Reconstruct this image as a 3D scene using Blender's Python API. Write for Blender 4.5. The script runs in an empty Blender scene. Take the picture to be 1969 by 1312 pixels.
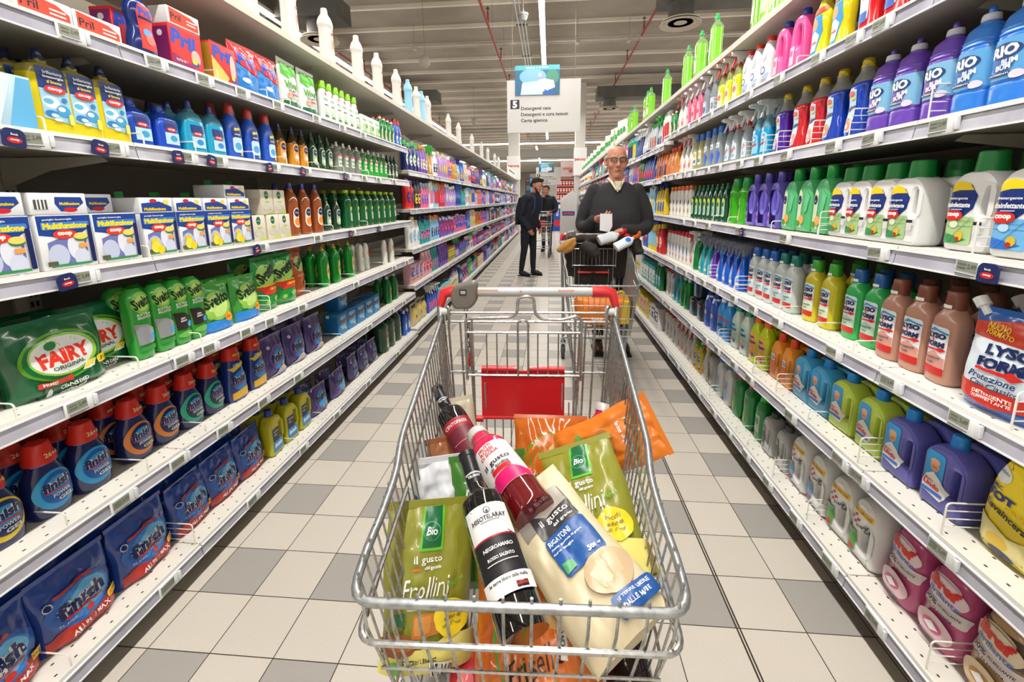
import bpy, bmesh, math, random, re
from mathutils import Vector, Matrix, noise
from mathutils.geometry import tessellate_polygon
from math import sin, cos, pi, radians
random.seed(7)
SC = bpy.context.scene
COL = SC.collection
# ------------------------------------------------------------------ camera
CAM_H = 1.3247
def make_camera():
    pitch, yaw, roll = 0.1913, -0.0856, 0.0104
    cy, sy, cp, sp, cr, sr = cos(yaw), sin(yaw), cos(pitch), sin(pitch), cos(roll), sin(roll)
    R = Vector((cy, -sy, 0)); U = Vector((sp*sy, sp*cy, cp)); F = Vector((cp*sy, cp*cy, -sp))
    cx = R*cr - U*sr; cu = R*sr + U*cr
    cd = bpy.data.cameras.new('camera'); o = bpy.data.objects.new('camera', cd); COL.objects.link(o)
    m = Matrix.Identity(4)
    for i in range(3):
        m[i][0] = cx[i]; m[i][1] = cu[i]; m[i][2] = -F[i]
    m[2][3] = CAM_H
    o.matrix_world = m
    cd.sensor_fit = 'HORIZONTAL'; cd.sensor_width = 36; cd.lens = 852.1/1969*36
    cd.shift_y = -105/1969
    cd.clip_start = 0.05; cd.clip_end = 200
    SC.camera = o
make_camera()
# ------------------------------------------------------------------ world and exposure
W = bpy.data.worlds.new('world'); SC.world = W; W.use_nodes = True
W.node_tree.nodes['Background'].inputs[0].default_value = (1.0, 0.97, 0.92, 1)
W.node_tree.nodes['Background'].inputs[1].default_value = 0.25
SC.view_settings.view_transform = 'Standard'; SC.view_settings.look = 'None'
SC.view_settings.gamma = 1; SC.view_settings.use_curve_mapping = False
SC.view_settings.exposure = -0.56
SC.cycles.max_bounces = 7; SC.cycles.diffuse_bounces = 3; SC.cycles.glossy_bounces = 3
SC.cycles.transparent_max_bounces = 12; SC.cycles.transmission_bounces = 4
SC.cycles.use_denoising = True
SC.cycles.caustics_reflective = False; SC.cycles.caustics_refractive = False
SC.cycles.sample_clamp_indirect = 4
LIGHT_ROWS = [(-4.55, -3.6, 22.5), (-0.14, -3.6, 22.0), (4.3, -3.6, 22.5)]    # x, y start, y end of the ceiling tubes at z 4.2
ROW_POWER = 34.0       # watts per metre of tube
def area_light(name, parent, loc, sx, sy, power, rot=(0,0,0), color=(1.0,.97,.92)):
    l = bpy.data.lights.new(name, 'AREA'); l.shape = 'RECTANGLE'; l.size = sx; l.size_y = sy
    l.energy = power; l.color = color
    o = bpy.data.objects.new(name, l); COL.objects.link(o); o.parent = parent; o.location = loc; o.rotation_euler = rot
    return o
# ------------------------------------------------------------------ materials
def lin(c):
    c = c/255
    return c/12.92 if c <= 0.04045 else ((c+0.055)/1.055)**2.4
def rgb(h): return (lin(int(h[0:2],16)), lin(int(h[2:4],16)), lin(int(h[4:6],16)), 1)
_M = {}
def M(h, r=.4, metal=0, spec=.5, coat=0, emit=0, sss=0):
    k = (h, r, metal, spec, coat, emit, sss)
    if k in _M: return _M[k]
    m = bpy.data.materials.new('surface_'+h); m.use_nodes = True
    n = m.node_tree; b = n.nodes['Principled BSDF']
    b.inputs['Base Color'].default_value = rgb(h)
    b.inputs['Roughness'].default_value = r; b.inputs['Metallic'].default_value = metal
    b.inputs['Specular IOR Level'].default_value = spec
    b.inputs['Coat Weight'].default_value = coat; b.inputs['Coat Roughness'].default_value = .08
    if emit:
        b.inputs['Emission Color'].default_value = rgb(h); b.inputs['Emission Strength'].default_value = emit
    elif metal == 0:
        t = n.nodes.new('ShaderNodeTexCoord'); z = n.nodes.new('ShaderNodeTexNoise'); z.inputs['Scale'].default_value = 35
        q = n.nodes.new('ShaderNodeMapRange'); q.inputs[3].default_value = r*.85; q.inputs[4].default_value = min(1, r*1.15)
        n.links.new(t.outputs['Object'], z.inputs['Vector']); n.links.new(z.outputs[0], q.inputs[0]); n.links.new(q.outputs[0], b.inputs['Roughness'])
    _M[k] = m
    return m
def nodes(m): return m.node_tree.nodes, m.node_tree.links
def clear_mat(h='e8eef0', a=.35):
    a = min(a, .36)
    k = ('clear', h, a)
    if k in _M: return _M[k]
    m = bpy.data.materials.new('clear_'+h); m.use_nodes = True; N, L = nodes(m)
    b = N['Principled BSDF']; b.inputs['Base Color'].default_value = rgb(h); b.inputs['Roughness'].default_value = .08
    t = N.new('ShaderNodeBsdfTransparent'); t.inputs[0].default_value = rgb(h)
    x = N.new('ShaderNodeMixShader'); x.inputs[0].default_value = a
    L.new(t.outputs[0], x.inputs[1]); L.new(b.outputs[0], x.inputs[2]); L.new(x.outputs[0], N['Material Output'].inputs[0])
    _M[k] = m
    return m
def mat_noise(name, h1, h2, scale=20, r=.6, bump=0, detail=4, metal=0, r2=None, vec='Object'):
    m = bpy.data.materials.new(name); m.use_nodes = True; N, L = nodes(m); b = N['Principled BSDF']
    t = N.new('ShaderNodeTexCoord'); z = N.new('ShaderNodeTexNoise'); z.inputs['Scale'].default_value = scale; z.inputs['Detail'].default_value = detail
    c = N.new('ShaderNodeValToRGB'); c.color_ramp.elements[0].position = .35; c.color_ramp.elements[1].position = .65
    c.color_ramp.elements[0].color = rgb(h1); c.color_ramp.elements[1].color = rgb(h2)
    L.new(t.outputs[vec], z.inputs['Vector']); L.new(z.outputs[0], c.inputs[0]); L.new(c.outputs[0], b.inputs['Base Color'])
    b.inputs['Roughness'].default_value = r; b.inputs['Metallic'].default_value = metal
    if bump:
        u = N.new('ShaderNodeBump'); u.inputs['Strength'].default_value = bump; u.inputs['Distance'].default_value = .004
        L.new(z.outputs[0], u.inputs['Height']); L.new(u.outputs[0], b.inputs['Normal'])
    return m
def mth(N, L, op, a, b=None, c=None):
    n = N.new('ShaderNodeMath'); n.operation = op
    for i, v in enumerate((a, b, c)):
        if v is None: continue
        if isinstance(v, (int, float)): n.inputs[i].default_value = v
        else: L.new(v, n.inputs[i])
    return n.outputs[0]
# ------------------------------------------------------------------ mesh builder
def cr_interp(P, sub=4):
    out = []
    n = len(P)
    for i in range(n-1):
        p0 = P[max(0,i-1)]; p1 = P[i]; p2 = P[i+1]; p3 = P[min(n-1,i+2)]
        for k in range(sub):
            t = k/sub
            out.append(tuple(min(max(b,c),max(min(b,c),.5*((2*b)+(-a+c)*t+(2*a-5*b+4*c-d)*t*t+(-a+3*b-3*c+d)*t**3))) for a,b,c,d in zip(p0,p1,p2,p3)))
    out.append(tuple(P[-1]))
    return out
def fillet(P, r, n=4):
    P = [Vector(p) for p in P]; out = [P[0]]
    for i in range(1, len(P)-1):
        a = (P[i-1]-P[i]); b = (P[i+1]-P[i]); d = min(r, a.length*.45, b.length*.45)
        A = P[i]+a.normalized()*d; B = P[i]+b.normalized()*d
        for k in range(n+1):
            t = k/n; out.append(A*(1-t)**2 + P[i]*2*t*(1-t) + B*t*t)
    out.append(P[-1]); return out
def sring(a, b, z, n, seg, cx=0, cy=0):
    R = []
    for i in range(seg):
        t = 2*pi*(i+.5)/seg; c, s = cos(t), sin(t)
        R.append(Vector((cx + a*math.copysign(abs(c)**(2/n), c), cy + b*math.copysign(abs(s)**(2/n), s), z)))
    return R
class MB:
    def __init__(s): s.v=[]; s.f=[]; s.m=[]; s.mats=[]
    def mi(s, mat):
        if mat not in s.mats: s.mats.append(mat)
        return s.mats.index(mat)
    def add(s, vs, fs, mat, T=None):
        o = len(s.v); k = s.mi(mat)
        s.v += [tuple(T @ Vector(v)) if T else tuple(v) for v in vs]
        for f in fs: s.f.append([i+o for i in f]); s.m.append(k)
    def loft(s, rings, mat, c0=True, c1=True, closed=True, T=None):
        n = len(rings[0]); vs = [p for r in rings for p in r]; fs = []
        for j in range(len(rings)-1):
            for i in range(n if closed else n-1):
                a = j*n+i; b = j*n+(i+1)%n
                fs.append([a, b, b+n, a+n])
        if c0: fs.append(list(range(n))[::-1])
        if c1: fs.append([(len(rings)-1)*n+i for i in range(n)])
        s.add(vs, fs, mat, T); return s
    def tube(s, P, r, mat, seg=6, closed=False, cap=True, T=None):
        P = [Vector(p) for p in P]
        if closed: P = P+[P[0], P[1]]
        rr = r if isinstance(r, (list, tuple)) else [r]*len(P)
        d0 = (P[1]-P[0]).normalized()
        up = Vector((0,0,1)) if abs(d0.z) < .9 else Vector((1,0,0))
        x = d0.cross(up).normalized(); rings = []
        for i, p in enumerate(P):
            if i == 0: d = d0
            elif i == len(P)-1: d = (P[i]-P[i-1]).normalized()
            else: d = ((P[i+1]-P[i]).normalized()+(P[i]-P[i-1]).normalized()).normalized()
            x = (x - d*x.dot(d)).normalized(); y = d.cross(x)
            rings.append([p + x*(rr[i]*cos(2*pi*k/seg)) + y*(rr[i]*sin(2*pi*k/seg)) for k in range(seg)])
        if closed: rings = rings[:-1]
        s.loft(rings, mat, cap and not closed, cap and not closed, T=T); return s
    def box(s, x0, x1, y0, y1, z0, z1, mat, T=None):
        vs = [(x,y,z) for z in (z0,z1) for y in (y0,y1) for x in (x0,x1)]
        s.add(vs, [[0,2,3,1],[4,5,7,6],[0,1,5,4],[2,6,7,3],[0,4,6,2],[1,3,7,5]], mat, T); return s
    def rbox(s, w, d, h, r, mat, z0=0, T=None, seg=3):        # box with rounded vertical edges and softened top and bottom
        def ring(z, e):
            P = []; a = w/2-e; b = d/2-e; q = max(r-e, .0005)
            for (sx, sy, st) in ((1,1,0),(-1,1,1),(-1,-1,2),(1,-1,3)):
                for k in range(seg+1):
                    t = (st + k/seg)*pi/2
                    P.append(Vector((sx*(a-q)+q*cos(t), sy*(b-q)+q*sin(t), z)))
            return P
        e = min(r, h*.2)
        s.loft([ring(z0, e*.9), ring(z0+e*.3, e*.3), ring(z0+e, 0), ring(z0+h-e, 0), ring(z0+h-e*.3, e*.3), ring(z0+h, e*.9)], mat, T=T); return s
    def slab(s, out, y0, y1, r, mat, holes=(), T=None, back=None):   # outline in x,z extruded along y, rounded edges
        def off(P, e, sg=1):
            n = len(P); A = sum(P[i][0]*P[(i+1)%n][1]-P[(i+1)%n][0]*P[i][1] for i in range(n)); g = 1 if A > 0 else -1
            Q = []
            for i in range(n):
                a = Vector(P[i-1]); b = Vector(P[i]); c = Vector(P[(i+1)%n])
                d = ((b-a).normalized()+(c-b).normalized());
                d = d.normalized() if d.length > 1e-6 else (c-b).normalized()
                nn = Vector((-d.y, d.x))*g*sg
                Q.append(tuple(b + nn*e))
            return Q
        L = [(y0, r), (y0+r*.3, r*.3), (y0+r, 0), (y1-r, 0), (y1-r*.3, r*.3), (y1, r)]
        for loop, sg in [(out, 1)]+[(h, -1) for h in holes]:
            rings = [[Vector((x, y, z)) for x, z in off(loop, e, sg)] for y, e in L]
            s.loft(rings, mat, False, False, T=T)
        for y in (y0, y1):
            polys = [[Vector((x, z, 0)) for x, z in off(out, r)]]+[[Vector((x, z, 0)) for x, z in off(h, r, -1)] for h in holes]
            tri = tessellate_polygon(polys); flat = [p for q in polys for p in q]
            s.add([(p.x, y, p.y) for p in flat], [list(t) for t in tri], mat, T)
        return s
    def lathe(s, prof, mat, seg=20, T=None, cx=0, cy=0):
        s.loft([[Vector((cx+r*cos(2*pi*i/seg), cy+r*sin(2*pi*i/seg), z)) for i in range(seg)] for r, z in prof], mat, T=T); return s
    def mesh(s, name, sharp=35, smooth=True):
        me = bpy.data.meshes.new(name); me.from_pydata(s.v, [], s.f)
        for m in s.mats: me.materials.append(m)
        me.polygons.foreach_set('material_index', s.m)
        if smooth:
            me.polygons.foreach_set('use_smooth', [True]*len(s.f))
            try: me.set_sharp_from_angle(angle=radians(sharp))
            except Exception: pass
        me.validate(); me.update(); return me
    def obj(s, name, parent=None, sharp=35, smooth=True):
        o = bpy.data.objects.new(name, s.mesh(name, sharp, smooth)); COL.objects.link(o)
        if parent: o.parent = parent
        return o
def tag(o, label, cat, group=None):
    o['label'] = label; o['category'] = cat
    if group: o['group'] = group
    return o
def struct(o): o['kind'] = 'structure'; return o
def empty(name, loc=(0,0,0), rz=0, label=None, cat=None, group=None):
    o = bpy.data.objects.new(name, None); COL.objects.link(o); o.location = loc; o.rotation_euler = (0,0,rz)
    o.empty_display_size = .05
    if label: tag(o, label, cat, group)
    return o
# ------------------------------------------------------------------ lettering (built-in font turned into flat meshes)
_T = {}
_SX = bpy.data.scenes.new('scratch')
def scratch(o):
    _SX.collection.objects.link(o)
    with bpy.context.temp_override(scene=_SX, view_layer=_SX.view_layers[0]):
        dg = bpy.context.evaluated_depsgraph_get(); dg.update(); return dg
def text2d(t, bold=.02, shear=0):
    k = (t, bold, shear)
    if k in _T: return _T[k]
    cu = bpy.data.curves.new('t', 'FONT'); cu.body = t; cu.offset = bold; cu.shear = shear; cu.resolution_u = 2
    cu.fill_mode = 'FRONT'; cu.align_x = 'LEFT'
    o = bpy.data.objects.new('t', cu); dg = scratch(o)
    me = bpy.data.meshes.new_from_object(o.evaluated_get(dg))
    bm = bmesh.new(); bm.from_mesh(me); xs = [v.co.x for v in bm.verts]
    for ax, lo, hi, st in ((Vector((1,0,0)), min(xs), max(xs), .3), (Vector((0,1,0)), -.2, .8, .22)):
        q = lo+st
        while q < hi: bmesh.ops.bisect_plane(bm, geom=bm.verts[:]+bm.edges[:]+bm.faces[:], plane_co=ax*q, plane_no=ax); q += st
    bm.to_mesh(me); bm.free()
    vs = [(v.co.x, v.co.y) for v in me.vertices]; fs = [list(p.vertices) for p in me.polygons]
    bpy.data.objects.remove(o); bpy.data.curves.remove(cu); bpy.data.meshes.remove(me)
    x0 = min(v[0] for v in vs); x1 = max(v[0] for v in vs); y0 = min(v[1] for v in vs); y1 = max(v[1] for v in vs)
    vs = [((x-(x0+x1)/2)/(x1-x0), (y-(y0+y1)/2)/(y1-y0)) for x, y in vs]
    _T[k] = (vs, fs, (x1-x0)/(y1-y0)); return _T[k]
# decals: ('r',cx,cz,w,h,radius,mat) ('e',cx,cz,w,h,mat) ('p',[(x,z)..],mat) ('t',text,cx,cz,w,h,mat[,rot,shear,bold])
def outline(d):
    if d[0] == 'r':
        _, cx, cz, w, h, r, _m = d[:7]; P = []; r = max(min(r, w/2-1e-4, h/2-1e-4), 1e-4)
        for sx, sz, st in ((1,1,0),(-1,1,1),(-1,-1,2),(1,-1,3)):
            for k in range(4):
                t = (st+k/3)*pi/2; P.append((cx+sx*(w/2-r)+r*cos(t), cz+sz*(h/2-r)+r*sin(t)))
        Q = []
        for i in range(len(P)):
            a = P[i]; b = P[(i+1)%len(P)]; n = max(1, int(math.hypot(b[0]-a[0], b[1]-a[1])/.007))
            n = min(n, 24)
            for k in range(n): Q.append((a[0]+(b[0]-a[0])*k/n, a[1]+(b[1]-a[1])*k/n))
        return Q, (cx, cz)
    if d[0] == 'e':
        _, cx, cz, w, h, _m = d[:6]
        return [(cx+w/2*cos(2*pi*i/36), cz+h/2*sin(2*pi*i/36)) for i in range(36)], (cx, cz)
    P = d[1]; Q = []
    for i in range(len(P)):
        a = P[i]; b = P[(i+1)%len(P)]; n = min(16, max(1, int(math.hypot(b[0]-a[0], b[1]-a[1])/.008)))
        for k in range(n): Q.append((a[0]+(b[0]-a[0])*k/n, a[1]+(b[1]-a[1])*k/n))
    return Q, (sum(p[0] for p in Q)/len(Q), sum(p[1] for p in Q)/len(Q))
def decals(mb, front, L, eps=.0009, T=None, step=.00032):
    h_ = .0012
    def at(x, z, e):
        y = front(x, z); fx = (front(x+h_, z)-front(x-h_, z))/(2*h_); fz = (front(x, z+h_)-front(x, z-h_))/(2*h_)
        fx = max(-4, min(4, fx)); fz = max(-4, min(4, fz)); q = e/math.sqrt(1+fx*fx+fz*fz)
        return (x+fx*q, y-q, z+fz*q)
    for i, d in enumerate(L):
        e = eps + step*i
        if d[0] == 't':
            _, t, cx, cz, w, h, mat = d[:7]; rot = d[7] if len(d) > 7 else 0
            sh = d[8] if len(d) > 8 else 0; bold = d[9] if len(d) > 9 else .02
            vs, fs, asp = text2d(t, bold, sh); c, s = cos(rot), sin(rot); V = []
            for x, y in vs:
                X = x*w; Y = y*h; X, Y = X*c-Y*s, X*s+Y*c
                V.append(at(cx+X, cz+Y, e))
            mb.add(V, fs, mat, T)
        else:
            P, (cx, cz) = outline(d); mat = d[-1]; ext = max(math.hypot(a-cx, b-cz) for a, b in P); R = min(14, max(2, int(ext/.005)+1)) if ext < .3 else 3
            V = [at(cx, cz, e)]; F = []; n = len(P)
            for k in range(1, R+1):
                t = k/R
                for x, z in P:
                    X = cx+(x-cx)*t; Z = cz+(z-cz)*t; V.append(at(X, Z, e))
            for k in range(n): F.append([0, 1+k, 1+(k+1)%n])
            for j in range(R-1):
                for k in range(n):
                    a = 1+j*n+k; b = 1+j*n+(k+1)%n; F.append([a, a+n, b+n, b])
            mb.add(V, F, mat, T)
# ------------------------------------------------------------------ prototypes
class Proto:
    def __init__(s, name, cat): s.name=name; s.cat=cat; s.parts=[]; s.w=.08; s.d=.06; s.h=.25
    def part(s, n, mb, sharp=35, sub=None):
        s.parts.append((n, mb.mesh(n, sharp), None)); return s
def place(p, loc, rz, label, group=None, scale=1, tilt=None):
    o = empty(p.name, loc, rz, label, p.cat, group)
    if tilt: o.rotation_euler = (tilt[0], tilt[1], rz)
    if scale != 1: o.scale = (scale,)*3
    for n, me, sub in p.parts:
        c = bpy.data.objects.new(n, me); COL.objects.link(c); c.parent = o
    return o
def place_mesh(me, name, cat, loc, rz, label, group=None):
    o = bpy.data.objects.new(name, me); COL.objects.link(o); o.location = loc; o.rotation_euler = (0,0,rz)
    return tag(o, label, cat, group)
# ------------------------------------------------------------------ the place: floor, ceiling, far wall
def floor_mat():
    m = bpy.data.materials.new('floor_tiles'); m.use_nodes = True; N, L = nodes(m); b = N['Principled BSDF']
    g = N.new('ShaderNodeNewGeometry'); sx = N.new('ShaderNodeSeparateXYZ'); L.new(g.outputs['Position'], sx.inputs[0])
    X, Y = sx.outputs[0], sx.outputs[1]
    right = mth(N, L, 'GREATER_THAN', X, .597)
    xs = mth(N, L, 'SUBTRACT', X, mth(N, L, 'MULTIPLY', right, .0105))
    tx = mth(N, L, 'DIVIDE', mth(N, L, 'ADD', xs, 1.209+40), .2); ty = mth(N, L, 'DIVIDE', mth(N, L, 'ADD', Y, -.815+40), .2)
    fx, fy = mth(N, L, 'FRACT', tx), mth(N, L, 'FRACT', ty)
    ix, iy = mth(N, L, 'FLOOR', tx), mth(N, L, 'FLOOR', ty)
    ex = mth(N, L, 'SUBTRACT', 1, mth(N, L, 'MODULO', ix, 2)); ey = mth(N, L, 'SUBTRACT', 1, mth(N, L, 'MODULO', iy, 2))
    dark = mth(N, L, 'MULTIPLY', mth(N, L, 'GREATER_THAN', ex, .5), mth(N, L, 'GREATER_THAN', ey, .5))
    dx = mth(N, L, 'MINIMUM', fx, mth(N, L, 'SUBTRACT', 1, fx)); dy = mth(N, L, 'MINIMUM', fy, mth(N, L, 'SUBTRACT', 1, fy))
    gr = mth(N, L, 'LESS_THAN', mth(N, L, 'MINIMUM', dx, dy), .0075)
    j1 = mth(N, L, 'LESS_THAN', mth(N, L, 'ABSOLUTE', mth(N, L, 'SUBTRACT', X, .5925)), .0025)
    j2 = mth(N, L, 'LESS_THAN', mth(N, L, 'ABSOLUTE', mth(N, L, 'SUBTRACT', X, .6015)), .0025)
    gr = mth(N, L, 'MAXIMUM', gr, mth(N, L, 'MAXIMUM', j1, j2))
    cv = N.new('ShaderNodeCombineXYZ'); L.new(ix, cv.inputs[0]); L.new(iy, cv.inputs[1])
    wn = N.new('ShaderNodeTexWhiteNoise'); wn.noise_dimensions = '2D'; L.new(cv.outputs[0], wn.inputs['Vector'])
    nz = N.new('ShaderNodeTexNoise'); nz.inputs['Scale'].default_value = 160; nz.inputs['Detail'].default_value = 3; L.new(g.outputs['Position'], nz.inputs['Vector'])
    n2 = N.new('ShaderNodeTexNoise'); n2.inputs['Scale'].default_value = 2.5; L.new(g.outputs['Position'], n2.inputs['Vector'])
    mx = N.new('ShaderNodeMix'); mx.data_type = 'RGBA'; mx.inputs[6].default_value = rgb('cdc6bb'); mx.inputs[7].default_value = rgb('a5a19b'); L.new(dark, mx.inputs[0])
    hs = N.new('ShaderNodeHueSaturation'); L.new(mx.outputs[2], hs.inputs['Color'])
    v = mth(N, L, 'ADD', .86, mth(N, L, 'MULTIPLY', wn.outputs[0], .06)); v = mth(N, L, 'ADD', v, mth(N, L, 'MULTIPLY', nz.outputs[0], .12)); v = mth(N, L, 'ADD', v, mth(N, L, 'MULTIPLY', n2.outputs[0], .06))
    L.new(v, hs.inputs['Value'])
    m2 = N.new('ShaderNodeMix'); m2.data_type = 'RGBA'; m2.inputs[7].default_value = rgb('3a332b'); L.new(gr, m2.inputs[0]); L.new(hs.outputs[0], m2.inputs[6])
    L.new(m2.outputs[2], b.inputs['Base Color']); b.inputs['Roughness'].default_value = .4; b.inputs['Specular IOR Level'].default_value = .18
    bu = N.new('ShaderNodeBump'); bu.inputs['Distance'].default_value = .002; bu.inputs['Strength'].default_value = .5; bu.invert = True
    L.new(gr, bu.inputs['Height']); L.new(bu.outputs[0], b.inputs['Normal'])
    return m
mb = MB(); mb.box(-14, 14, -4, 62, -.1, 0, floor_mat()); struct(mb.obj('floor', smooth=False))
CZ = 5.0
mb = MB(); mb.box(-14, 14, -4, 62, CZ, CZ+.15, mat_noise('concrete_ceiling', '9a9187', 'a89f94', 1.2, .9)); struct(mb.obj('ceiling', smooth=False))
RIB = M('efe8dc', .8)
mb = MB()
for i in range(58): y = -2.9+1.087*i; mb.box(-14, 14, y-.035, y+.035, CZ-.07, CZ, RIB)
struct(mb.obj('trim_1', smooth=False))
mb = MB(); WM = M('c9c4bb', .8); mb.box(-14, 14, 62, 62.2, 0, CZ, WM); struct(mb.obj('wall_back', smooth=False))
mb = MB(); mb.box(-14.2, -14, -4, 62, 0, CZ, WM); struct(mb.obj('wall_left', smooth=False))
mb = MB(); mb.box(14, 14.2, -4, 62, 0, CZ, WM); struct(mb.obj('wall_right', smooth=False))
mb = MB(); mb.box(-14, 14, -4.2, -4, 0, CZ, WM); struct(mb.obj('wall_front', smooth=False))
# ---- ceiling tubes
STEEL = mat_noise('galvanised_steel', 'a8a9a8', 'c6c7c6', 60, .35, metal=.85)
GREYM = M('8b8984', .5, .4)
TUBE = M('fff8ec', .5, emit=30.0)
def tube_row(x, ya, yb, label, wpm, z=4.2):
    o = empty('ceiling_light_line', (x, (ya+yb)/2, z), 0, label, 'ceiling light', None)
    h = (yb-ya)/2; t = MB(); t.box(-.035, .035, -h, h, -.045, 0, TUBE); t.obj('tube', o, smooth=False)
    c = MB(); c.box(-.045, .045, -h, h, 0, .05, M('e4e2dc', .5)); c.obj('housing', o, smooth=False)
    n = int((yb-ya)/3)+1; w = MB()
    for i in range(n):
        y = -h+.4+i*(2*h-.8)/max(1,n-1)
        w.tube([(0,y,.05),(0,y,CZ-z)], .004, GREYM, 4)
    w.obj('suspension_wire', o)
    k = max(1, int((yb-ya)/5.5)); s = (yb-ya)/k
    for i in range(k):
        area_light('tube_lamp', o, (0, -h+s*(i+.5), -.055), .08, s*.98, wpm*s*(1.3 if ya+s*(i+.5) < 5 else .72))
for (x, a, b), lb in zip(LIGHT_ROWS, ('long white light line over the aisle left of the shelving', 'long white light line over the middle of the aisle behind the hanging sign', 'long white light line over the aisle right of the shelving')):
    tube_row(x, a, b, lb, ROW_POWER, 4.34 if x < -3 else 4.2)
tube_row(-.75, 25, 45, 'white light line in the distance beyond the crossing light line', ROW_POWER*.6)
def cross_tube(y, x0, x1, label, z=4.2):
    o = empty('ceiling_light_line', ((x0+x1)/2, y, z), 0, label, 'ceiling light'); h = (x1-x0)/2
    t = MB(); t.box(-h, h, -.04, .04, -.05, 0, TUBE); t.obj('tube', o, smooth=False)
    c = MB(); c.box(-h, h, -.09, .09, 0, .09, M('cfcdc8', .5)); c.obj('housing', o, smooth=False)
    w = MB()
    for i in range(6): w.tube([(-h+.5+i*(2*h-1)/5,0,.09),(-h+.5+i*(2*h-1)/5,0,CZ-z)], .006, GREYM, 4)
    w.obj('suspension_wire', o)
    area_light('tube_lamp', o, (0, 0, -.06), 2*h*.95, .08, ROW_POWER*2*h*.4)
cross_tube(23.6, -7.5, 8.5, 'long white light line crossing the aisle end, nearer of the two')
cross_tube(33.5, -7, 8.5, 'long white light line crossing the aisle end, farther of the two')
for i, (x, lb) in enumerate(((-6.5,'left'),(6.5,'right'))):
    tube_row(x, 25, 60, 'added fill light line on the far %s side beyond the aisle end' % lb, ROW_POWER*.7)  # side rows added to brighten the dark area past the aisle end
# dark steel beam behind the crossing light
mb = MB(); mb.box(-14, 14, 24.4, 24.7, 3.55, 3.95, M('55524e', .6)); struct(mb.obj('trim_2', smooth=False))
# ---- pipes, trays, ducts
REDP = M('8f2a20', .5)
def red_pipe(x, label, z=4.2, y0=3.0, y1=23):
    o = empty('sprinkler_pipe', (x, y0, z), 0, label, 'pipe')
    t = MB(); t.tube([(0,0,0),(0,y1-y0,0)], .022, REDP, 8); t.obj('pipe', o)
    y = 1.0
    while y < y1-y0:
        d = MB(); d.tube([(0,y,0),(0,y,.2)], .014, REDP, 6); d.lathe([(.02,.22),(.03,.24),(.03,.25),(.012,.27)], M('5a524a', .5), 8, Matrix.Translation((0,y,0))); d.obj('sprinkler_head', o)
        h = MB(); h.tube([(0.03,y+.35,0),(0.03,y+.35,CZ-z)], .003, GREYM, 4); h.obj('hanger_rod', o)
        y += 2.0
red_pipe(-1.04, 'red sprinkler pipe under the ceiling left of the light line')
red_pipe(1.88, 'red sprinkler pipe under the ceiling right of the hanging sign', 4.67)
red_pipe(-4.81, 'red sprinkler pipe under the ceiling behind the white bottles', 4.67, y0=5)
o = empty('conduit_pipe', (0, 10.05, 4.55), 0, 'pale conduit pipe running across under the ceiling', 'pipe')
t = MB(); t.tube([(-8,0,.03),(8,0,.03)], .028, M('c2bab0', .5), 8); t.tube([(-8,.09,.01),(8,.09,.01)], .014, M('c2bab0', .5), 6); t.obj('pipe', o)
for x in (-2.9, -.1, .55, 1.6):
    t = MB(); t.box(x-.03, x+.03, -.04, .13, -.03, .07, M('c2bab0', .5)); t.tube([(x,0,.05),(x,0,.44)], .004, GREYM, 4); t.obj('clamp', o)
o = empty('cable_tray', (-.5, 5, 4.3), 0, 'grey steel cable tray along the ceiling beside the light line', 'cable tray')
t = MB()
for x in (-.06, 0, .06): t.tube([(x,0,0),(x,16,0)], .013, STEEL, 6)
t.obj('rail', o)
t = MB()
for i in range(10): t.box(-.1, .1, i*1.7, i*1.7+.05, .013, .035, M('5f5d5a', .5))
t.obj('bracket', o)
DUCT = mat_noise('duct_sheet', '5c5b58', '6b6a66', 3, .5, metal=.3)
def diffuser(x, y, label, z=4.0, duct=None):
    o = empty('air_diffuser', (x, y, z), 0, label, 'air diffuser'); c = M('d8d0c2', .6)
    t = MB()
    for r0, r1, z0, z1 in ((.31,.25,0,.03),(.24,.17,.02,.05),(.16,.10,.03,.06)):
        t.lathe([(r1-.01,z1),(r0,z0),(r0+.004,z0+.008),(r1,z1+.012)], c, 32)
    t.lathe([(0.001,.02),(.1,.03),(.1,.045),(.001,.045)], c, 24); t.lathe([(.0005,.062),(.29,.045),(.29,.055),(.0005,.075)], M('e8e0d2', .6), 32); t.obj('ring', o)
    n = MB(); n.lathe([(.19,.03),(.19,.3)], DUCT, 24); n.obj('neck', o)
    if duct:
        d = MB(); d.box(duct[0], duct[1], -.28, .28, .3, .62, DUCT); d.obj('duct', o, smooth=False)
    return o
diffuser(2.02, 7.79, 'round ceiling air diffuser at the upper right under a duct box', duct=(-.33, 1.2))
diffuser(-3.89, 7.85, 'round ceiling air diffuser at the upper left behind the white bottles', duct=(-2.6, .45))
diffuser(1.78, 14.4, 'round ceiling air diffuser right of the hanging sign, far down the aisle', duct=(-.4, 5))
diffuser(-4.0, 14.2, 'round ceiling air diffuser beside the far dark duct box on the left', duct=(-2.5, .6))
def globe(x, y, z, label):
    o = empty('ceiling_speaker', (x, y, z), 0, label, 'speaker')
    t = MB(); t.lathe([(.001,-.11),(.05,-.1),(.09,-.06),(.11,0),(.09,.06),(.05,.1),(.001,.11)], M('aaa59c', .6), 20); t.obj('globe', o)
    t = MB(); t.tube([(0,0,.1),(0,0,CZ-z)], .004, GREYM, 4); t.obj('wire', o)
globe(-2.3, 8.6, 3.85, 'round ball speaker hanging from the ceiling left of the sign, nearer one')
globe(-2.5, 15.2, 3.9, 'round ball speaker hanging from the ceiling left of the sign, farther one')
o = empty('ceiling_camera', (-.42, 7.3, 4.05), 0, 'small dome camera hanging beside the cable tray', 'camera')
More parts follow.
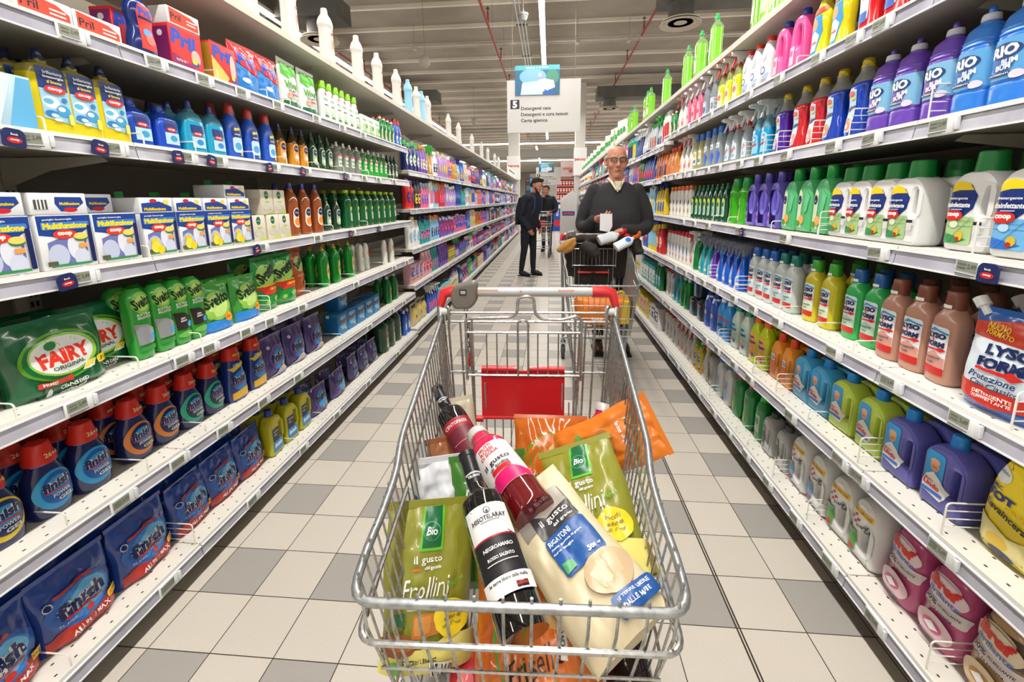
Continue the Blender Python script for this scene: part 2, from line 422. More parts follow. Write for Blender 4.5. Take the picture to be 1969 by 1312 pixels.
t = MB(); t.lathe([(.001,-.09),(.05,-.07),(.07,-.02),(.07,0)], clear_mat('c8c8c8', .5), 16); t.obj('dome', o)
t = MB(); t.lathe([(.08,0),(.08,.03),(.03,.05),(.012,.06),(.012,.9)], M('9a958c', .5), 16); t.obj('mount', o)
# ---- aisle sign
WHT = M('f1f0ee', .45)
def hang_sign(x, y, w, z0, z1, label, pic=True, lines=(), num=None, picw=.6):
    o = empty('aisle_sign', (x, y, z0), 0, label, 'sign')
    h = z1-z0; fr = lambda a, b: -.012
    p = MB(); p.box(-w/2, w/2, -.012, .012, 0, h, M('d2d0ce', .5)); D = []
    K = M('2d2a30', .5)
    if num:
        D += [('r', -w*.393, h*.545, w*.125, h*.175, .002, K), ('t', num, -w*.393, h*.545, w*.065, h*.14, WHT, 0, 0, .05)]
    for i, (s, ww) in enumerate(lines):
        D.append(('t', s, -w*.31+w*ww/2, h*(.455-.115*i), w*ww, h*.085, K, 0, 0, .018))
    decals(p, fr, D); p.obj('panel', o, smooth=False)
    if pic:
        q = MB(); pw = picw; z2 = h-.03*1; q.box(-.085*w-pw/2+.0, -.085*w+pw/2, -.03, -.014, h*.71, h*1.26, M('9fc4dd', .4))
        cx = -.085*w; fr2 = lambda a, b: -.03
        zz = lambda t: h*(.71+.55*t)
        B = [('r', cx, zz(.92), pw, h*.55*.16, .001, M('56b3bf', .5)), ('r', cx, zz(.42), pw*.998, h*.55*.84, .001, M('2f6a8e', .5)),
             ('e', cx-pw*.1, zz(.62), pw*.6, h*.3, M('7fb8d8', .5)), ('e', cx+pw*.34, zz(.6), pw*.28, h*.28, M('4d8f7c', .5)),
             ('p', [(cx-pw*.38, zz(.01)), (cx-pw*.34, zz(.42)), (cx-pw*.1, zz(.46)), (cx+pw*.12, zz(.46)), (cx+pw*.12, zz(.01))], M('c6e2f4', .5)),
             ('p', [(cx+.0, zz(.46)), (cx+pw*.02, zz(.5)), (cx+pw*.16, zz(.55)), (cx+pw*.36, zz(.48)), (cx+pw*.4, zz(.25)), (cx+pw*.2, zz(.12)), (cx, zz(.1))], M('f1f6fa', .5)),
             ('p', [(cx+pw*.16, zz(.02)), (cx+pw*.16, zz(.2)), (cx+pw*.22, zz(.13)), (cx+pw*.28, zz(.19)), (cx+pw*.36, zz(.12)), (cx+pw*.38, zz(.02))], M('2f63c4', .5)),
             ('e', cx+pw*.06, zz(.68), pw*.08, h*.075, M('d9bfd0', .5)), ('r', cx+pw*.06, zz(.55), pw*.2, h*.02, .004, M('b79cc4', .5)),
             ('t', 'Igiene e pulizia', cx, zz(.92), pw*.5, h*.04, WHT)]
        decals(q, fr2, B); q.obj('picture', o, smooth=False)
    wr = MB()
    for s in (-1, 1): wr.tube([(s*w*.42, 0, h), (s*w*.42, 0, CZ-z0)], .0025, GREYM, 4)
    wr.obj('wire', o)
    return o
s = hang_sign(-.108, 7.5, 1.165, 2.40, 3.195, 'white hanging aisle sign with number 5 and a blue picture on top', lines=[('Detergenti casa', .41), ('Detergenti e cura tessuti', .64), ('Carta igienica', .365)], num='5', picw=.70)
hang_sign(-.1, 28, 1.5, 2.25, 3.3, 'white hanging aisle sign far beyond the young shopper, blue picture on top', lines=[('Casalinghi', .5), ('Articoli per la tavola', .64), ('Carta', .3), ('Plastica', .4)], num='7', picw=.9)
o = empty('promotion_sign', (1.05, 28, 2.75), 0, 'small white hanging sign with red lettering left of the right pillar', 'sign')
t = MB(); t.box(-.4, .4, -.01, .01, 0, .95, M('f0d8d8', .5)); decals(t, lambda a, b: -.01, [('t', 'OFFERTA', 0, .45, .6, .14, M('c8202a', .5)), ('e', .2, .3, .25, .2, M('dd6a70', .5))]); t.obj('panel', o, smooth=False)
t = MB(); t.tube([(0,0,.95),(0,0,2.25)], .004, GREYM, 4); t.obj('wire', o)
# ---- pillars with red lettering
for x, y, w, zs, lb in ((-1.40, 17.9, .52, 2.13, 'left'), (.98, 15.4, .42, 2.12, 'right')):
    o = empty('pillar', (x, y, 0), 0, 'white square pillar with a red lettered board at the %s aisle end' % lb, 'pillar')
    t = MB(); t.box(-w/2+.05, w/2-.05, -.2, .2, 0, CZ, M('d8d5cf', .7)); t.obj('column', o, smooth=False)
    t = MB(); t.box(-w/2, w/2, -.26, -.2, zs, zs+.88, WHT); decals(t, lambda a, b: -.26, [('t', 'ipercoop', 0, zs+.5, w*.84, .12, M('c9302c', .5), 0, 0, .04)]); t.obj('board', o, smooth=False)
# ------------------------------------------------------------------ products
WH='f4f4f2'; NV='14204f'; RD='cf1f26'; YE='f2d713'; BL='1d57c4'; GR='2f9a3c'; CY='35a8dc'
w_=M(WH,.4); k_=M('1a1c22',.4); nv=M('131f5a',.35); rd=M('cc2026',.35); ye=M('f0d21c',.35); bl=M('1c50b8',.35); gr=M('1f8a3c',.35); lb=M('7cc4ea',.35); gy=M('b9bdc2',.35); og=M('e8742a',.35); pk=M('e0609a',.35); lm=M('a4cf3e',.35)
def P(w, d, H, hs, nk, foot=.93, mid=1.0, sh=.72):
    a, b = w/2, d/2
    return [(0,a*foot*.9,b*foot*.9),(.004,a*foot,b*foot),(.014,a,b),(hs*.5,a*mid,b*(mid+1)/2),(hs,a,b),(hs+(H-hs)*.45,nk+(a-nk)*sh,nk+(b-nk)*sh),(hs+(H-hs)*.85,nk*1.08,nk*1.08),(H,nk,nk)]
def surf(prof, n):
    Z = [p[0] for p in prof]
    def f(x, z):
        z = min(max(z, Z[0]), Z[-1])
        for i in range(len(Z)-1):
            if Z[i+1] >= z: break
        t = (z-Z[i])/max(1e-6, Z[i+1]-Z[i]); a = prof[i][1]*(1-t)+prof[i+1][1]*t; b = prof[i][2]*(1-t)+prof[i+1][2]*t
        q = min(abs(x)/max(a, 1e-5), .995)
        return -b*(1-q**n)**(1/n)
    return f
def vcap(z, r, h, taper=.85, flute=0, step=True):
    a = [(r*.94, z), (r, z+.002), (r*(1+taper)/2, z+h*.5), (r*taper, z+h-.003), (r*taper*.9, z+h), (.0005, z+h)]
    return a
SPRAY_OUT = [(-.017,0),(.017,0),(.017,.012),(.012,.02),(.03,.028),(.036,.045),(.03,.062),(.008,.07),(-.03,.072),(-.05,.066),(-.052,.05),(-.03,.046),(-.02,.036),(-.024,.012),(-.034,-.008),(-.04,-.006),(-.032,.018),(-.03,.036)]
def spray_head(mb, z, mat, mat2, s=1.0):
    T = Matrix.Translation((0,0,z)) @ Matrix.Rotation(pi/2, 4, 'Z') @ Matrix.Scale(s, 4)
    # side profile in its own x,z then turned so the nozzle points to the front
    body = [(-.052,.05),(-.052,.068),(-.02,.074),(.02,.07),(.034,.055),(.03,.034),(.014,.024),(.014,0),(-.014,0),(-.014,.03),(-.026,.046)]
    mb.slab(body, -.012, .012, .003, mat, T=T)
    trig = [(-.026,.046),(-.018,.046),(-.024,.02),(-.036,-.01),(-.044,-.012),(-.034,.02)]
    mb.slab(trig, -.006, .006, .0015, mat2, T=T)
    mb.lathe([(.006,0),(.006,.008),(.0005,.008)], mat2, 10, T @ Matrix.Translation((-.052,0,.059)) @ Matrix.Rotation(-pi/2, 4, 'Y'))
PR = {}
def reg(key, name, cat, w, d, h):
    p = Proto(name, cat); p.w=w; p.d=d; p.h=h; PR[key] = p; return p
def bottle(key, name, cat, prof, n, col, cap=(), dec=(), lstep=.00032, r=.28, seg=28, spray=None, capseg=20, mat=None, liquid=None, extra=None, coat=.2):
    p = reg(key, name, cat, max(q[1] for q in prof)*2, max(q[2] for q in prof)*2, prof[-1][0]+(.06 if spray else (cap[-1][2] if cap else 0)))
    pf = cr_interp(prof, 4); f = surf(pf, n); b = MB()
    bm = mat or M(col, r, coat=coat)
    b.loft([sring(a, c, z, n, seg) for z, a, c in pf], bm)
    if liquid:                      # liquid seen through the clear wall: body itself in the liquid colour up to a level
        lv, lc = liquid; b = MB(); low = [q for q in pf if q[0] <= lv]; lm_ = M(lc, .12, coat=.6)
        b.loft([sring(a, c, z, n, seg) for z, a, c in low], lm_)
        hi = [low[-1]]+[q for q in pf if q[0] > lv]
        b.loft([sring(a, c, z, n, seg) for z, a, c in hi], bm, False, True)
    if extra: extra(b)
    p.part('body', b)
    c = MB(); H = prof[-1][0]
    for rr, z0, h, hexc, *tp in cap:
        c.lathe(vcap(z0, rr, h, tp[0] if tp else .88), M(hexc, .35), capseg)
    if spray: spray_head(c, H-.002, M(spray[0], .35), M(spray[1], .35), spray[2] if len(spray) > 2 else 1)
    if c.v: p.part('spray_head' if spray else 'cap', c)
    if dec: l = MB(); decals(l, f, dec, step=lstep); p.part('label', l)
    p.front = f; return p
def jug(key, name, out, hole, d, col, cap, dec, r=.3, rr=.012, mat=None):     # flat can with a handle opening
    xs = [q[0] for q in out]; zs = [q[1] for q in out]
    p = reg(key, name, 'bottle', max(xs)-min(xs), d, max(zs)+cap[-1][2]); b = MB()
    b.slab(out, -d/2, d/2, rr, mat or M(col, r, coat=.15), [hole] if hole else ()); p.part('body', b)
    c = MB()
    for q, z0, h, hx, x in cap: c.lathe(vcap(z0, q, h, .9), M(hx, .35), 22, Matrix.Translation((x,0,0)))
    p.part('cap', c)
    segs = [(L_[i-1], L_[i]) for L_ in ([out, hole] if hole else [out]) for i in range(len(L_))]
    def dist(x, z):
        m = 1
        for a, c_ in segs:
            dx = c_[0]-a[0]; dz = c_[1]-a[1]; t = max(0, min(1, ((x-a[0])*dx+(z-a[1])*dz)/max(1e-9, dx*dx+dz*dz)))
            m = min(m, math.hypot(x-a[0]-dx*t, z-a[1]-dz*t))
        return m
    N_ = 56; x0, x1, z1 = min(xs), max(xs), max(zs)
    def drop(q):
        return 0 if q >= rr else (.3*(rr-q)/.7 if q > .3*rr else .3*rr+.7*rr*(.3*rr-q)/(.3*rr))
    Gd = [[drop(dist(x0+(x1-x0)*i/N_, z1*j/N_)) for i in range(N_+1)] for j in range(N_+1)]
    def F(x, z):
        u = min(max((x-x0)/(x1-x0), 0), .9999)*N_; v = min(max(z/z1, 0), .9999)*N_; i = int(u); j = int(v); u -= i; v -= j
        return -d/2+(Gd[j][i]*(1-u)+Gd[j][i+1]*u)*(1-v)+(Gd[j+1][i]*(1-u)+Gd[j+1][i+1]*u)*v
    l = MB(); decals(l, F, dec, .0012); p.part('label', l); return p
def rnd(P_, r=.015, n=4):
    Q = []; m = len(P_)
    for i in range(m):
        a = Vector(P_[i-1]); b = Vector(P_[i]); c = Vector(P_[(i+1)%m]); u = a-b; v = c-b; d = min(r, u.length*.45, v.length*.45)
        A = b+u.normalized()*d; B = b+v.normalized()*d
        for k in range(n+1): t = k/n; q = A*(1-t)**2+b*2*t*(1-t)+B*t*t; Q.append((q.x, q.y))
    return Q
def carton(key, name, w, d, h, col, dec, side=None, top=None):
    p = reg(key, name, 'box', w, d, h); b = MB(); b.rbox(w, d, h, .0025, M(col, .45)); p.part('carton', b, 50)
    l = MB(); decals(l, lambda x, z: -d/2, dec, .0004, step=.0002)
    for sgn, ds in ((-1, side), (1, side)):
        if ds: decals(l, lambda x, z: -w/2, ds, .0004, Matrix.Rotation(sgn*pi/2, 4, 'Z'), step=.0002)
    if top: decals(l, lambda x, z: -d/2, top, .0004, Matrix.Translation((0,0,h)) @ Matrix.Rotation(-pi/2, 4, 'X') @ Matrix.Translation((0,d/2,0)), step=.0002)
    p.part('print', l); return p
def bagf(w, h, d, seed=0, wr=.004, top=.03, lean=0):
    def f(x, z):
        t = min(max(z/h, 0), 1); g = (min(1, .55+t*5))*max(.03, 1-t**2.6)**.75
        q = min(abs(x)/(w/2), 1); s = max(0, 1-q**2.6)**.6
        nzv = noise.noise(Vector((x*38+seed, z*26, seed*1.7)))*wr + noise.noise(Vector((x*90+seed, z*60, 3)))*wr*.4
        return -(d/2*g*s) - (nzv*min(1, 3*(1-q)) if s > .05 else 0) + lean*t
    return f
def bag(key, name, w, h, d, col, dec, seed=0, r=.22, wr=.005, cat='bag', spout=None, handle=False, top_in=.0, mat=None):
    p = reg(key, name, cat, w, d, h); f = bagf(w, h, d, seed, wr); b = MB(); m = mat or M(col, r, coat=.5)
    nx, nz = 34, 36
    def wp(t): return (1-top_in*t)*(.97+.03*cos(t*9+seed))
    def X(i, j): return (i/nx-.5)*w*wp(j/nz)
    G = [[f((i/nx-.5)*w, j/nz*h) for i in range(nx+1)] for j in range(nz+1)]
    def F(x, z):
        t = min(max(z/h, 0), 1); u = (min(max(x/(w*wp(t)), -.5), .5)+.5)*nx; v = t*nz
        i = min(int(u), nx-1); j = min(int(v), nz-1); u -= i; v -= j
        return (G[j][i]*(1-u)+G[j][i+1]*u)*(1-v)+(G[j+1][i]*(1-u)+G[j+1][i+1]*u)*v
    fr = [Vector((X(i,j), f((i/nx-.5)*w, j/nz*h), j/nz*h)) for j in range(nz+1) for i in range(nx+1)]
    bk = [Vector((v.x, -f(v.x*.98, v.z)*.8+.001, v.z)) for v in fr]
    fs = []; n = nx+1
    for j in range(nz):
        for i in range(nx): a = j*n+i; fs.append([a, a+1, a+n+1, a+n])
    b.add(fr, fs, m); b.add(bk, [q[::-1] for q in fs], m)
    N2 = len(fr); rim = [(j*n) for j in range(nz+1)]+[nz*n+i for i in range(1, nx+1)]+[j*n+nx for j in range(nz-1, -1, -1)]+[i for i in range(nx-1, 0, -1)]
    vs = [fr[i] for i in rim]+[bk[i] for i in rim]; L = len(rim)
    b.add(vs, [[i, (i+1)%L, L+(i+1)%L, L+i] for i in range(L)], m)
    b.box(-w/2*(1-top_in), w/2*(1-top_in), -.0015, .0015, h-.002, h+.012, m)
    p.part('pouch', b, 60)
    if spout:
        c = MB(); T = Matrix.Translation((-w/2*.8, 0, h)) @ Matrix.Rotation(-.7, 4, 'Y'); c.lathe([(.009,-.01),(.009,.012),(.014,.012),(.014,.034),(.0005,.034)], M(spout, .35), 16, T); p.part('cap', c)
    l = MB(); decals(l, F, dec, .002, step=.0005); p.part('print', l); return p
# ---- left shelving
carton('tray', 'display_tray', .135, .16, .055, 'efefef', [('p', [(-.06,.006),(.06,.006),(.06,.03),(.03,.045),(-.06,.052)], M('e0442c',.4)), ('t','Pril',-.035,.028,.04,.02,k_), ('r',.03,.02,.04,.004,.001,w_), ('r',.03,.03,.04,.004,.001,w_)])
PRB = [('p', [(-.065,.05),(.0,.03),(.065,.008),(.065,.135),(-.065,.135)], M('e2292c',.35)), ('p',[(-.065,.006),(.06,.006),(.0,.03),(-.065,.048)], M('8e1f63',.4)), ('t','Pril',-.012,.1,.1,.05,M('1f4fc0',.35),-.12,0,.05), ('e',.035,.055,.04,.05,M('f3b7a8',.4)), ('e',.03,.035,.035,.022,M('1d4fae',.4)), ('e',.028,.04,.024,.016,ye), ('t','TUTTO IN 1',-.03,.03,.045,.008,w_)]
carton('pril', 'dishwasher_tablet_box', .135, .07, .14, 'd3262c', PRB, side=[('r',0,.07,.06,.12,.002,M('7b1f66',.4)), ('e',0,.11,.02,.02,w_)])
carton('prilg', 'dishwasher_tablet_box', .135, .07, .145, 'd3262c', [('p', [(-.065,.004),(.0,.004),(.02,.03),(-.01,.055),(-.065,.095)], M('e3c35a',.35)), ('t','Pril',-.005,.11,.1,.045,M('1f4fc0',.35),-.12,0,.05), ('e',.045,.07,.03,.1,M('f0c4b8',.4)), ('e',.045,.03,.03,.025,M('1d4fae',.4)), ('e',.042,.034,.02,.018,ye)], side=[('r',0,.07,.066,.136,.001,M('b98a2c',.3))])
bottle('prilb', 'rinse_aid_bottle', 'bottle', [(0,.04,.02),(.01,.045,.025),(.045,.047,.026),(.085,.036,.022),(.125,.045,.024),(.155,.038,.02),(.168,.015,.012),(.172,.012,.012)], 2.6, '122a6e', [(.014,.17,.016,'122a6e')], [('p',[(-.028,.02),(.028,.02),(.024,.085),(.03,.125),(.02,.15),(-.02,.15),(-.03,.125),(-.024,.085)], M('dd3a30',.35)), ('t','Pril',0,.13,.045,.024,M('1f4fc0',.35),0,0,.05), ('r',0,.112,.05,.007,.002,nv), ('e',0,.07,.03,.026,M('5fa8e0',.35)), ('e',.004,.05,.03,.03,M('f2776a',.4))], r=.18)
PBG = [('p',[(-.075,.01),(.075,.01),(.075,.07),(.0,.09),(-.075,.12)], M('2a7fd0',.25)), ('p',[(-.075,.125),(0,.095),(.075,.075),(.075,.15),(-.075,.17)], M('d42a2e',.25)), ('t','Pril',.0,.13,.1,.045,M('1f4fc0',.3),-.1,0,.05), ('e',-.02,.05,.05,.02,w_)]
bag('prilbag', 'dishwasher_tablet_bag', .165, .185, .06, 'c8262c', PBG, 3)
bag('winni', 'detergent_refill_bag', .165, .22, .07, 'e9efe6', [('p',[(-.07,.16),(-.03,.14),(.03,.17),(.07,.13),(.07,.21),(-.07,.21)], M('58b83a',.3)), ('t',"Winni's",0,.115,.12,.034,M('4fae35',.3),0,.2,.03), ('t','PIATTI',0,.085,.08,.014,M('55605a',.4)), ('r',.01,.07,.07,.006,.001,M('e05a7a',.4)), ('r',0,.02,.15,.03,.004,M('1d6b45',.3)), ('e',-.04,.06,.03,.03,M('f0a080',.4))], 5, wr=.008)
WBD = [('t',"Winni's",0,.12,.045,.016,M('4fae35',.3)), ('e',0,.15,.02,.02,M('d84a60',.4)), ('r',0,.09,.04,.004,.001,k_), ('r',0,.06,.04,.03,.003,M('cfe7c4',.4)), ('r',0,.03,.04,.012,.001,M('3f8a50',.4))]
bottle('winbot', 'detergent_bottle', 'bottle', P(.066,.05,.185,.12,.016), 2.4, WH, [(.021,.18,.04,'8ccf1e',.85)], WBD)
carton('ecobox2', 'detergent_box', .1, .08, .13, 'f0f0ea', [('e',0,.05,.06,.06,M('b9d89a',.5)), ('t',"Winni's",0,.1,.07,.018,M('4fae35',.4)), ('r',0,.02,.09,.01,.001,M('7fb860',.4)), ('e',.03,.06,.03,.03,M('5fa050',.5))], side=[('r',0,.07,.06,.08,.002,M('dfe6d6',.5))])
bottle('grred', 'dish_soap_bottle', 'bottle', P(.062,.04,.165,.1,.013,mid=.86), 2.4, '15803a', [(.013,.162,.014,WH),(.01,.176,.012,RD)], [('p',[(-.018,.02),(.018,.02),(.02,.07),(.005,.11),(-.015,.08)], M('e8ece0',.4)), ('p',[(-.008,.03),(.01,.03),(.008,.06),(.0,.09),(-.008,.06)], og)], r=.15)
carton('cyanbox', 'cyan_dishwasher_salt_box', .12, .16, .125, 'b5d8ea', [('p',[(.0,.004),(.058,.004),(.058,.12),(.03,.12)], M('5fb0de',.4)), ('p',[(-.058,.004),(-.02,.004),(.02,.12),(-.04,.12)], M('d9ecf6',.4))])
YD = [('r',.005,.135,.07,.06,.002,M('14357c',.35)), ('p',[(-.03,.04),(.04,.03),(.04,.112),(-.03,.112)], M('9fd0ea',.35)), ('e',-.008,.08,.04,.03,w_), ('e',-.014,.082,.024,.014,M('5fb4de',.35)), ('e',.018,.062,.034,.03,M('3f9ad2',.35)), ('e',.014,.066,.018,.012,w_), ('e',-.012,.052,.03,.016,M('2a7cc0',.35)), ('e',-.006,.048,.018,.01,M('c8e6f4',.35)), ('e',.024,.09,.014,.012,M('2a7cc0',.35)), ('e',.0,.038,.02,.008,w_), ('e',.005,.112,.052,.02,M('d42a2a',.35)), ('t','coop',.005,.112,.034,.009,w_,0,0,.04), ('t','brillantante',.005,.152,.045,.008,w_), ('t','lavastoviglie',.005,.141,.048,.008,w_), ('t','al limone',.005,.13,.035,.008,ye), ('r',.032,.042,.012,.026,.002,M('f3e25a',.4))]
YP = [(0,.046,.022),(.006,.052,.026),(.03,.052,.026),(.1,.048,.025),(.158,.045,.024),(.17,.034,.02),(.176,.014,.014),(.185,.013,.013)]
bottle('yrins', 'rinse_aid_bottle', 'bottle', YP, 5, 'c9bd3a', [(.015,.182,.012,'141c42'),(.011,.192,.02,'141c42',.7)], YD, liquid=(.15,'e0cc0e'), mat=clear_mat('d9d070',.55))
BD = lambda c2: [('r',.0,.085,.055,.028,.002,M('14357c',.35)), ('e',.0,.068,.042,.016,rd), ('t','coop',0,.068,.028,.007,w_,0,0,.04), ('p',[(-.028,.02),(.03,.02),(.03,.058),(-.028,.058)], M('b9def0',.35)), ('e',.005,.04,.03,.02,M(c2,.35))]
bottle('bjug', 'dishwasher_cleaner_jug', 'bottle', [(0,.04,.034),(.006,.048,.04),(.09,.048,.04),(.112,.03,.028),(.124,.016,.016),(.13,.016,.016)], 4, '1c4cc0', [(.018,.128,.018,'2440a0')], BD('3f9ad2'), r=.2)
bottle('teal', 'rinse_aid_bottle', 'bottle', [(0,.04,.024),(.006,.048,.028),(.1,.046,.027),(.135,.036,.022),(.148,.013,.013),(.155,.013,.013)], 3.5, '1f9cc0', [(.013,.152,.032,'1b2f6a',.7)], BD('2f8ad2'), liquid=(.115,'1a9fc8'), mat=clear_mat('7ccbe0',.5))
bottle('blred', 'dishwasher_cleaner_bottle', 'bottle', P(.085,.055,.18,.11,.017,mid=.95), 2.6, '2558c2', [(.02,.176,.042,'b3322b',.8)], [('e',.0,.105,.055,.06,M('16357c',.35)), ('t','gel',0,.118,.03,.015,ye,0,0,.05), ('t','coop',0,.096,.03,.008,w_), ('r',0,.055,.05,.06,.01,M('c6e3f2',.4)), ('e',0,.05,.035,.03,M('4fa5da',.4)), ('r',.012,.022,.01,.014,.001,ye)])
AP = P(.07,.045,.165,.1,.012,mid=.86)
AD = lambda a: [('r',0,.07,.042,.085,.014,M(a,.4)), ('e',0,.09,.034,.034,nv), ('t','Coop',0,.09,.022,.01,w_), ('e',.002,.05,.03,.024,M('f5efe0',.4))]
bottle('amber', 'dish_soap_bottle', 'bottle', AP, 2.3, 'b07a20', [(.012,.163,.012,'202a5e'),(.008,.175,.02,'202a5e',.8)], AD('f0a860'), liquid=(.12,'c8861c'), mat=clear_mat('6e5b30',.6))
bottle('dkgr', 'dish_soap_bottle', 'bottle', AP, 2.3, '20402a', [(.012,.163,.012,'1d4a2c'),(.008,.175,.02,'1d4a2c',.8)], AD('a8c4a0'), r=.12)
CLD = [('r',0,.075,.045,.07,.006,M('dbe6d8',.4)), ('r',0,.105,.045,.012,.002,M('d8467a',.4)), ('t',"Winni's",0,.08,.04,.014,M('3f9a3c',.4)), ('r',0,.055,.03,.004,.001,k_)]
bottle('clr', 'dish_soap_bottle', 'bottle', P(.075,.05,.16,.11,.012,mid=.9), 2.5, 'd0d6cc', [(.013,.158,.01,WH),(.009,.168,.018,'e6e6e0',.8)], CLD, mat=clear_mat('ccd4c8',.5))
bottle('grn', 'dish_soap_bottle', 'bottle', P(.075,.05,.16,.11,.012,mid=.9), 2.5, '20b038', [(.013,.158,.01,WH),(.009,.168,.018,'d8ecd8',.8)], CLD, liquid=(.125,'17a52c'), mat=clear_mat('8fd090',.5))
MFD = lambda lemon: [('p',[(-.066,.09),(-.066,.138),(.066,.138),(.066,.11),(.03,.085),(0,.08),(-.03,.084)], M('173f93',.4)), ('p',[(-.05,.006),(.046,.006),(.046,.08),(.01,.09),(-.05,.07)], M('6d78b4',.4)), ('e',-.028,.035,.05,.06,M('c3cbe6',.4)), ('e',.018,.055,.045,.07,M('e4e8f4',.4)), ('e',.028,.025,.04,.05,M('d3d9ee',.4)), ('r',0,.112,.118,.02,.004,M('3f7fd8',.4)), ('t','Multifunzione',0,.112,.11,.016,M('f4e020',.4),0,0,.06), ('t','pastiglie lavastoviglie',-.018,.128,.07,.006,w_), ('e',-.006,.09,.058,.024,M('df3a26',.35)), ('t','coop',-.006,.09,.036,.012,w_,0,0,.06), ('e',.032,.078,.034,.018,M('2f7a50',.4)), ('e',.032,.083,.036,.018,M('f2d86a',.4)), ('r',.034,.058,.022,.012,.002,M('f0a050',.4)), ('r',.057,.06,.012,.1,.003,nv), ('r',0,.01,.1,.006,.001,M('2f8a45',.4)), ('r',-.048,.016,.024,.012,.002,M('55583c',.4))] + ([('e',-.03,.045,.026,.026,ye), ('e',-.03,.028,.034,.034,M('f6e04a',.4)), ('e',-.012,.02,.028,.028,ye)] if lemon else [])
MT = [('p',[(-.03,-.02),(.06,-.02),(.06,.0),(.02,.022),(-.03,.015)], M('173f93',.4))]
MSD = [('r',0,.1,.03,.05,.015,nv), ('r',0,.06,.03,.018,.002,M('2f8a45',.4)), ('r',0,.03,.03,.018,.002,M('2f8a45',.4)), ('r',-.028,.07,.008,.1,.002,gy)]
carton('multi', 'dishwasher_tablet_carton', .136, .085, .14, 'eceef2', MFD(False), side=MSD)
carton('lemon', 'dishwasher_tablet_carton', .12, .085, .135, 'eceef2', [(q[0], *[v for v in q[1:]]) if q[0]=='p' else q for q in MFD(True)], side=MSD)
carton('flat', 'lying_tablet_carton', .136, .13, .055, 'eceef2', [('p',[(-.01,.045),(.055,.045),(.06,.03),(.03,.008),(.0,.008),(-.012,.028)], M('173f93',.4)), ('e',.024,.012,.034,.012,rd), ('t','Multifunzione',.024,.028,.05,.008,ye,0,0,.04), ('r',-.045,.026,.03,.024,.001,M('4a4a4a',.5)), ('r',-.045,.026,.004,.024,.0005,w_), ('r',-.053,.026,.003,.024,.0005,w_), ('r',-.037,.026,.003,.024,.0005,w_)], side=[('r',-.02,.028,.03,.03,.002,M('2f8a45',.4)), ('r',.03,.028,.03,.04,.012,nv)])
carton('flat2', 'lying_tablet_carton', .12, .13, .05, 'eceef2', [('p',[(-.055,.006),(.055,.006),(.055,.02),(.01,.038),(-.055,.032)], M('173f93',.4)), ('e',-.012,.04,.026,.012,rd), ('t','Multifunzione',-.008,.014,.08,.01,ye,0,0,.05), ('e',.035,.036,.024,.016,M('f2d86a',.4))], side=MSD[1:2])
carton('eco', 'dishwasher_tablet_carton', .088, .08, .112, 'ddd6c4', [('e',-.004,.088,.03,.036,M('1f6b42',.4)), ('t','vivi verde',-.004,.088,.022,.006,w_), ('r',0,.058,.03,.006,.001,M('b4cc3c',.4)), ('p',[(-.02,.004),(.042,.004),(.042,.018)], M('b4cc3c',.4)), ('e',-.01,.035,.05,.03,M('cfc8b4',.5)), ('e',.015,.032,.02,.016,M('b8c4c8',.5))], side=[('r',0,.06,.06,.03,.002,M('cfc8b6',.5))])
bottle('ambig', 'dish_soap_bottle', 'bottle', P(.085,.06,.235,.15,.014,mid=.84,sh=.8), 2.4, 'a8501c', [(.013,.232,.03,'1f3f9a',.8)], [('r',0,.09,.05,.1,.022,M('efe2cc',.4)), ('e',0,.115,.04,.04,nv), ('t','Coop',0,.115,.026,.01,w_), ('e',0,.07,.038,.04,M('f0903a',.4))], r=.12, mat=M('96481a',.1,coat=.8))
bottle('gjug', 'dish_soap_bottle', 'bottle', P(.09,.06,.225,.15,.014,mid=.97,sh=.85), 2.8, '0e5a2c', [(.02,.222,.02,'a9c51c',.95)], [('r',.012,.09,.034,.09,.008,M('d9e2c8',.4)), ('r',.012,.128,.034,.016,.006,M('c5d81e',.4)), ('e',.012,.105,.024,.026,M('1f6b42',.4)), ('r',.012,.07,.02,.03,.002,M('bfd4b4',.4))], r=.1)
bag('fairy', 'dishwasher_tablet_bag', .25, .19, .09, '0c5a34', [('e',0,.1,.2,.13,M('5c9a22',.25)), ('e',0,.1,.185,.118,M('0f6a38',.25)), ('e',0,.102,.165,.108,M('8ec33c',.25)), ('e',-.004,.102,.148,.098,M('dcdedc',.3)), ('t','FAIRY',-.002,.1,.125,.04,M('d8321e',.3),.06,0,.05), ('e',-.03,.132,.028,.022,M('2f7a3c',.3)), ('t','ORIGINAL',0,.072,.08,.01,M('2a5a3c',.3),.06), ('p',[(.03,.045),(.062,.047),(.07,.068),(.04,.066)], w_), ('p',[(.034,.05),(.06,.052),(.067,.068),(.042,.066)], M('e6d24a',.3)), ('r',.088,.06,.032,.024,.004,M('f2cf1e',.3)), ('t','31',.088,.06,.016,.012,k_), ('r',-.04,.038,.075,.014,.002,M('c93a34',.3)), ('t','PRIME',-.055,.038,.03,.008,w_), ('t','CLEANS DRIED',0,.022,.07,.008,w_,.04), ('t','ON GREASE',-.004,.012,.06,.008,w_,.04), ('e',-.06,.018,.018,.016,M('d0d6d6',.3))], 1, wr=.006)
SV = lambda a, b, tail: [('e',0,.185,.07,.07,M('7fc04a',.3)), ('e',0,.185,.05,.05,M('b6da70',.3)), ('t','Svelto',0,.188,.066,.036,M('12331c',.3),.25,0,.04), ('t',a,0,.148,.05,.008,w_), ('t',b,0,.138,.05,.008,w_)]+tail
sP = [(0,.026,.02),(.01,.033,.026),(.03,.036,.026),(.1,.04,.027),(.19,.04,.026),(.215,.036,.02),(.228,.022,.014),(.232,.018,.01)]
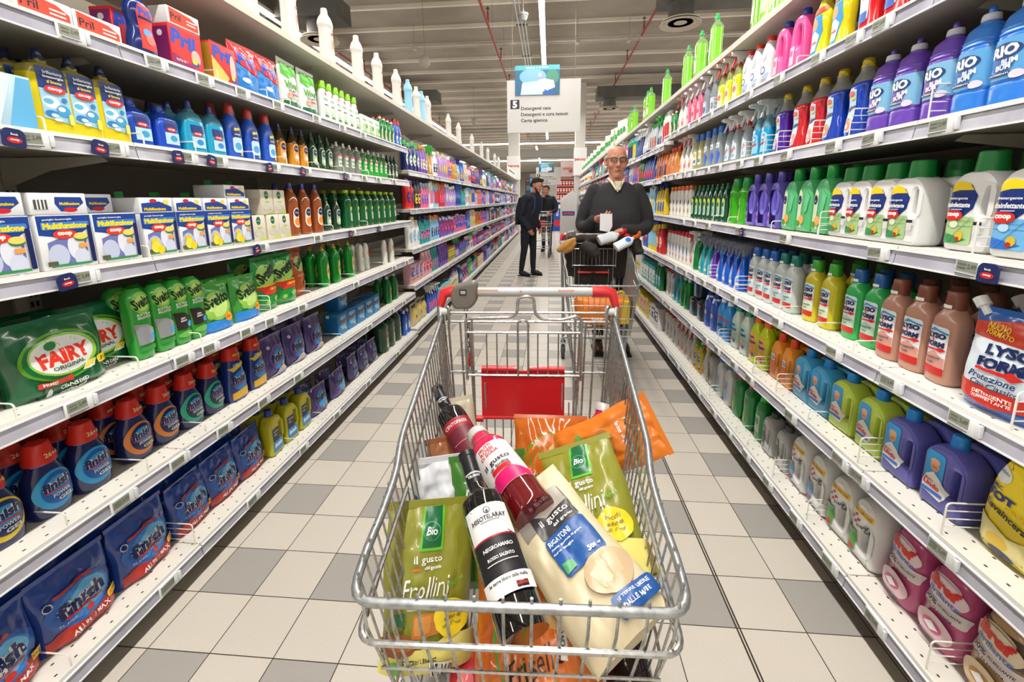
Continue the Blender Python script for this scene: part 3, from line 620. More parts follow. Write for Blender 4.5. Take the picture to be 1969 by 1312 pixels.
bottle('svs', 'dish_soap_bottle', 'bottle', sP, 3, '2e9a34', [(.024,.0,.022,'1b2c62',.9)], SV('EXTRA','BRILLANTEZZA',[('p',[(-.03,.05),(.034,.05),(.036,.09),(.0,.115),(-.036,.12)], M('b4b9be',.2,metal=.5)), ('e',.02,.07,.022,.022,M('3fa0e0',.2)), ('r',0,.036,.06,.014,.003,M('3c8c44',.3))]), r=.2)
bottle('svb', 'dish_soap_bottle', 'bottle', sP, 3, '2e9a34', [(.024,.0,.022,'1b2c62',.9)], SV('EXTRA','POWER',[('p',[(-.03,.055),(.034,.055),(.036,.09),(.0,.115),(-.036,.12)], M('2c2624',.25)), ('e',.02,.07,.022,.022,M('3fa0e0',.2)), ('e',0,.036,.06,.022,M('6fb452',.3)), ('t','ZERO',-.008,.095,.02,.006,w_), ('t','RESIDUI',-.006,.086,.026,.006,w_)]), r=.2)
SVB = [('e',0,.1,.12,.11,M('9ac84c',.25)), ('e',0,.1,.09,.085,M('bfe080',.25)), ('t','Svelto',0,.125,.12,.045,M('14401e',.3),.2,0,.05), ('r',0,.022,.15,.045,.004,M('2f86d8',.3)), ('e',.04,.05,.036,.036,M('f2a61e',.3)), ('t','250',.04,.05,.024,.01,rd), ('e',-.04,.07,.03,.03,M('8cc052',.3))]
bag('svbag', 'detergent_refill_bag', .17, .18, .07, '3f9c3c', SVB, 8)
bag('svtall', 'detergent_refill_bag', .15, .24, .08, '1f8f3c', [('e',-.01,.16,.11,.11,M('a8d468',.25)), ('t','Svelto',0,.175,.13,.055,M('10301a',.3),.45,0,.06), ('p',[(-.07,.11),(.07,.125),(.07,.08),(-.03,.075)], M('d83a26',.3)), ('r',0,.118,.13,.006,.002,ye), ('e',.03,.05,.04,.026,M('8cc052',.3)), ('e',-.03,.04,.03,.02,M('8cc052',.3)), ('t','LIMONE',.02,.1,.06,.01,ye)], 12)
bag('orp', 'detergent_refill_bag', .13, .25, .07, 'b8521f', [('e',0,.17,.08,.08,M('a9c070',.25)), ('t','Svelto',0,.18,.08,.04,M('20351a',.3),.6,0,.05), ('t','ACETO',0,.11,.06,.012,M('f0d0a0',.3)), ('e',.03,.06,.03,.03,M('90a840',.3))], 15)
bottle('svg', 'dish_soap_bottle', 'bottle', P(.085,.055,.215,.14,.014,mid=.95,sh=.85), 2.6, '0f8a2c', [(.014,.212,.012,'d8a020'),(.009,.224,.016,'d8a020',.8)], [('e',.008,.09,.036,.1,M('e6c84a',.3)), ('e',.008,.09,.026,.08,M('f0e2a0',.3)), ('t','Svelto',.008,.095,.03,.014,M('12401e',.3),.9,0,.05)], r=.1)
bottle('whs', 'detergent_bottle', 'bottle', [(0,.02,.02),(.01,.026,.022),(.12,.026,.022),(.17,.022,.018),(.19,.012,.01),(.195,.008,.008)], 2.2, 'e6e6de', (), [('e',0,.12,.02,.05,og), ('r',0,.06,.02,.04,.006,M('b8ccb0',.4))])
FG = lambda c, c2, t='GEL': [('e',0,.072,.098,.108,M(c,.2)), ('e',.004,.075,.08,.088,M(c2,.2)), ('e',.004,.082,.06,.05,M('2f9ade',.2)), ('t','finish',.002,.088,.07,.026,w_,.12,.1,.13), ('t','finish',.002,.088,.07,.026,M('12225e',.25),.12,.1,.05), ('r',.002,.07,.06,.004,.001,rd), ('t','POWER',.008,.058,.045,.01,w_,.08), ('t',t,.016,.044,.04,.011,w_,.08,0,.04), ('r',0,.15,.06,.005,.001,M('8090c8',.3))]
fP = [(0,.044,.03),(.008,.05,.034),(.05,.053,.035),(.1,.05,.034),(.135,.036,.028),(.15,.03,.026),(.155,.03,.026)]
for k, c, c2 in (('fgb','2aa6e4','1560b8'),('fgo','e88a3c','14245e'),('fgg','2fb89a','12404e'),('fgy','f0d02a','16306e')):
    p = bottle(k, 'dishwasher_gel_bottle', 'bottle', fP, 2.6, '1a2660', [(.036,.15,.055,'d42a1e',.72)], FG(c, c2), r=.2, coat=.5)
    l = MB(); decals(l, lambda x, z: -math.sqrt(max(1e-6,(.036-.00018*(z-.15)*1000*.0)**2-x*x))*(1-.28*(z-.15)/.055), [('t','26+6',.006,.172,.034,.012,M('f0e0b0',.3))], .0015); p.part('cap_print', l)
p = bottle('fgq', 'dishwasher_gel_bottle', 'bottle', [(0,.05,.032),(.008,.056,.036),(.06,.056,.036),(.12,.046,.034),(.16,.038,.03),(.175,.034,.028),(.18,.034,.028)], 2.8, '1a3888', [(.036,.176,.055,'cc281c',.8)], [('p',[(-.045,.01),(.045,.012),(.045,.05),(-.045,.04)], M('e0b02a',.3)), ('e',0,.085,.08,.08,M('1f8ade',.2)), ('t','finish',0,.095,.085,.032,w_,.1,.1,.13), ('t','finish',0,.095,.085,.032,M('12225e',.25),.1,.1,.05), ('r',0,.073,.07,.004,.001,rd), ('p',[(-.04,.145),(.03,.165),(.034,.15),(-.03,.13)], M('e6c83c',.3)), ('t','GEL',-.01,.155,.03,.012,w_)], r=.2, coat=.5)
l = MB(); decals(l, lambda x, z: -math.sqrt(max(1e-6,.0345**2-x*x))*(1-.15*(z-.176)/.055), [('t','40+10',0,.2,.04,.012,M('f0d040',.3))], .002); p.part('cap_print', l)
PBF = [('e',0,.09,.12,.12,M('7052a8',.2)), ('e',.01,.08,.09,.1,M('2f9ade',.2)), ('t','finish',.0,.095,.1,.036,w_,.1,.1,.13), ('t','finish',.0,.095,.1,.036,M('15225e',.25),.1,.1,.05), ('r',0,.07,.08,.005,.001,rd), ('e',.01,.05,.014,.014,rd), ('p',[(-.07,.006),(.07,.006),(.02,.045)], M('b9b4cc',.3)), ('e',-.055,.15,.016,.016,M('d8d4e8',.3)), ('e',.01,.036,.016,.012,ye)]
bag('pbag', 'dishwasher_tablet_bag', .17, .19, .07, '4a3c80', PBF, 21, r=.15)
bag('pbag2', 'dishwasher_tablet_bag', .19, .15, .07, '4a3c80', [(q[0],)+q[1:] for q in PBF[:4]]+PBF[7:], 23, r=.15)
carton('fbox', 'dishwasher_tablet_carton', .12, .1, .135, '2a86c8', [('e',.0,.08,.09,.1,M('7cc4f0',.3)), ('t','finish',0,.085,.09,.03,w_,.1,.1,.13), ('t','finish',0,.085,.09,.03,M('15225e',.25),.1,.1,.05), ('r',0,.064,.08,.005,.001,rd), ('e',.03,.03,.022,.018,ye), ('r',0,.122,.1,.012,.002,M('1c4fa0',.4))], side=[('r',0,.07,.08,.1,.003,M('1f6cb0',.4)), ('r',-.02,.12,.02,.02,.001,w_)])
FRB = lambda t: [('p',[(-.088,.006),(.088,.006),(.088,.066),(.03,.072),(0,.058),(-.03,.06),(-.088,.04)], M('b8322a',.25)), ('e',.004,.105,.17,.12,M('2260b8',.25)), ('e',.01,.105,.13,.1,M('2f86dc',.25)), ('e',.02,.11,.09,.08,M('6fbcf0',.25)), ('t','finish',.0,.108,.115,.042,w_,.1,.1,.13), ('t','finish',.0,.108,.115,.042,M('16266a',.25),.1,.1,.05), ('r',0,.084,.095,.005,.001,M('d8281e',.3)), ('e',.01,.068,.022,.018,M('c82a20',.3)), ('t','SUPER',-.04,.072,.04,.008,M('9ab8e0',.3)), ('t','ALL IN 1 MAX',.008,.036,.1,.014,w_,.1), ('p',[(-.06,.15),(-.055,.158),(.03,.17),(.035,.162)], M('b8322a',.3)), ('e',-.07,.14,.02,.02,M('c8d4e8',.3)), ('e',-.07,.14,.015,.015,M('16266a',.3)), ('r',.072,.06,.03,.022,.003,ye), ('t',t,.072,.06,.022,.012,rd)]
for k, t, sd in (('frb','32+1',31),('frb2','36+6',33),('frb3','32+1',36)): bag(k, 'dishwasher_tablet_bag', .2, .21, .085, '20459c', FRB(t), sd, r=.2, wr=.008)
YO = rnd([(-.048,.0),(.048,.0),(.05,.15),(.035,.175),(.012,.19),(-.03,.19),(-.05,.15)], .014); YH = rnd([(.022,.075),(.038,.08),(.038,.14),(.022,.145)], .006)
jug('yjug', 'dishwasher_liquid_jug', YO, YH, .055, 'c2bc20', [(.017,.188,.03,'1c3f9a',-.01)], [('r',-.012,.1,.05,.06,.004,M('1a2348',.3)), ('t','LIQUID',-.012,.115,.035,.009,w_), ('t','GEL',-.018,.1,.022,.009,w_), ('r',-.004,.045,.07,.05,.006,M('2a86cc',.3)), ('t','finish',-.004,.05,.055,.02,M('e8eef8',.3),.05,.1,.05)])
bottle('flag', 'dish_soap_flagon', 'bottle', P(.13,.11,.235,.16,.022,sh=.9), 2.4, '1c4a34', [(.024,.232,.022,'1c3a2c')], [('r',.02,.085,.065,.11,.006,M('e2d8b4',.35)), ('r',.02,.118,.06,.03,.004,M('b84a2c',.35)), ('e',.02,.065,.05,.05,M('a8b878',.35))], r=.15)
bottle('blb', 'fabric_softener_bottle', 'bottle', P(.08,.05,.2,.14,.014,mid=.93), 2.5, '1f5fd0', [(.015,.198,.03,'d8dcec',.8)], [('r',0,.08,.05,.07,.01,M('9cc8ec',.35)), ('e',0,.08,.03,.03,w_)], r=.15)
bottle('gr2', 'dish_soap_bottle', 'bottle', P(.085,.06,.2,.13,.014,mid=.95), 2.6, '127a30', [(.014,.198,.024,'e0e4e0',.8)], [('e',.012,.085,.036,.08,w_), ('r',.012,.085,.02,.05,.004,rd)], r=.1)
TWP = [(0,.032,.026),(.006,.04,.032),(.05,.04,.03),(.12,.036,.028),(.17,.036,.028),(.195,.04,.032),(.225,.03,.026),(.245,.016,.016),(.262,.015,.015)]
bottle('tw', 'white_bleach_bottle', 'bottle', TWP, 3.2, 'dad8d2', [(.016,.26,.012,'dddbd6',.95)], [('r',.014,.1,.02,.09,.004,M('ecd9cf',.4)), ('e',.014,.15,.02,.014,rd), ('r',.014,.1,.012,.04,.002,M('dc8a6a',.4))], r=.45)
bottle('tb', 'blue_bleach_bottle', 'bottle', TWP, 3.2, '8fcbe8', [(.016,.26,.012,'8fcbe8',.95)], (), r=.4)
# ---- right shelving
CND = [('r',.0,.09,.045,.1,.006,M('d3dba0',.35)), ('e',0,.12,.03,.03,M('5a9a3c',.35)), ('r',0,.07,.03,.02,.002,w_)]
bottle('cand', 'green_floor_cleaner_bottle', 'bottle', [(0,.034,.026),(.006,.041,.032),(.1,.04,.031),(.2,.04,.031),(.222,.03,.024),(.238,.013,.013),(.25,.012,.012)], 4, '8ed05a', [(.015,.248,.016,'1fb45a'),(.009,.264,.016,'1fb45a',.8)], CND, liquid=(.205,'86d83e'), mat=clear_mat('c8e8b0',.5))
PO = rnd([(-.055,0),(.055,0),(.05,.12),(.042,.19),(.012,.205),(-.026,.2),(-.045,.16)], .016)
jug('pjug', 'pink_detergent_jug', PO, rnd([(-.002,.085),(.03,.09),(.032,.155),(.006,.16)], .012), .07, 'f052a4', [(.019,.2,.03,'1f3fa8',-.008)], [('r',-.028,.06,.04,.07,.006,M('e8c8dc',.35)), ('e',-.028,.07,.025,.025,pk)])
bottle('wwc', 'white_toilet_cleaner_bottle', 'bottle', P(.085,.055,.2,.13,.018,mid=.96), 2.8, 'f2f3f5', [(.02,.196,.022,'e0301e',.9)], [('e',-.005,.075,.04,.034,M('1f3f9c',.35)), ('e',-.003,.075,.028,.022,w_), ('p',[(-.02,.02),(.03,.02),(.035,.06),(-.01,.05)], M('9cc4e8',.35)), ('r',.01,.03,.03,.01,.002,M('e88a3a',.4)), ('e',.0,.14,.04,.05,M('e4e6ea',.3))])
MLD = lambda: [('r',-.022,.1,.052,.11,.01,M('1f9be0',.35)), ('e',-.022,.118,.026,.034,M('d99a72',.45)), ('e',-.022,.128,.027,.018,M('e2a880',.45)), ('p',[(-.047,.04),(.006,.03),(.018,.045),(.02,.062),(.0,.085),(-.022,.1),(-.042,.085),(-.05,.06)], w_), ('r',-.022,.113,.014,.0015,.0005,M('7a4a36',.5)), ('t','Mastro',-.03,.075,.024,.007,rd,-.05), ('t','Lindo',-.022,.063,.046,.014,M('d42a22',.35),-.1,0,.05), ('r',-.018,.046,.06,.009,.004,M('2a6fd0',.35))]
bottle('mly', 'floor_cleaner_bottle', 'bottle', P(.09,.05,.2,.13,.017,mid=.92), 3, 'e2d81e', [(.018,.196,.024,'2f7fd0',.9)], [('p',[(-.035,.02),(.0,.02),(.03,.09),(.02,.15),(-.02,.15),(-.038,.09)], M('2f9be0',.35)), ('e',-.012,.12,.03,.04,M('e2a880',.45)), ('p',[(-.036,.03),(.0,.03),(.016,.08),(-.01,.1),(-.036,.085)], w_), ('r',0,.165,.07,.02,.004,M('d8482c',.35)), ('t','Lindo',-.014,.06,.036,.012,rd)], r=.12)
bottle('rbl', 'floor_cleaner_bottle', 'bottle', P(.09,.05,.2,.13,.017,mid=.92), 3, 'cf2026', [(.018,.196,.024,'2f5fd0',.9)], [('r',-.01,.09,.05,.1,.006,M('e8ecf4',.35)), ('e',-.01,.12,.03,.04,M('e2a880',.45)), ('r',-.01,.05,.04,.03,.002,M('2f5fc0',.35))], r=.12)
bottle('ysp', 'trigger_spray_bottle', 'spray bottle', P(.08,.045,.19,.12,.013,mid=.9), 3, 'd0dc30', [(.016,.186,.016,'dc3a26')], [('p',[(-.03,.02),(.03,.02),(.03,.09),(.0,.11),(-.03,.09)], M('f0dcc0',.35)), ('e',0,.07,.04,.03,M('e06a50',.35))], spray=('f0f0f0','d8281e',.95), liquid=(.14,'d8e21a'), mat=clear_mat('dfe8a0',.5))
bottle('csp', 'trigger_spray_bottle', 'spray bottle', P(.08,.045,.19,.12,.013,mid=.9), 3, 'c6d2e0', [], [('r',0,.06,.06,.08,.006,M('b8cde8',.35)), ('e',0,.05,.045,.04,M('2a3f8c',.35)), ('e',0,.08,.04,.02,M('f0f2f6',.35))], spray=('f0f0f0','e8e8ea',.95), mat=clear_mat('d8e0ea',.55))
bottle('psp', 'trigger_spray_bottle', 'spray bottle', P(.075,.045,.18,.12,.013,mid=.9), 3, 'e8668c', [], [('r',0,.07,.05,.09,.006,M('f2b8c8',.35)), ('e',0,.07,.036,.03,rd)], spray=('f2e8ec','e8e8ea',.9), r=.15)
RIOD = lambda a, b: [('r',0,.1,.088,.085,.001,M(a,.35)), ('e',-.004,.09,.05,.04,M(b,.35)), ('e',-.004,.116,.068,.034,M('14407c',.35)), ('t','RIO',-.004,.117,.056,.024,w_,.05,0,.05), ('t','BUM',.01,.094,.03,.012,w_,.08,0,.04), ('t','BUM',.0,.083,.03,.012,w_,.08,0,.04), ('r',-.008,.069,.05,.007,.001,M('2a2f6a',.35)), ('t','PAVIMENTI',-.008,.069,.044,.004,w_), ('e',.026,.064,.022,.018,M('e6d8ec',.35))]
RP = [(0,.038,.032),(.006,.045,.038),(.045,.046,.039),(.05,.044,.037),(.055,.046,.039),(.06,.045,.038),(.144,.045,.038),(.149,.043,.036),(.154,.045,.038),(.159,.043,.036),(.164,.044,.037),(.169,.042,.035),(.19,.034,.03),(.204,.017,.017),(.212,.015,.015)]
bottle('riop', 'floor_cleaner_bottle', 'bottle', RP, 2.6, '6a45b4', [(.018,.206,.016,'cfd2d8',.95),(.008,.222,.016,'6a45b4',.8)], RIOD('7fb8dc','7a4fb0'), r=.2, coat=.5)
bottle('riob', 'floor_cleaner_bottle', 'bottle', RP, 2.6, '2f80de', [(.018,.206,.016,'cfd2d8',.95),(.008,.222,.016,'2f80de',.8)], RIOD('5aa4dc','2a6cb8'), r=.2, coat=.5)
FB = [(0,.036,.028),(.006,.046,.036),(.05,.045,.034),(.1,.038,.03),(.15,.044,.033),(.165,.043,.032),(.19,.028,.024),(.205,.018,.018),(.225,.017,.017)]
FBD = lambda c: [('p',[(-.04,.02),(.0,.02),(.012,.06),(.012,.15),(-.016,.158),(-.034,.14),(-.034,.07)], M('bcd8ec',.35)), ('e',-.012,.045,.036,.04,M(c,.35)), ('e',-.018,.04,.016,.014,M('f0e6d0',.35)), ('e',-.004,.055,.014,.012,M('e8b04a',.35)), ('t','Fabuloso',-.012,.095,.05,.018,M('1a2c5a',.3),.15,.2,.04), ('e',-.01,.14,.03,.016,M('e86a4a',.35)), ('e',.0,.125,.02,.008,M('f0d24a',.35))]
for k, c, d in (('fabb','1440b0','e08a6a'),('fabr','c8202c','e8a0b0'),('fabp','4a1f9c','c8a0d8')):
    bottle(k, 'floor_cleaner_bottle', 'bottle', FB, 3, c, [(.019,.218,.012,'d8bf1c'),(.017,.228,.016,'c8b01c',.9)], FBD(d), liquid=(.172,c), mat=clear_mat('cfd0c8',.5))
bottle('cysp', 'glass_spray_bottle', 'spray bottle', P(.07,.045,.185,.11,.012,mid=.9), 3, '1f9cd0', [], [('p',[(-.026,.02),(.03,.02),(.028,.1),(.005,.115),(-.022,.1)], M('8fd0ee',.35)), ('e',.002,.085,.03,.028,M('2f6cc0',.35)), ('e',.002,.085,.02,.018,w_), ('p',[(-.02,.05),(.024,.06),(.02,.068),(-.016,.06)], rd)], spray=('c8d4d8','b8c4c8',.95), liquid=(.13,'1499d0'), mat=clear_mat('a8dcec',.5))
bottle('ajx', 'glass_spray_bottle', 'spray bottle', P(.075,.045,.185,.11,.012,mid=.9), 3, 'd0dadf', [(.016,.18,.02,'d0281e')], [('p',[(-.03,.02),(.03,.02),(.03,.1),(-.005,.12),(-.03,.08)], M('d9e6f2',.35)), ('t','AJAX',0,.07,.05,.024,rd,.5,0,.05), ('e',0,.04,.04,.02,M('8fb8e0',.35))], spray=('f4f4f4','e8e8e8',.95), mat=clear_mat('dfe8ec',.5))
bottle('clb', 'descaler_bottle', 'bottle', P(.075,.05,.19,.12,.02,mid=.92), 3, 'd8e0e4', [(.022,.186,.045,'1f62b8',.9)], [('p',[(-.02,.02),(.02,.02),(.03,.07),(.01,.1),(-.02,.08)], M('2f5fc8',.35)), ('r',0,.12,.05,.03,.004,M('e8eef4',.35)), ('t','ACE',0,.12,.03,.014,nv)], mat=clear_mat('dfe8ec',.5))
bottle('clyl', 'descaler_bottle', 'bottle', P(.075,.05,.19,.12,.02,mid=.92), 3, 'd8e0a4', [(.022,.186,.045,'1f62b8',.9)], [('r',0,.08,.055,.09,.004,M('efeccf',.35)), ('e',0,.1,.04,.024,M('e8c83a',.35)), ('r',0,.06,.04,.02,.002,M('4a7ac0',.35))], mat=clear_mat('e6e6b8',.5))
DO = rnd([(-.06,0),(.054,0),(.06,.03),(.06,.165),(.03,.192),(-.034,.192),(-.06,.165)], .016); DH = rnd([(.03,.088),(.046,.094),(.046,.15),(.034,.155),(.028,.12)], .007)
DD = lambda c, c2: [('p',[(-.055,.115),(-.055,.15),(-.03,.162),(.0,.16),(.018,.135),(.012,.105),(-.012,.085),(-.055,.08)], M('14307c',.35)), ('p',[(-.056,.142),(-.03,.148),(.008,.148),(-.006,.164),(-.03,.17),(-.056,.164)], ye), ('r',-.018,.052,.074,.066,.006,M(c,.4)), ('p',[(-.055,.02),(-.02,.02),(.01,.03),(-.055,.045)], M(c2,.4)), ('r',-.018,.062,.07,.0012,.0004,M('7f9a70' if c[0]=='a' else '4a8ac0',.4)), ('r',-.018,.074,.07,.0012,.0004,M('7f9a70' if c[0]=='a' else '4a8ac0',.4)), ('p',[(-.045,.022),(-.043,.022),(.012,.082),(.010,.082)], M('7f9a70' if c[0]=='a' else '4a8ac0',.4)), ('e',-.03,.066,.022,.018,M('d9e8c8' if c[0]=='a' else 'b8dcf4',.4)), ('e',-.01,.038,.02,.022,M('d8b82a',.4)), ('e',-.014,.03,.012,.012,M('a82c2c',.4)), ('e',-.034,.088,.05,.026,M('d42620',.35)), ('t','coop',-.034,.088,.034,.012,w_,0,0,.06), ('t','detergente',-.026,.128,.05,.008,w_), ('t','disinfettante',-.024,.113,.064,.012,w_,0,0,.03), ('r',-.026,.102,.03,.003,.001,M('9ab0e0',.4)), ('r',.035,.07,.02,.008,.001,k_), ('r',.035,.055,.018,.02,.001,M('d8dad8',.5))]
jug('dis', 'disinfectant_jug', DO, DH, .075, 'eceded', [(.03,.188,.05,'0f7a34',-.002)], DD('a9c88a','2f8a4c'), rr=.014)
jug('disb', 'disinfectant_jug', DO, DH, .075, 'eceded', [(.03,.188,.05,'1c4fb0',-.002)], DD('6fb4e8','2a6fd0'), rr=.014)
GO = rnd([(-.055,0),(.05,0),(.054,.04),(.05,.16),(.022,.205),(-.02,.205),(-.052,.165)], .02); GH = rnd([(.012,.075),(.034,.09),(.036,.14),(.02,.155),(.008,.12)], .01)
jug('gmj', 'floor_cleaner_jug', GO, None, .07, '52b877', [(.021,.202,.048,'159a44',-.0)], [('p',[(-.045,.02),(-.0,.02),(-.012,.07),(-.01,.15),(-.03,.168),(-.045,.14)], M('d4dfc0',.4)), ('e',-.026,.125,.024,.034,nv), ('e',-.026,.12,.01,.008,pk), ('e',-.004,.05,.034,.034,M('f0b82a',.4)), ('e',-.004,.05,.016,.016,M('f0a0b0',.4)), ('e',-.026,.035,.03,.024,M('4f9a3c',.4)), ('p',[(.012,.075),(.03,.085),(.036,.14),(.02,.158),(.01,.12)], M('6cc890',.2))], rr=.02)
jug('pmj', 'floor_cleaner_jug', GO, GH, .065, '6a5cc4', [(.019,.202,.045,'5348a8',-.0)], [('p',[(-.045,.02),(-.015,.02),(-.02,.09),(-.03,.12),(-.045,.1)], M('8f84dc',.4)), ('e',-.03,.045,.024,.02,M('a83c7c',.4)), ('e',-.034,.085,.02,.03,nv)], rr=.02)
bottle('bgr', 'dish_soap_bottle', 'bottle', P(.1,.07,.195,.15,.025,mid=.85,sh=.9), 3, '3cae1c', [(.03,.19,.05,'0f8a3c',.85)], [('p',[(-.042,.02),(-.01,.02),(-.012,.1),(-.022,.14),(-.04,.1)], M('dcd890',.35)), ('e',-.026,.09,.024,.024,gr), ('e',-.026,.05,.02,.02,og)], r=.12)
bottle('dgl', 'dish_soap_bottle', 'bottle', P(.07,.045,.19,.12,.013,mid=.95), 3, '0c4c38', [(.014,.186,.014,'0f6a44'),(.009,.2,.02,'0f6a44',.8)], [('r',0,.08,.044,.1,.01,M('c9dcae',.35)), ('e',0,.122,.04,.028,M('c8dc24',.35)), ('e',0,.1,.026,.026,M('1d6b45',.35)), ('e',0,.06,.026,.034,M('8fc4d8',.35))], r=.1)
bottle('wor', 'polish_bottle', 'bottle', P(.06,.045,.2,.15,.017), 2.6, 'e9e7e0', [(.019,.196,.034,'dc6a2c',.9)], [('e',0,.11,.024,.036,nv), ('e',0,.05,.02,.036,M('a85a34',.4))])
LYD = lambda c, c2='cc2a26': [('r',0,.088,.062,.125,.008,M('eef0f2',.35)), ('p',[(-.03,.03),(.03,.03),(.03,.07),(.0,.085),(-.03,.07)], M(c,.35)), ('r',0,.034,.062,.02,.002,M(c2,.35)), ('p',[(-.028,.134),(-.01,.146),(.03,.138),(.03,.133),(-.01,.14)], M('2a9ad8',.35)), ('t','LYSO',0,.126,.054,.015,M('1a2858',.3),.05,.1,.06), ('t','FORM',0,.104,.054,.015,M('1a2858',.3),.05,.1,.06), ('t','+',-.006,.115,.008,.008,rd,0,0,.05), ('p',[(-.028,.09),(.02,.094),(.02,.098),(.031,.092),(.02,.086),(.02,.089),(-.028,.086)], M('d42a26',.35)), ('t','Protezione',0,.068,.044,.008,M('33405a',.4),.1), ('t','Casa',-.004,.056,.02,.008,M('33405a',.4),.1)]
for k, c, cc, c2 in (('lbr','b98a76','7a4434','d89a8c'),('lgn','2fae58','1c5c9c','b8d8c0'),('lye','cfc22a','3aa02c','d8e8c8'),('lgy','c6cfd0','1f5fb0','c8e4ee'),('lgt','c6cfd0','14746c','b8dcd8'),('lol','8a8a3c','3aa02c','d8e8c8')):
    bottle(k, 'disinfectant_bottle', 'bottle', P(.085,.062,.2,.15,.02,mid=1,sh=.8), 2.6, c, [(.022,.196,.046,cc,.92)], LYD(c2)+[('r',0,.21,.0,.0,0,w_)][:0], r=.25)
    l = MB(); decals(l, lambda x, z: -math.sqrt(max(1e-6,.022**2-x*x)), [('r',0,.204,.026,.009,.001,w_)], .0012); PR[k].part('cap_seal', l)
bag('lpouch', 'disinfectant_refill_bag', .2, .22, .08, '2a5fb0', [('p',[(-.085,.05),(.085,.05),(.085,.165),(-.085,.165)], M('dbe7f0',.3)), ('p',[(-.09,.165),(.09,.16),(.09,.2),(.0,.212),(-.09,.195)], M('d0402c',.3)), ('p',[(-.09,.03),(.0,.018),(.09,.035),(.09,.058),(-.09,.062)], M('cf3a2e',.3)), ('t','NUOVO',-.03,.192,.05,.014,ye,-.1), ('t','FORMATO',-.024,.178,.06,.012,ye,-.1), ('t','LYSO',.01,.146,.1,.024,M('1a2858',.3),.05,.1,.06), ('t','FORM',.0,.116,.1,.024,M('1a2858',.3),.05,.1,.06), ('p',[(-.05,.1),(.03,.104),(.03,.11),(.05,.1),(.03,.09),(.03,.096),(-.05,.094)], M('d42a26',.3)), ('t','Protezione',-.01,.082,.1,.015,M('24406a',.4),.0,.2), ('t','Casa Classico',.0,.066,.1,.012,M('24406a',.4),.0,.2), ('t','DETERGENTE',0,.046,.08,.008,w_), ('t','DISINFETTANTE',0,.036,.08,.008,w_)], 41, spout='e6e9ea', r=.2)
SBP = [(0,.034,.026),(.006,.042,.03),(.06,.042,.03),(.12,.03,.024),(.15,.02,.018),(.175,.013,.013),(.19,.012,.012)]
for k, c in (('sbl','1458c8'),('ste','18a0a8'),('spu','6a38b8')):
    bottle(k, 'trigger_spray_bottle', 'spray bottle', SBP, 3, c, [], [('p',[(-.034,.02),(.02,.02),(.01,.11),(-.004,.13),(-.014,.11),(-.034,.05)], M('8fb4e0',.35)), ('p',[(-.012,.1),(.006,.1),(-.003,.13)], M('ef5a40',.35)), ('t','Smac',-.008,.07,.04,.014,w_,.9,0,.04), ('r',0,.035,.04,.016,.002,w_)], spray=('7c8292','6c7282',.95), r=.1)
bottle('sgr', 'cleaner_bottle', 'bottle', [(0,.03,.026),(.006,.038,.032),(.1,.034,.03),(.17,.024,.022),(.19,.015,.015),(.2,.014,.014)], 2.4, '0f7c34', [(.015,.198,.05,'b8c4c4',.8)], [('r',-.012,.07,.026,.08,.006,M('b9d8c8',.4))], r=.1)
bottle('wrd', 'stain_remover_bottle', 'bottle', P(.062,.045,.205,.15,.018), 2.6, 'ecebe6', [(.02,.2,.022,'c81e28',.9)], [('e',0,.1,.026,.07,M('6a7ab8',.4)), ('p',[(-.01,.03),(.012,.03),(.006,.06)], rd)])
MO = rnd([(-.062,0),(.058,0),(.062,.02),(.062,.15),(.02,.18),(-.03,.18),(-.062,.15)], .016); MH = rnd([(.022,.06),(.042,.06),(.042,.13),(.026,.13)], .006)
for k, c in (('mlp','5858a8'),('mll','b4cc4a'),('mlb','3f9ccc')):
    jug(k, 'floor_cleaner_jug', MO, MH, .07, c, [(.019,.176,.036,'1f7cc8',-.005)], MLD(), rr=.014)
OO = rnd([(-.045,0),(.045,0),(.048,.13),(.02,.18),(-.02,.18),(-.048,.13)], .014); OH = rnd([(.012,.07),(.03,.075),(.03,.12),(.014,.125)], .006)
jug('orj', 'disinfectant_jug', OO, OH, .055, 'e08a24', [(.018,.176,.04,'d8401c',0)], [('r',-.018,.06,.042,.08,.006,M('e0622c',.35)), ('r',-.018,.1,.03,.03,.004,w_), ('t','LYSO',-.018,.105,.024,.008,nv), ('t','FORM',-.018,.095,.024,.008,nv)], rr=.012)
SPD = lambda c: [('r',0,.09,.06,.12,.02,M(c,.35)), ('t','Spic',-.004,.13,.044,.02,M('1a2c7c',.3),.05,0,.06), ('t','Span',.004,.105,.048,.02,M('1a2c7c',.3),.05,0,.06), ('e',-.01,.05,.03,.024,M('e8602a',.35)), ('e',.014,.044,.022,.02,M('4a4a9c',.35)), ('e',.0,.07,.026,.02,M('f0c04a',.35))]
bottle('spy', 'floor_cleaner_bottle', 'bottle', P(.085,.06,.205,.14,.018,mid=.95), 3, 'bccc1e', [(.019,.202,.04,'e8581c',.9)], SPD('f0a24a'), r=.12)
bottle('spw', 'floor_cleaner_bottle', 'bottle', P(.085,.06,.205,.14,.018,mid=.95), 3, 'c4d4c8', [(.019,.202,.04,'18906c',.9)], SPD('9ccfd0'), r=.2)
bottle('bwh', 'bleach_bottle', 'bottle', P(.085,.06,.205,.14,.02,mid=.97), 3, '2450b4', [(.03,.17,.03,'eceef2',.8),(.02,.2,.03,'1c2c7c',.9)], [('r',0,.07,.06,.09,.006,M('2c62c8',.35)), ('e',0,.09,.04,.03,w_)], r=.25)
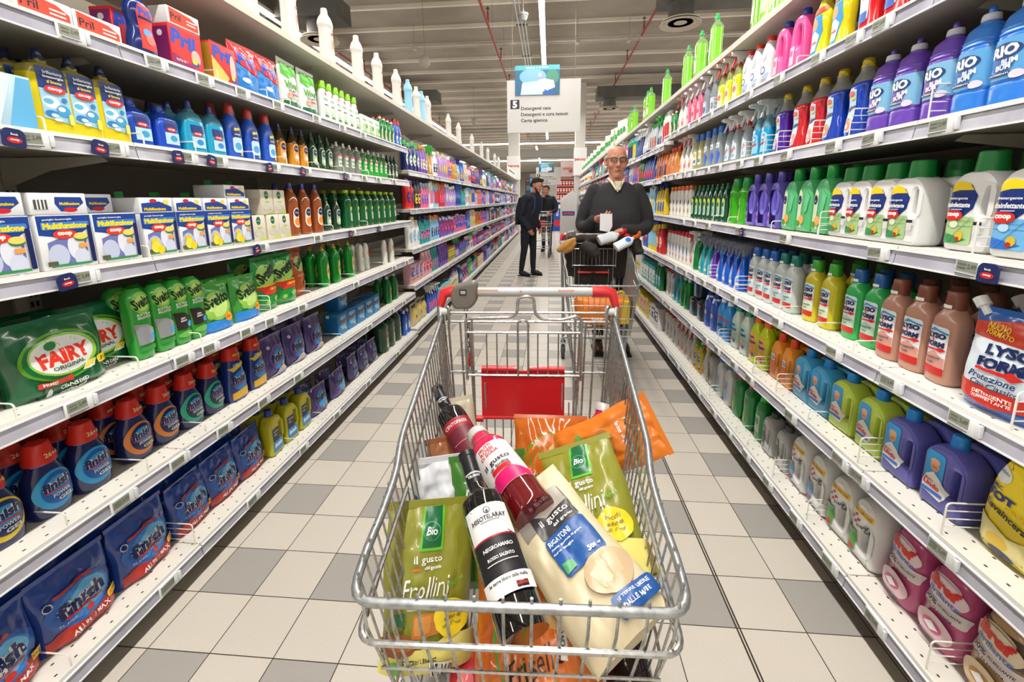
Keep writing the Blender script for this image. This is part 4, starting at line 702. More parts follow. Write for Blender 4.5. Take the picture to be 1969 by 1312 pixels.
bottle('bnl', 'bleach_bottle', 'bottle', P(.085,.06,.205,.14,.02,mid=.97), 3, '2a8ad8', [(.02,.2,.03,'e6eaf0',.9)], [('r',0,.12,.07,.012,.002,rd), ('t','Smacchia',0,.07,.06,.018,nv,.2,0,.04)], r=.25)
TP = rnd([(-.066,0),(.062,0),(.066,.03),(.06,.15),(.045,.22),(.01,.25),(-.03,.25),(-.058,.19),(-.07,.1)], .03)
jug('tot', 'floor_wax_bottle', TP, None, .09, 'e9cf0a', [(.02,.24,.04,'e0c60a',-.008)], [('e',-.03,.2,.045,.04,M('dfe3e0',.4)), ('t','NUOVO',-.03,.205,.034,.007,nv), ('t','SMAC',-.036,.168,.03,.01,nv), ('t','TOT',-.026,.147,.07,.022,M('1a2c7c',.3),-.1,0,.06), ('t','Giallo',.012,.128,.05,.016,ye,-.1,0,.03), ('t','Lavaincera',-.004,.112,.095,.016,k_,-.25,0,.03), ('p',[(-.06,.03),(.05,.02),(.055,.08),(.01,.065),(-.06,.09)], M('f2e6a0',.35)), ('e',-.01,.045,.05,.03,M('e8c24a',.35)), ('e',.0,.022,.06,.018,nv)], rr=.03)
BF = [(0,.05,.04),(.01,.062,.048),(.05,.066,.05),(.105,.062,.046),(.132,.056,.042),(.15,.058,.044),(.185,.056,.042),(.215,.04,.034),(.228,.015,.015),(.235,.014,.014)]
BFD = lambda c, c2: [('p',[(-.05,.14),(.05,.14),(.055,.17),(.045,.205),(-.045,.205),(-.055,.17)], M(c2,.3)), ('e',0,.19,.07,.03,M('e8c8d0' if c[0]!='9' else 'd8c0a0',.3)), ('r',0,.118,.11,.034,.006,M('e9dcdc',.35)), ('e',0,.166,.1,.066,M('ecd2da' if c[0]!='9' else 'e4d2b4',.3)), ('t','Bref',0,.178,.074,.03,M('d4261c',.3),-.12,0,.06), ('t','Brillante',.004,.151,.074,.014,M('2a6cc0',.3),-.12,0,.02), ('t','100%',-.028,.124,.042,.013,k_,-.06,0,.02), ('t','PIÙ BRILLANTE',.022,.123,.046,.008,k_,-.06), ('t','dalla 1a passata',.0,.109,.07,.008,k_,-.06), ('e',0,.06,.09,.07,M('f0d0d8' if c[0]!='9' else 'e8cfa8',.3)), ('e',.0,.062,.05,.03,M('e0609a' if c[0]!='9' else 'c88a3c',.3)), ('p',[(-.02,.06),(.0,.075),(.02,.062),(.0,.05)], w_), ('r',0,.026,.06,.012,.004,M('5a3a44',.35))]
bottle('brp', 'floor_cleaner_bottle', 'bottle', BF, 2.6, 'c8568a', [(.018,.232,.03,'c83a74',.9)], BFD('c8568a','b43a72'), .0011, r=.2, coat=.5)
bottle('brb', 'floor_cleaner_bottle', 'bottle', BF, 2.6, 'c09a70', [(.018,.232,.03,'5a3a24',.9)], BFD('9c7040','4a3020'), .0011, r=.2, coat=.5)
JO = rnd([(-.062,0),(.062,0),(.064,.16),(.04,.21),(.01,.225),(-.03,.22),(-.06,.17)], .022); JH = rnd([(-.002,.06),(.03,.055),(.036,.12),(.012,.14),(-.004,.11)], .014)
JD = lambda c: [('r',.0,.175,.085,.018,.001,ye), ('t','100% OMAGGIO',.0,.175,.075,.01,rd), ('r',-.026,.155,.009,.009,.001,rd), ('r',-.038,.142,.009,.009,.001,rd), ('r',-.014,.142,.009,.009,.001,rd), ('r',-.026,.13,.009,.009,.001,rd), ('t','DISINA',.004,.12,.05,.01,k_), ('p',[(-.056,.02),(-.02,.02),(-.014,.06),(-.02,.1),(-.056,.105)], M(c,.35)), ('r',-.036,.092,.03,.014,.002,M('9aa0a0',.4)), ('e',-.036,.034,.03,.02,rd)]
jug('wjg', 'disinfectant_jug', JO, JH, .09, 'f0f0f0', [(.02,.215,.022,'12803c',-.008)], JD('5aa04a'), rr=.024)
jug('wjb', 'disinfectant_jug', JO, JH, .09, 'f0f0f0', [(.02,.215,.022,'12803c',-.008)], JD('6fa0d0'), rr=.024)
jug('gjk', 'bleach_jug', rnd([(-.05,0),(.05,0),(.052,.13),(.02,.18),(-.024,.18),(-.052,.14)], .018), rnd([(.0,.06),(.022,.055),(.026,.11),(.008,.125)], .01), .07, 'b9bcbc', [(.018,.175,.025,'4a4f50',-.003)], [('p',[(-.045,.02),(-.015,.02),(-.008,.06),(-.014,.13),(-.045,.13)], M('5a605c',.4)), ('e',-.03,.11,.024,.024,M('9aa49c',.4)), ('e',-.028,.03,.018,.018,M('d8c8c8',.4))], rr=.018)
bottle('ggl', 'cleaner_bottle', 'bottle', P(.08,.055,.21,.15,.018), 3, '1f8c44', [(.02,.205,.03,'18c83c',.9)], [('r',-.006,.09,.05,.09,.004,M('b8cbbc',.4)), ('r',-.006,.1,.03,.03,.002,M('5f8a70',.4))], r=.15)
bottle('gaj', 'floor_cleaner_bottle', 'bottle', P(.1,.065,.21,.16,.022,mid=.97,sh=.9), 3, '128a44', [(.022,.206,.03,'c8202c',.9)], [('p',[(-.04,.02),(.0,.02),(.012,.09),(-.004,.15),(-.03,.15),(-.044,.09)], M('3aa45a',.35)), ('t','AJAX',-.018,.12,.05,.02,rd,.9,0,.05), ('e',-.02,.05,.03,.05,M('c8d83c',.35))], r=.15)
bottle('waj', 'floor_cleaner_bottle', 'bottle', P(.085,.055,.21,.16,.02,mid=.97,sh=.9), 3, 'dfe3e6', [(.02,.206,.03,'2f6cc0',.9)], [('r',-.008,.08,.04,.12,.01,M('8fb4e4',.35)), ('t','AJAX',-.008,.1,.045,.018,rd,.9,0,.05)], r=.25)
bottle('wtr', 'cleaner_gun_bottle', 'spray bottle', SBP, 2.6, 'e4e2de', [], [('r',0,.06,.04,.06,.01,M('d8b0a8',.4)), ('e',0,.05,.024,.03,rd)], spray=('e8e6e2','c82a3c',.95))
bottle('bjd', 'dark_capsule_tub', 'tub', [(0,.05,.05),(.01,.06,.06),(.1,.06,.06),(.12,.055,.055),(.125,.05,.05)], 5, '1c2c44', [(.05,.122,.02,'241c20',.95)], [('p',[(-.03,.03),(.02,.03),(.01,.09),(-.03,.08)], M('6a9ac8',.35)), ('r',0,.1,.08,.012,.002,M('b86a3c',.4))], r=.15)
# ------------------------------------------------------------------ shelving
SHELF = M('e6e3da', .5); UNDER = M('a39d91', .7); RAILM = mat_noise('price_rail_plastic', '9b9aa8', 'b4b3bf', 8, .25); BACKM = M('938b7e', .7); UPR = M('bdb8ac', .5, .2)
def perf_mat():
    m = bpy.data.materials.new('perforated_shelf'); m.use_nodes = True; N, L = nodes(m); b = N['Principled BSDF']
    t = N.new('ShaderNodeTexCoord'); s = N.new('ShaderNodeSeparateXYZ'); L.new(t.outputs['Object'], s.inputs[0]); X, Y = s.outputs[0], s.outputs[1]
    # x runs from the lip (0) inwards, y along the shelf: two staggered rows of slots near the lip
    out = None
    for row, off in ((.022, 0), (.062, .5)):
        fy = mth(N, L, 'FRACT', mth(N, L, 'ADD', mth(N, L, 'DIVIDE', Y, .05), 10+off))
        dy = mth(N, L, 'LESS_THAN', mth(N, L, 'ABSOLUTE', mth(N, L, 'SUBTRACT', fy, .5)), .075)
        dx = mth(N, L, 'LESS_THAN', mth(N, L, 'ABSOLUTE', mth(N, L, 'SUBTRACT', mth(N, L, 'ABSOLUTE', X), row)), .0025)
        o = mth(N, L, 'MULTIPLY', dx, dy); out = o if out is None else mth(N, L, 'MAXIMUM', out, o)
    g = N.new('ShaderNodeNewGeometry'); sn = N.new('ShaderNodeSeparateXYZ'); L.new(g.outputs['Normal'], sn.inputs[0])
    out = mth(N, L, 'MULTIPLY', out, mth(N, L, 'GREATER_THAN', sn.outputs[2], .5))
    mx = N.new('ShaderNodeMix'); mx.data_type = 'RGBA'; mx.inputs[6].default_value = rgb('e6e3da'); mx.inputs[7].default_value = rgb('2e2b27')
    L.new(out, mx.inputs[0]); L.new(mx.outputs[2], b.inputs['Base Color']); b.inputs['Roughness'].default_value = .45
    return m
PERF = perf_mat()
BAY = 1.33
SURF = {'L': [.125,.50,.83,1.16,1.505,1.785], 'L2': [.145,.56,.90,1.26,1.60], 'R': [.15,.515,.845,1.19,1.515,1.83], 'R2': [.15,.515,.845,1.19,1.50,1.77]}
XL, XR = -1.25, .95
_bay = {}
def bay_meshes(kind, sg):      # sg: -1 shelves run towards -x (left), +1 towards +x; lip at x=0
    if (kind, sg) in _bay: return _bay[kind, sg]
    R = []; B = BAY-.004
    for i, z in enumerate(SURF[kind]):
        dep = .52 if i == 0 else .46
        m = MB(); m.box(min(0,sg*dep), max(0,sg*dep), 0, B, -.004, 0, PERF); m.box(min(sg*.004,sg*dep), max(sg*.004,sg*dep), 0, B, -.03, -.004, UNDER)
        r = MB(); o = .004
        r.box(min(0,-sg*o), max(0,-sg*o), 0, B, -.043, .003, SHELF)
        r.add([(-sg*.006,0,-.006),(-sg*.006,B,-.006),(-sg*.012,B,-.044),(-sg*.012,0,-.044),(-sg*.004,0,-.006),(-sg*.004,B,-.006),(-sg*.004,B,-.046),(-sg*.004,0,-.046)], [[0,1,2,3],[4,7,6,5],[0,4,5,1],[3,2,6,7],[0,3,7,4],[1,5,6,2]], RAILM)
        r.box(min(-sg*.006,-sg*.0125), max(-sg*.006,-sg*.0125), 0, B, -.009, -.006, M('eeeeee', .3)); r.box(min(-sg*.01,-sg*.0145), max(-sg*.01,-sg*.0145), 0, B, -.047, -.043, M('eeeeee', .3))
        R.append((z, m.mesh('shelf'), r.mesh('price_rail')))
    bk = MB(); bk.box(min(sg*.52,sg*.535), max(sg*.52,sg*.535), 0, B, .02, 2.09, BACKM)
    kk = MB(); kk.box(min(sg*.06,sg*.075), max(sg*.06,sg*.075), 0, B, 0, SURF[kind][0]-.045, M('6a655d', .6))
    up = MB(); up.box(min(sg*.47,sg*.519), max(sg*.47,sg*.519), .001, .04, 0, 2.09, UPR)
    for k in range(60):
        z = .2+k*.033; up.box(min(sg*.468,sg*.471), max(sg*.468,sg*.471), .008, .016, z, z+.018, k_); up.box(min(sg*.468,sg*.471), max(sg*.468,sg*.471), .024, .032, z, z+.018, k_)
    br = []
    for z in SURF[kind][1:]+[2.12]:
        br.append(MB()); br[-1].slab([(sg*.469, z-.034), (sg*.12, z-.034), (sg*.1, z-.05), (sg*.3, z-.075), (sg*.469, z-.13)], .006, .010, .0005, UPR)
    tp = MB(); tp.box(min(0,sg*.45), max(0,sg*.45), 0, B, 2.09, 2.12, M('d6d2c6', .6)); 
    bk2 = MB(); 
    _bay[kind, sg] = (R, bk.mesh('back_panel'), kk.mesh('kick_plate'), up.mesh('upright'), *[b_.mesh('bracket') for b_ in br], tp.mesh('top_board')); return _bay[kind, sg]
def bay(side, k, y, kind, label, group=None):
    sg = -1 if side == 'L' else 1; X = XL if side == 'L' else XR
    R, *rest = bay_meshes(kind, sg)
    o = empty('shelving_bay', (X, y, 0), 0, label, 'shelving', group)
    for z, a, b in R:
        s = bpy.data.objects.new('shelf', a); COL.objects.link(s); s.parent = o; s.location = (0,0,z)
        r = bpy.data.objects.new('price_rail', b); COL.objects.link(r); r.parent = s
    for me in rest:
        c = bpy.data.objects.new(me.name.split('.')[0], me); COL.objects.link(c); c.parent = o
ORD = ['nearest','second','third','fourth','fifth','sixth','seventh','eighth','ninth','tenth','eleventh','twelfth','thirteenth']
NW = ['zero','one','two','three','four','five','six','seven','eight','nine','ten','eleven','twelve','thirteen']
for sd, nm, kinds, n in (('L','left',('L','L2'),13),('R','right',('R','R2'),11)):
    for k in range(n+1):
        y = 1.29+BAY*(k-1)
        bay(sd, k, y, kinds[0] if k < 3 else kinds[1], 'white metal shelving bay of the %s row, %s from the camera' % (nm, ORD[min(k,12)] if k < 13 else 'last'))
# ---- wire dividers and price tags
WIRE = M('eceae2', .35)
def divider_mesh(h, rungs):
    m = MB(); m.tube(fillet([(0,0,0),(0,0,h),(0,.26,h),(0,.26,0)], .012), .0022, WIRE, 6)
    for i in range(rungs): z = h*(i+1)/(rungs+1); m.tube([(0,0,z),(0,.26,z)], .0016, WIRE, 5)
    return m.mesh('shelf_divider')
DIV = {'low': divider_mesh(.036, 0), 'tall': divider_mesh(.085, 3)}
def tag_meshes():
    c = MB(); c.rbox(.072, .007, .042, .003, M('eceff0', .3), -.021); c.rbox(.01, .01, .03, .002, M('dfe3e6', .25), -.015, Matrix.Translation((.041,-.001,0)))
    d = MB(); d.box(-.032, .018, -.0042, -.0036, -.009, .016, M('8d9284', .25)); decals(d, lambda x, z: -.0042, [('t','2,49',.006,.004,.02,.012,M('5a5f54',.4)), ('r',-.018,.008,.02,.004,.0005,M('6a6f62',.4)), ('r',-.018,.0,.02,.003,.0005,M('6a6f62',.4)), ('r',-.006,-.0145,.05,.0018,.0004,k_), ('r',-.01,-.0175,.04,.0012,.0003,k_)], .0004)
    t = MB(); t.slab(rnd([(-.024,-.02),(.024,-.02),(.024,.012),(.016,.022),(-.016,.022),(-.024,.012)], .008), -.004, -.001, .0008, M('1f2a5c', .3)); decals(t, lambda x, z: -.004, [('e',0,-.004,.03,.014,rd), ('t','coop',0,-.004,.018,.005,w_,0,0,.04), ('t','Bontà',0,.009,.014,.005,w_)], .0006)
    return c.mesh('case'), d.mesh('display'), t.mesh('talker')
TC, TD, TT = tag_meshes()
small = MB(); small.rbox(.05, .007, .04, .003, M('eceff0', .3), -.02); decals(small, lambda x, z: -.0035, [('r',-.004,.003,.028,.022,.001,M('6e7268',.3)), ('r',-.004,-.0145,.03,.002,.0004,k_)]); SMALLTAG = small.mesh('price_tag')
CAN = {'L': [], 'R': []}
ITEMS = []          # (side, shelf, y, description) for wording of tags
def rail_pos(side, n, y, kind=None):
    z = SURF[kind or side][n-1]; X = (XL+.0135) if side == 'L' else (XR-.0135)
    return X, y, z-.025, (pi/2 if side == 'L' else -pi/2)
SHN = ['bottom','second','third','fourth','fifth','sixth','top']
def near_desc(side, n, y):
    c = [(abs(a[2]-y), a[3]) for a in ITEMS if a[0] == side and a[1] == n]
    return min(c)[1] if c else None
USED = {}
NOUNS = {'bottle':'bottles','box':'boxes','bag':'bags','jug':'jugs','carton':'cartons','tray':'trays','pouch':'pouches','tub':'tubs','flagon':'flagons'}
def plural(t):
    w = t.split()
    for i, q in enumerate(w):
        if q.strip(',') in NOUNS: w[i] = q.replace(q.strip(','), NOUNS[q.strip(',')]); break
    return ' '.join(w)
def core(t): return ' '.join(re.split(r' with |,| behind | under | below | in the | standing | stacked | at the | beside | past | next | on ', t)[0].split()[:6])
def shelfname(side, n): return ('left ' if side == 'L' else 'right ')+SHN[n-1]
def uniq(lbl):
    USED[lbl] = USED.get(lbl, 0)+1
    return lbl
def price_tag(side, n, y, talker=None):
    X, Y, Z, rz = rail_pos(side, n, y)
    d = plural(core(near_desc(side, n, y) or 'goods'))
    lab = 'electronic price tag on the %s rail under the %s' % (shelfname(side, n), d)
    if lab in USED: lab = 'farther '+lab if 'farther '+lab not in USED else 'farthest '+lab
    uniq(lab); tw = random.uniform(-.06,.06)
    o = empty('price_tag', (X, Y, Z), rz, lab, 'price tag', 'price tags on the %s %s rail' % ('left' if side=='L' else 'right', SHN[n-1])); o.rotation_euler = (0, tw, rz)
    for nm, me in (('case', TC), ('display', TD)):
        c = bpy.data.objects.new(nm, me); COL.objects.link(c); c.parent = o
    if talker:
        t = empty('shelf_talker', (X + (.006 if side=='L' else -.006), Y-.045 if side=='L' else Y-.05, Z-.003), rz, 'navy badge on the %s rail by the %s' % (('left ' if side=='L' else 'right ')+SHN[n-1], d), 'badge', 'navy shelf badges')
        c = bpy.data.objects.new('disc', TT); COL.objects.link(c); c.parent = t; c.rotation_euler = (0, random.uniform(-.3,.3), 0)
# ---- filling a shelf: runs of one product
def run(side, n, key, ys, desc, rows=1, back=.015, setb=None, jit=.05, rz0=0, dy=None, word=None, scale=1, zoff=0, stack=None, y2=None):
    p = PR[key]; X = XL if side == 'L' else XR; sg = -1 if side == 'L' else 1
    sb = setb if setb is not None else (.05 if n > 2 else .07)
    z = (SURF[side][n-1] if n < 7 else 2.12)+.0005+zoff
    m = len(ys); ys = sorted(ys); locn = ', %s shelf' % shelfname(side, n)
    grp = desc+'s, '+('left ' if side=='L' else 'right ')+SHN[n-1]+' shelf'
    for i, y in enumerate(ys):
        pos = '' if m == 1 else (('nearer of the two ' if i == 0 else 'farther of the two ') if m == 2 else (ORD[i] if i < m-1 else 'farthest')+' of the %s ' % (NW[m] if m < 14 else 'many'))
        lab = pos+(desc if m == 1 else plural(desc))
        if 'shelf' not in lab and len(lab.split()) < 14: lab += locn
        for r in range(rows):
            x = X+sg*(sb+p.d*scale/2+r*(p.d*scale+back)); rz = (pi/2 if side == 'L' else -pi/2)+rz0+random.uniform(-jit, jit)
            yy = y+(random.uniform(-.006,.006) if r == 0 else random.uniform(-.01,.01))
            if r == 0: place(p, (x, yy, z), rz, uniq(lab), grp if m > 1 else None, scale)
            else:
                l2 = core(desc)+', standing behind the front row'+(locn if 'shelf' not in core(desc) else '')
                place(p, (x, yy, z), rz, l2, 'back row'+locn+': '+core(desc), scale)
        ITEMS.append((side, n, y, desc))
def divs(side, n, ys, kind='low', setb=.006):
    X = XL if side == 'L' else XR; sg = -1 if side == 'L' else 1
    for y in ys:
        z = SURF[side][n-1]+.0005; d = plural(core(near_desc(side, n, y) or 'goods'))
        lab = '%s white wire divider beside the %s, %s shelf' % ('low' if kind == 'low' else 'tall', d, shelfname(side, n))
        if lab in USED: lab = 'farther '+lab
        uniq(lab)
        place_mesh(DIV[kind], 'shelf_divider', 'divider', (X+sg*setb, y, z), (pi/2 if side == 'L' else -pi/2), lab, 'wire dividers on the %s %s shelf' % ('left' if side=='L' else 'right', SHN[n-1]))
def seq(a, n, s): return [a+i*s for i in range(n)]
# left shelving, top down
WB = [1.62,2.01,2.34,2.72,3.15,3.51,3.94,4.52,4.92,5.92,6.57,7.67,8.74,9.63,10.82,11.6]
for i, y in enumerate(sorted(WB)):
    place(PR['tw'], (XL-.06, y, 2.1205), pi/2+random.uniform(-.15,.15), 'white plastic bottle on the left top board, %s of that row' % (['nearest','second','third','fourth','fifth','sixth','seventh','eighth','ninth','tenth','eleventh','twelfth','thirteenth','fourteenth','fifteenth','farthest'][i]), 'white bottles along the left top board', 1.12)
for y, w in ((4.26,'nearer'),(4.70,'farther')): place(PR['tb'], (XL-.06, y, 2.1205), pi/2, 'pale blue bottle between white ones on the left top board, %s one' % w, 'blue bottles on the left top board', 1.12)
# price card strip at the far end of the board
o = empty('shelf_sign', (XL+.0, 15.0, 2.12), 0, 'long white sign with blue writing on the far left top board', 'sign')
m = MB(); m.box(-.012, 0, -1.6, 1.6, 0, .22, w_); decals(m, lambda x, z: 0, [('t','IL RISPARMIO CHE CONVIENE',0,.13,2.2,.07,nv,0,0,.03)], .002, Matrix.Rotation(pi/2,4,'Z')); m.obj('panel', o)
run('L',6,'tray',[1.12,1.265],'white open display tray with red wave',1,setb=.02,jit=.02)
run('L',6,'pril',[1.46],'magenta and red dishwasher tablet box behind the dark bottle',1,setb=.1)
run('L',6,'prilb',[1.43],'dark blue hourglass rinse bottle with red label',1,setb=.02)
run('L',6,'pril',[1.60],'red dishwasher tablet box under a lying red box',1,setb=.03)
place(PR['flat2'] if False else PR['tray'], (XL-.03-.08, 1.6, SURF['L'][5]+.1415), pi/2-.03, 'small red and white tray lying on the red tablet box', None)
run('L',6,'prilg',[1.775],'red and gold dishwasher tablet box',1,setb=.03)
run('L',6,'prilbag',[1.93,2.09],'glossy red and blue tablet bag',2,setb=.03)
run('L',6,'winni',[2.27,2.45],'green and white refill bag',2,setb=.03,jit=.12)
run('L',6,'winbot',[2.60,2.68,2.76,2.84,2.93,3.02],'slim white bottle with lime cap',2,setb=.03)
run('L',6,'ecobox2',[3.13,3.24,3.35],'white tablet box with green leaves',1,setb=.03)
run('L',6,'grred',[3.47,3.55,3.63,3.71],'dark green bottle with red cap',2,setb=.03)
run('L',6,'blred',[3.80,3.88],'blue bottle with red cap at the sixth left shelf end',1,setb=.03)
run('L',5,'cyanbox',[1.0],'pale blue tray box below the red wave trays',1,setb=.02)
place(PR['frb'], (XL-.23, .97, SURF['L'][4]+.0005), pi/2, 'bluish tablet bag standing behind the pale blue tray box', None)
run('L',5,'yrins',[1.11,1.19,1.275],'yellow rinse aid bottle with navy cap',3,setb=.03,back=.02)
run('L',5,'bjug',[1.38,1.48],'royal blue squat jug',2,setb=.04)
run('L',5,'teal',[1.59,1.70],'turquoise rinse aid bottle',3,setb=.03)
run('L',5,'blred',[1.80,1.92,2.03],'blue bottle with dark red cap',2,setb=.03)
run('L',5,'amber',[2.15,2.25,2.34],'amber dish soap bottle',3,setb=.04)
run('L',5,'dkgr',[2.44,2.53,2.62],'dark green dish soap bottle with oval label',3,setb=.04)
run('L',5,'clr',[2.74,2.83,2.93,3.03],'clear dish soap bottle with pink stripe',2,setb=.04)
run('L',5,'grn',[3.13,3.23,3.33,3.43,3.53],'bright green dish soap bottle with white cap',2,setb=.04)
run('L',5,'dkgr',[3.63,3.72,3.81],'dark bottle at the fifth left shelf end',2,setb=.05)
run('L',4,'multi',[.92,1.068,1.215],'blue and white tablet carton without lemons',1,setb=.02,jit=.01)
for i,(y,k,w) in enumerate(((.92,'flat','nearest'),(1.07,'flat','second'),(1.36,'flat2','third'),(1.49,'flat2','fourth'),(1.62,'flat2','fifth'),(1.75,'flat2','sixth'))):
    place(PR[k], (XL-.085, y, SURF['L'][3]+(.141 if k=='flat' else .136)), pi/2+random.uniform(-.02,.02), 'tablet carton lying on the row of upright ones, %s of six' % w, 'lying cartons on the fourth left shelf')
run('L',4,'flat',[1.215],'tablet carton lying with its green end forward',1,setb=.1,zoff=.141)
run('L',4,'lemon',[1.36,1.49,1.62,1.75],'blue tablet carton with lemon slices',1,setb=.02,jit=.01)
run('L',4,'flat2',[1.745],'topmost lying carton on two stacked ones',1,setb=.025,zoff=.187)
run('L',4,'eco',[1.88,1.975,2.07],'cream carton with green oval in the lower layer',1,setb=.03,jit=.01)
run('L',4,'eco',[1.95,2.045],'cream carton with green oval in the upper layer',1,setb=.03,jit=.01,zoff=.1125)
run('L',4,'ambig',[2.18,2.3,2.42],'large amber dish soap bottle with blue cap',2,setb=.03)
run('L',4,'dkgr',[2.56,2.68],'dark green bottle with navy badge label',2,setb=.05,scale=1.1)
run('L',4,'gjug',[2.82,2.94,3.06,3.18,3.3,3.42,3.54,3.66],'dark green bottle with lime cap',3,setb=.04)
run('L',3,'fairy',[1.03],'large dark green tablet bag with white oval',2,setb=.04,jit=.02,back=.03)
run('L',3,'fairy',[.73],'dark green tablet bag at the left picture edge',1,setb=.05)
place(PR['fairy'], (XL-.15, 1.185, SURF['L'][2]+.0005), pi/2-.1, 'second dark green tablet bag, half hidden behind the largest one', None)
run('L',3,'svs',[1.28,1.355],'green slim bottle with silver band',2,setb=.05,jit=.15)
run('L',3,'svb',[1.43,1.50],'green slim bottle with black band',2,setb=.05,jit=.15)
run('L',3,'svbag',[1.59,1.77],'green refill bag with blue foot',2,setb=.04,jit=.12)
run('L',3,'svtall',[1.94,2.09],'tall green refill bag with dark script',2,setb=.05,jit=.2)
run('L',3,'orp',[2.27],'rust orange refill pouch',1,setb=.09)
run('L',3,'svg',[2.52,2.66,2.86],'green bottle with yellow oval label',3,setb=.07)
run('L',3,'whs',[3.1,3.2],'small white bottle beside the green bottles',2,setb=.1)
run('L',3,'whs',[3.45,3.6],'small white bottle standing alone near the shelf end',1,setb=.05)
run('L',2,'fgy',[.85],'navy gel bottle with yellow lemon label',2,setb=.07)
run('L',2,'fgb',[.965,1.08],'navy gel bottle with bright blue label',3,setb=.075)
run('L',2,'fgo',[1.225,1.34],'navy gel bottle with orange label',3,setb=.08)
run('L',2,'fgg',[1.45,1.56],'navy gel bottle with green label',3,setb=.075)
run('L',2,'fgq',[1.68,1.81],'big gel bottle with red cap and yellow fruit',2,setb=.06)
run('L',2,'pbag',[1.95,2.13,2.32],'purple tablet bag on the second shelf',2,setb=.06)
run('L',2,'fbox',[2.63,2.77,2.91,3.05,3.19],'blue tablet carton in the carton row',1,setb=.06)
place(PR['fbox'], (XL-.14, 2.72, SURF['L'][1]+.136), pi/2, 'blue tablet carton lying on top of the nearest cartons', None, .98, tilt=(0,0))
run('L',2,'gr2',[3.5,3.66],'green bottle behind the blue cartons',2,setb=.06)
run('L',1,'frb2',[.77],'blue and red tablet bag at the lower left picture corner',2,setb=.06)
run('L',1,'frb',[.965,1.175],'large blue and red tablet bag',3,setb=.06,jit=.08)
run('L',1,'frb3',[1.385,1.55,1.72],'blue and red tablet bag past the tall divider',3,setb=.07,jit=.2,scale=.92)
run('L',1,'yjug',[1.875,2.0,2.13],'olive yellow jug with blue cap',2,setb=.06,scale=1.05)
run('L',1,'pbag2',[2.3,2.55],'purple tablet bag on the bottom shelf',2,setb=.06)
run('L',1,'pbag',[2.8,2.98,3.15],'dark purple tablet bag beside the flagons',2,setb=.08,scale=.85)
run('L',1,'flag',[3.36,3.52,3.68],'very large dark green flagon with cream label',2,setb=.06,scale=1.1)
run('L',1,'blb',[3.82,3.92],'bright blue bottle next to the flagons',2,setb=.05)
# right shelving, top down
CG = [2.24,2.34,2.45,3.05,3.33,3.62,4.22,4.85,5.0,5.71,5.99,7.2]
for i, y in enumerate(CG):
    place(PR['cand'], (XR+.06, y, 2.1205), -pi/2+random.uniform(-.3,.3), 'green liquid bottle on the right top board, %s of that row' % (['nearest','second','third','fourth','fifth','sixth','seventh','eighth','ninth','tenth','eleventh','farthest'][i]), 'green bottles along the right top board', 1.1)
run('R',6,'rbl',[1.38,1.5,1.62],'red liquid bottle with blue cap',2,setb=.03)
run('R',6,'mly',[1.76,1.88],'yellow liquid bottle with a painted face',2,setb=.03)
run('R',6,'pjug',[2.02,2.15],'hot pink jug with handle hole',2,setb=.03)
run('R',6,'wwc',[2.29,2.41,2.51],'white bottle with orange red cap',2,setb=.03)
run('R',6,'ysp',[2.63,2.74,2.85],'yellow liquid spray bottle with red trigger',2,setb=.03)
run('R',6,'csp',[2.97,3.1],'clear spray bottle with white head',2,setb=.03)
run('R',6,'psp',[3.23,3.34,3.45],'pink spray bottle with white head',2,setb=.03)
run('R',6,'wtr',[3.58,3.68],'white gun bottle with red trigger, sixth right shelf',2,setb=.03)
run('R',6,'grred',[3.8,3.9],'green bottle with red cap, sixth right shelf',2,setb=.03)
run('R',5,'riob',[1.02,1.12,1.215],'bright blue ribbed bottle with white collar',2,setb=.03)
run('R',5,'riop',[1.315,1.42,1.52],'purple ribbed bottle with white collar',2,setb=.03)
run('R',5,'fabb',[1.625,1.735],'dark blue liquid bottle with yellow cap',3,setb=.03)
run('R',5,'fabr',[1.85,1.965],'red liquid bottle with yellow cap',3,setb=.03)
run('R',5,'fabp',[2.1],'violet liquid bottle with yellow cap',3,setb=.03)
run('R',5,'cysp',[2.23,2.32],'turquoise glass cleaner spray bottle',2,setb=.03)
run('R',5,'ajx',[2.5,2.62,2.72],'clear spray bottle with red neck ring',2,setb=.05)
run('R',5,'clb',[2.84,2.94,3.05],'clear bottle with big blue cap',3,setb=.04)
run('R',5,'clyl',[3.16,3.27],'pale yellow bottle with blue cap',2,setb=.04)
run('R',5,'wtr',[3.38,3.49,3.6],'white gun bottle with red trigger, fifth right shelf',2,setb=.04)
run('R',5,'orj',[3.71,3.81,3.9],'orange jug with red cap, fifth right shelf',2,setb=.04)
run('R',4,'disb',[1.015],'white jug with blue label at the right picture edge',2,setb=.03)
run('R',4,'dis',[1.165],'white green-capped disinfectant jug standing alone',3,setb=.05,jit=.02)
run('R',4,'dis',[1.335,1.43,1.525,1.62],'white green-capped disinfectant jug',3,setb=.03,jit=.02,scale=.97)
run('R',4,'gmj',[1.73,1.84,1.95],'pale green jug with green cap',3,setb=.03,jit=.03)
run('R',4,'pmj',[2.08,2.19,2.3],'violet handled jug with violet cap',3,setb=.03,jit=.03)
run('R',4,'bgr',[2.44,2.56],'bright green wide bottle with green cap',3,setb=.04)
run('R',4,'dgl',[2.68,2.76,2.84,2.92,3.0,3.08,3.16,3.24],'dark green bottle with lime topped label',3,setb=.04)
run('R',4,'wor',[3.36,3.46,3.56,3.66,3.76,3.86],'white bottle with orange cap',3,setb=.05)
run('R',3,'lpouch',[1.0],'white and red refill pouch with small spout',2,setb=.02,jit=.02,rz0=.08)
run('R',3,'lbr',[1.185,1.275,1.365],'rosy brown bottle with dark brown cap',3,setb=.05,jit=.12)
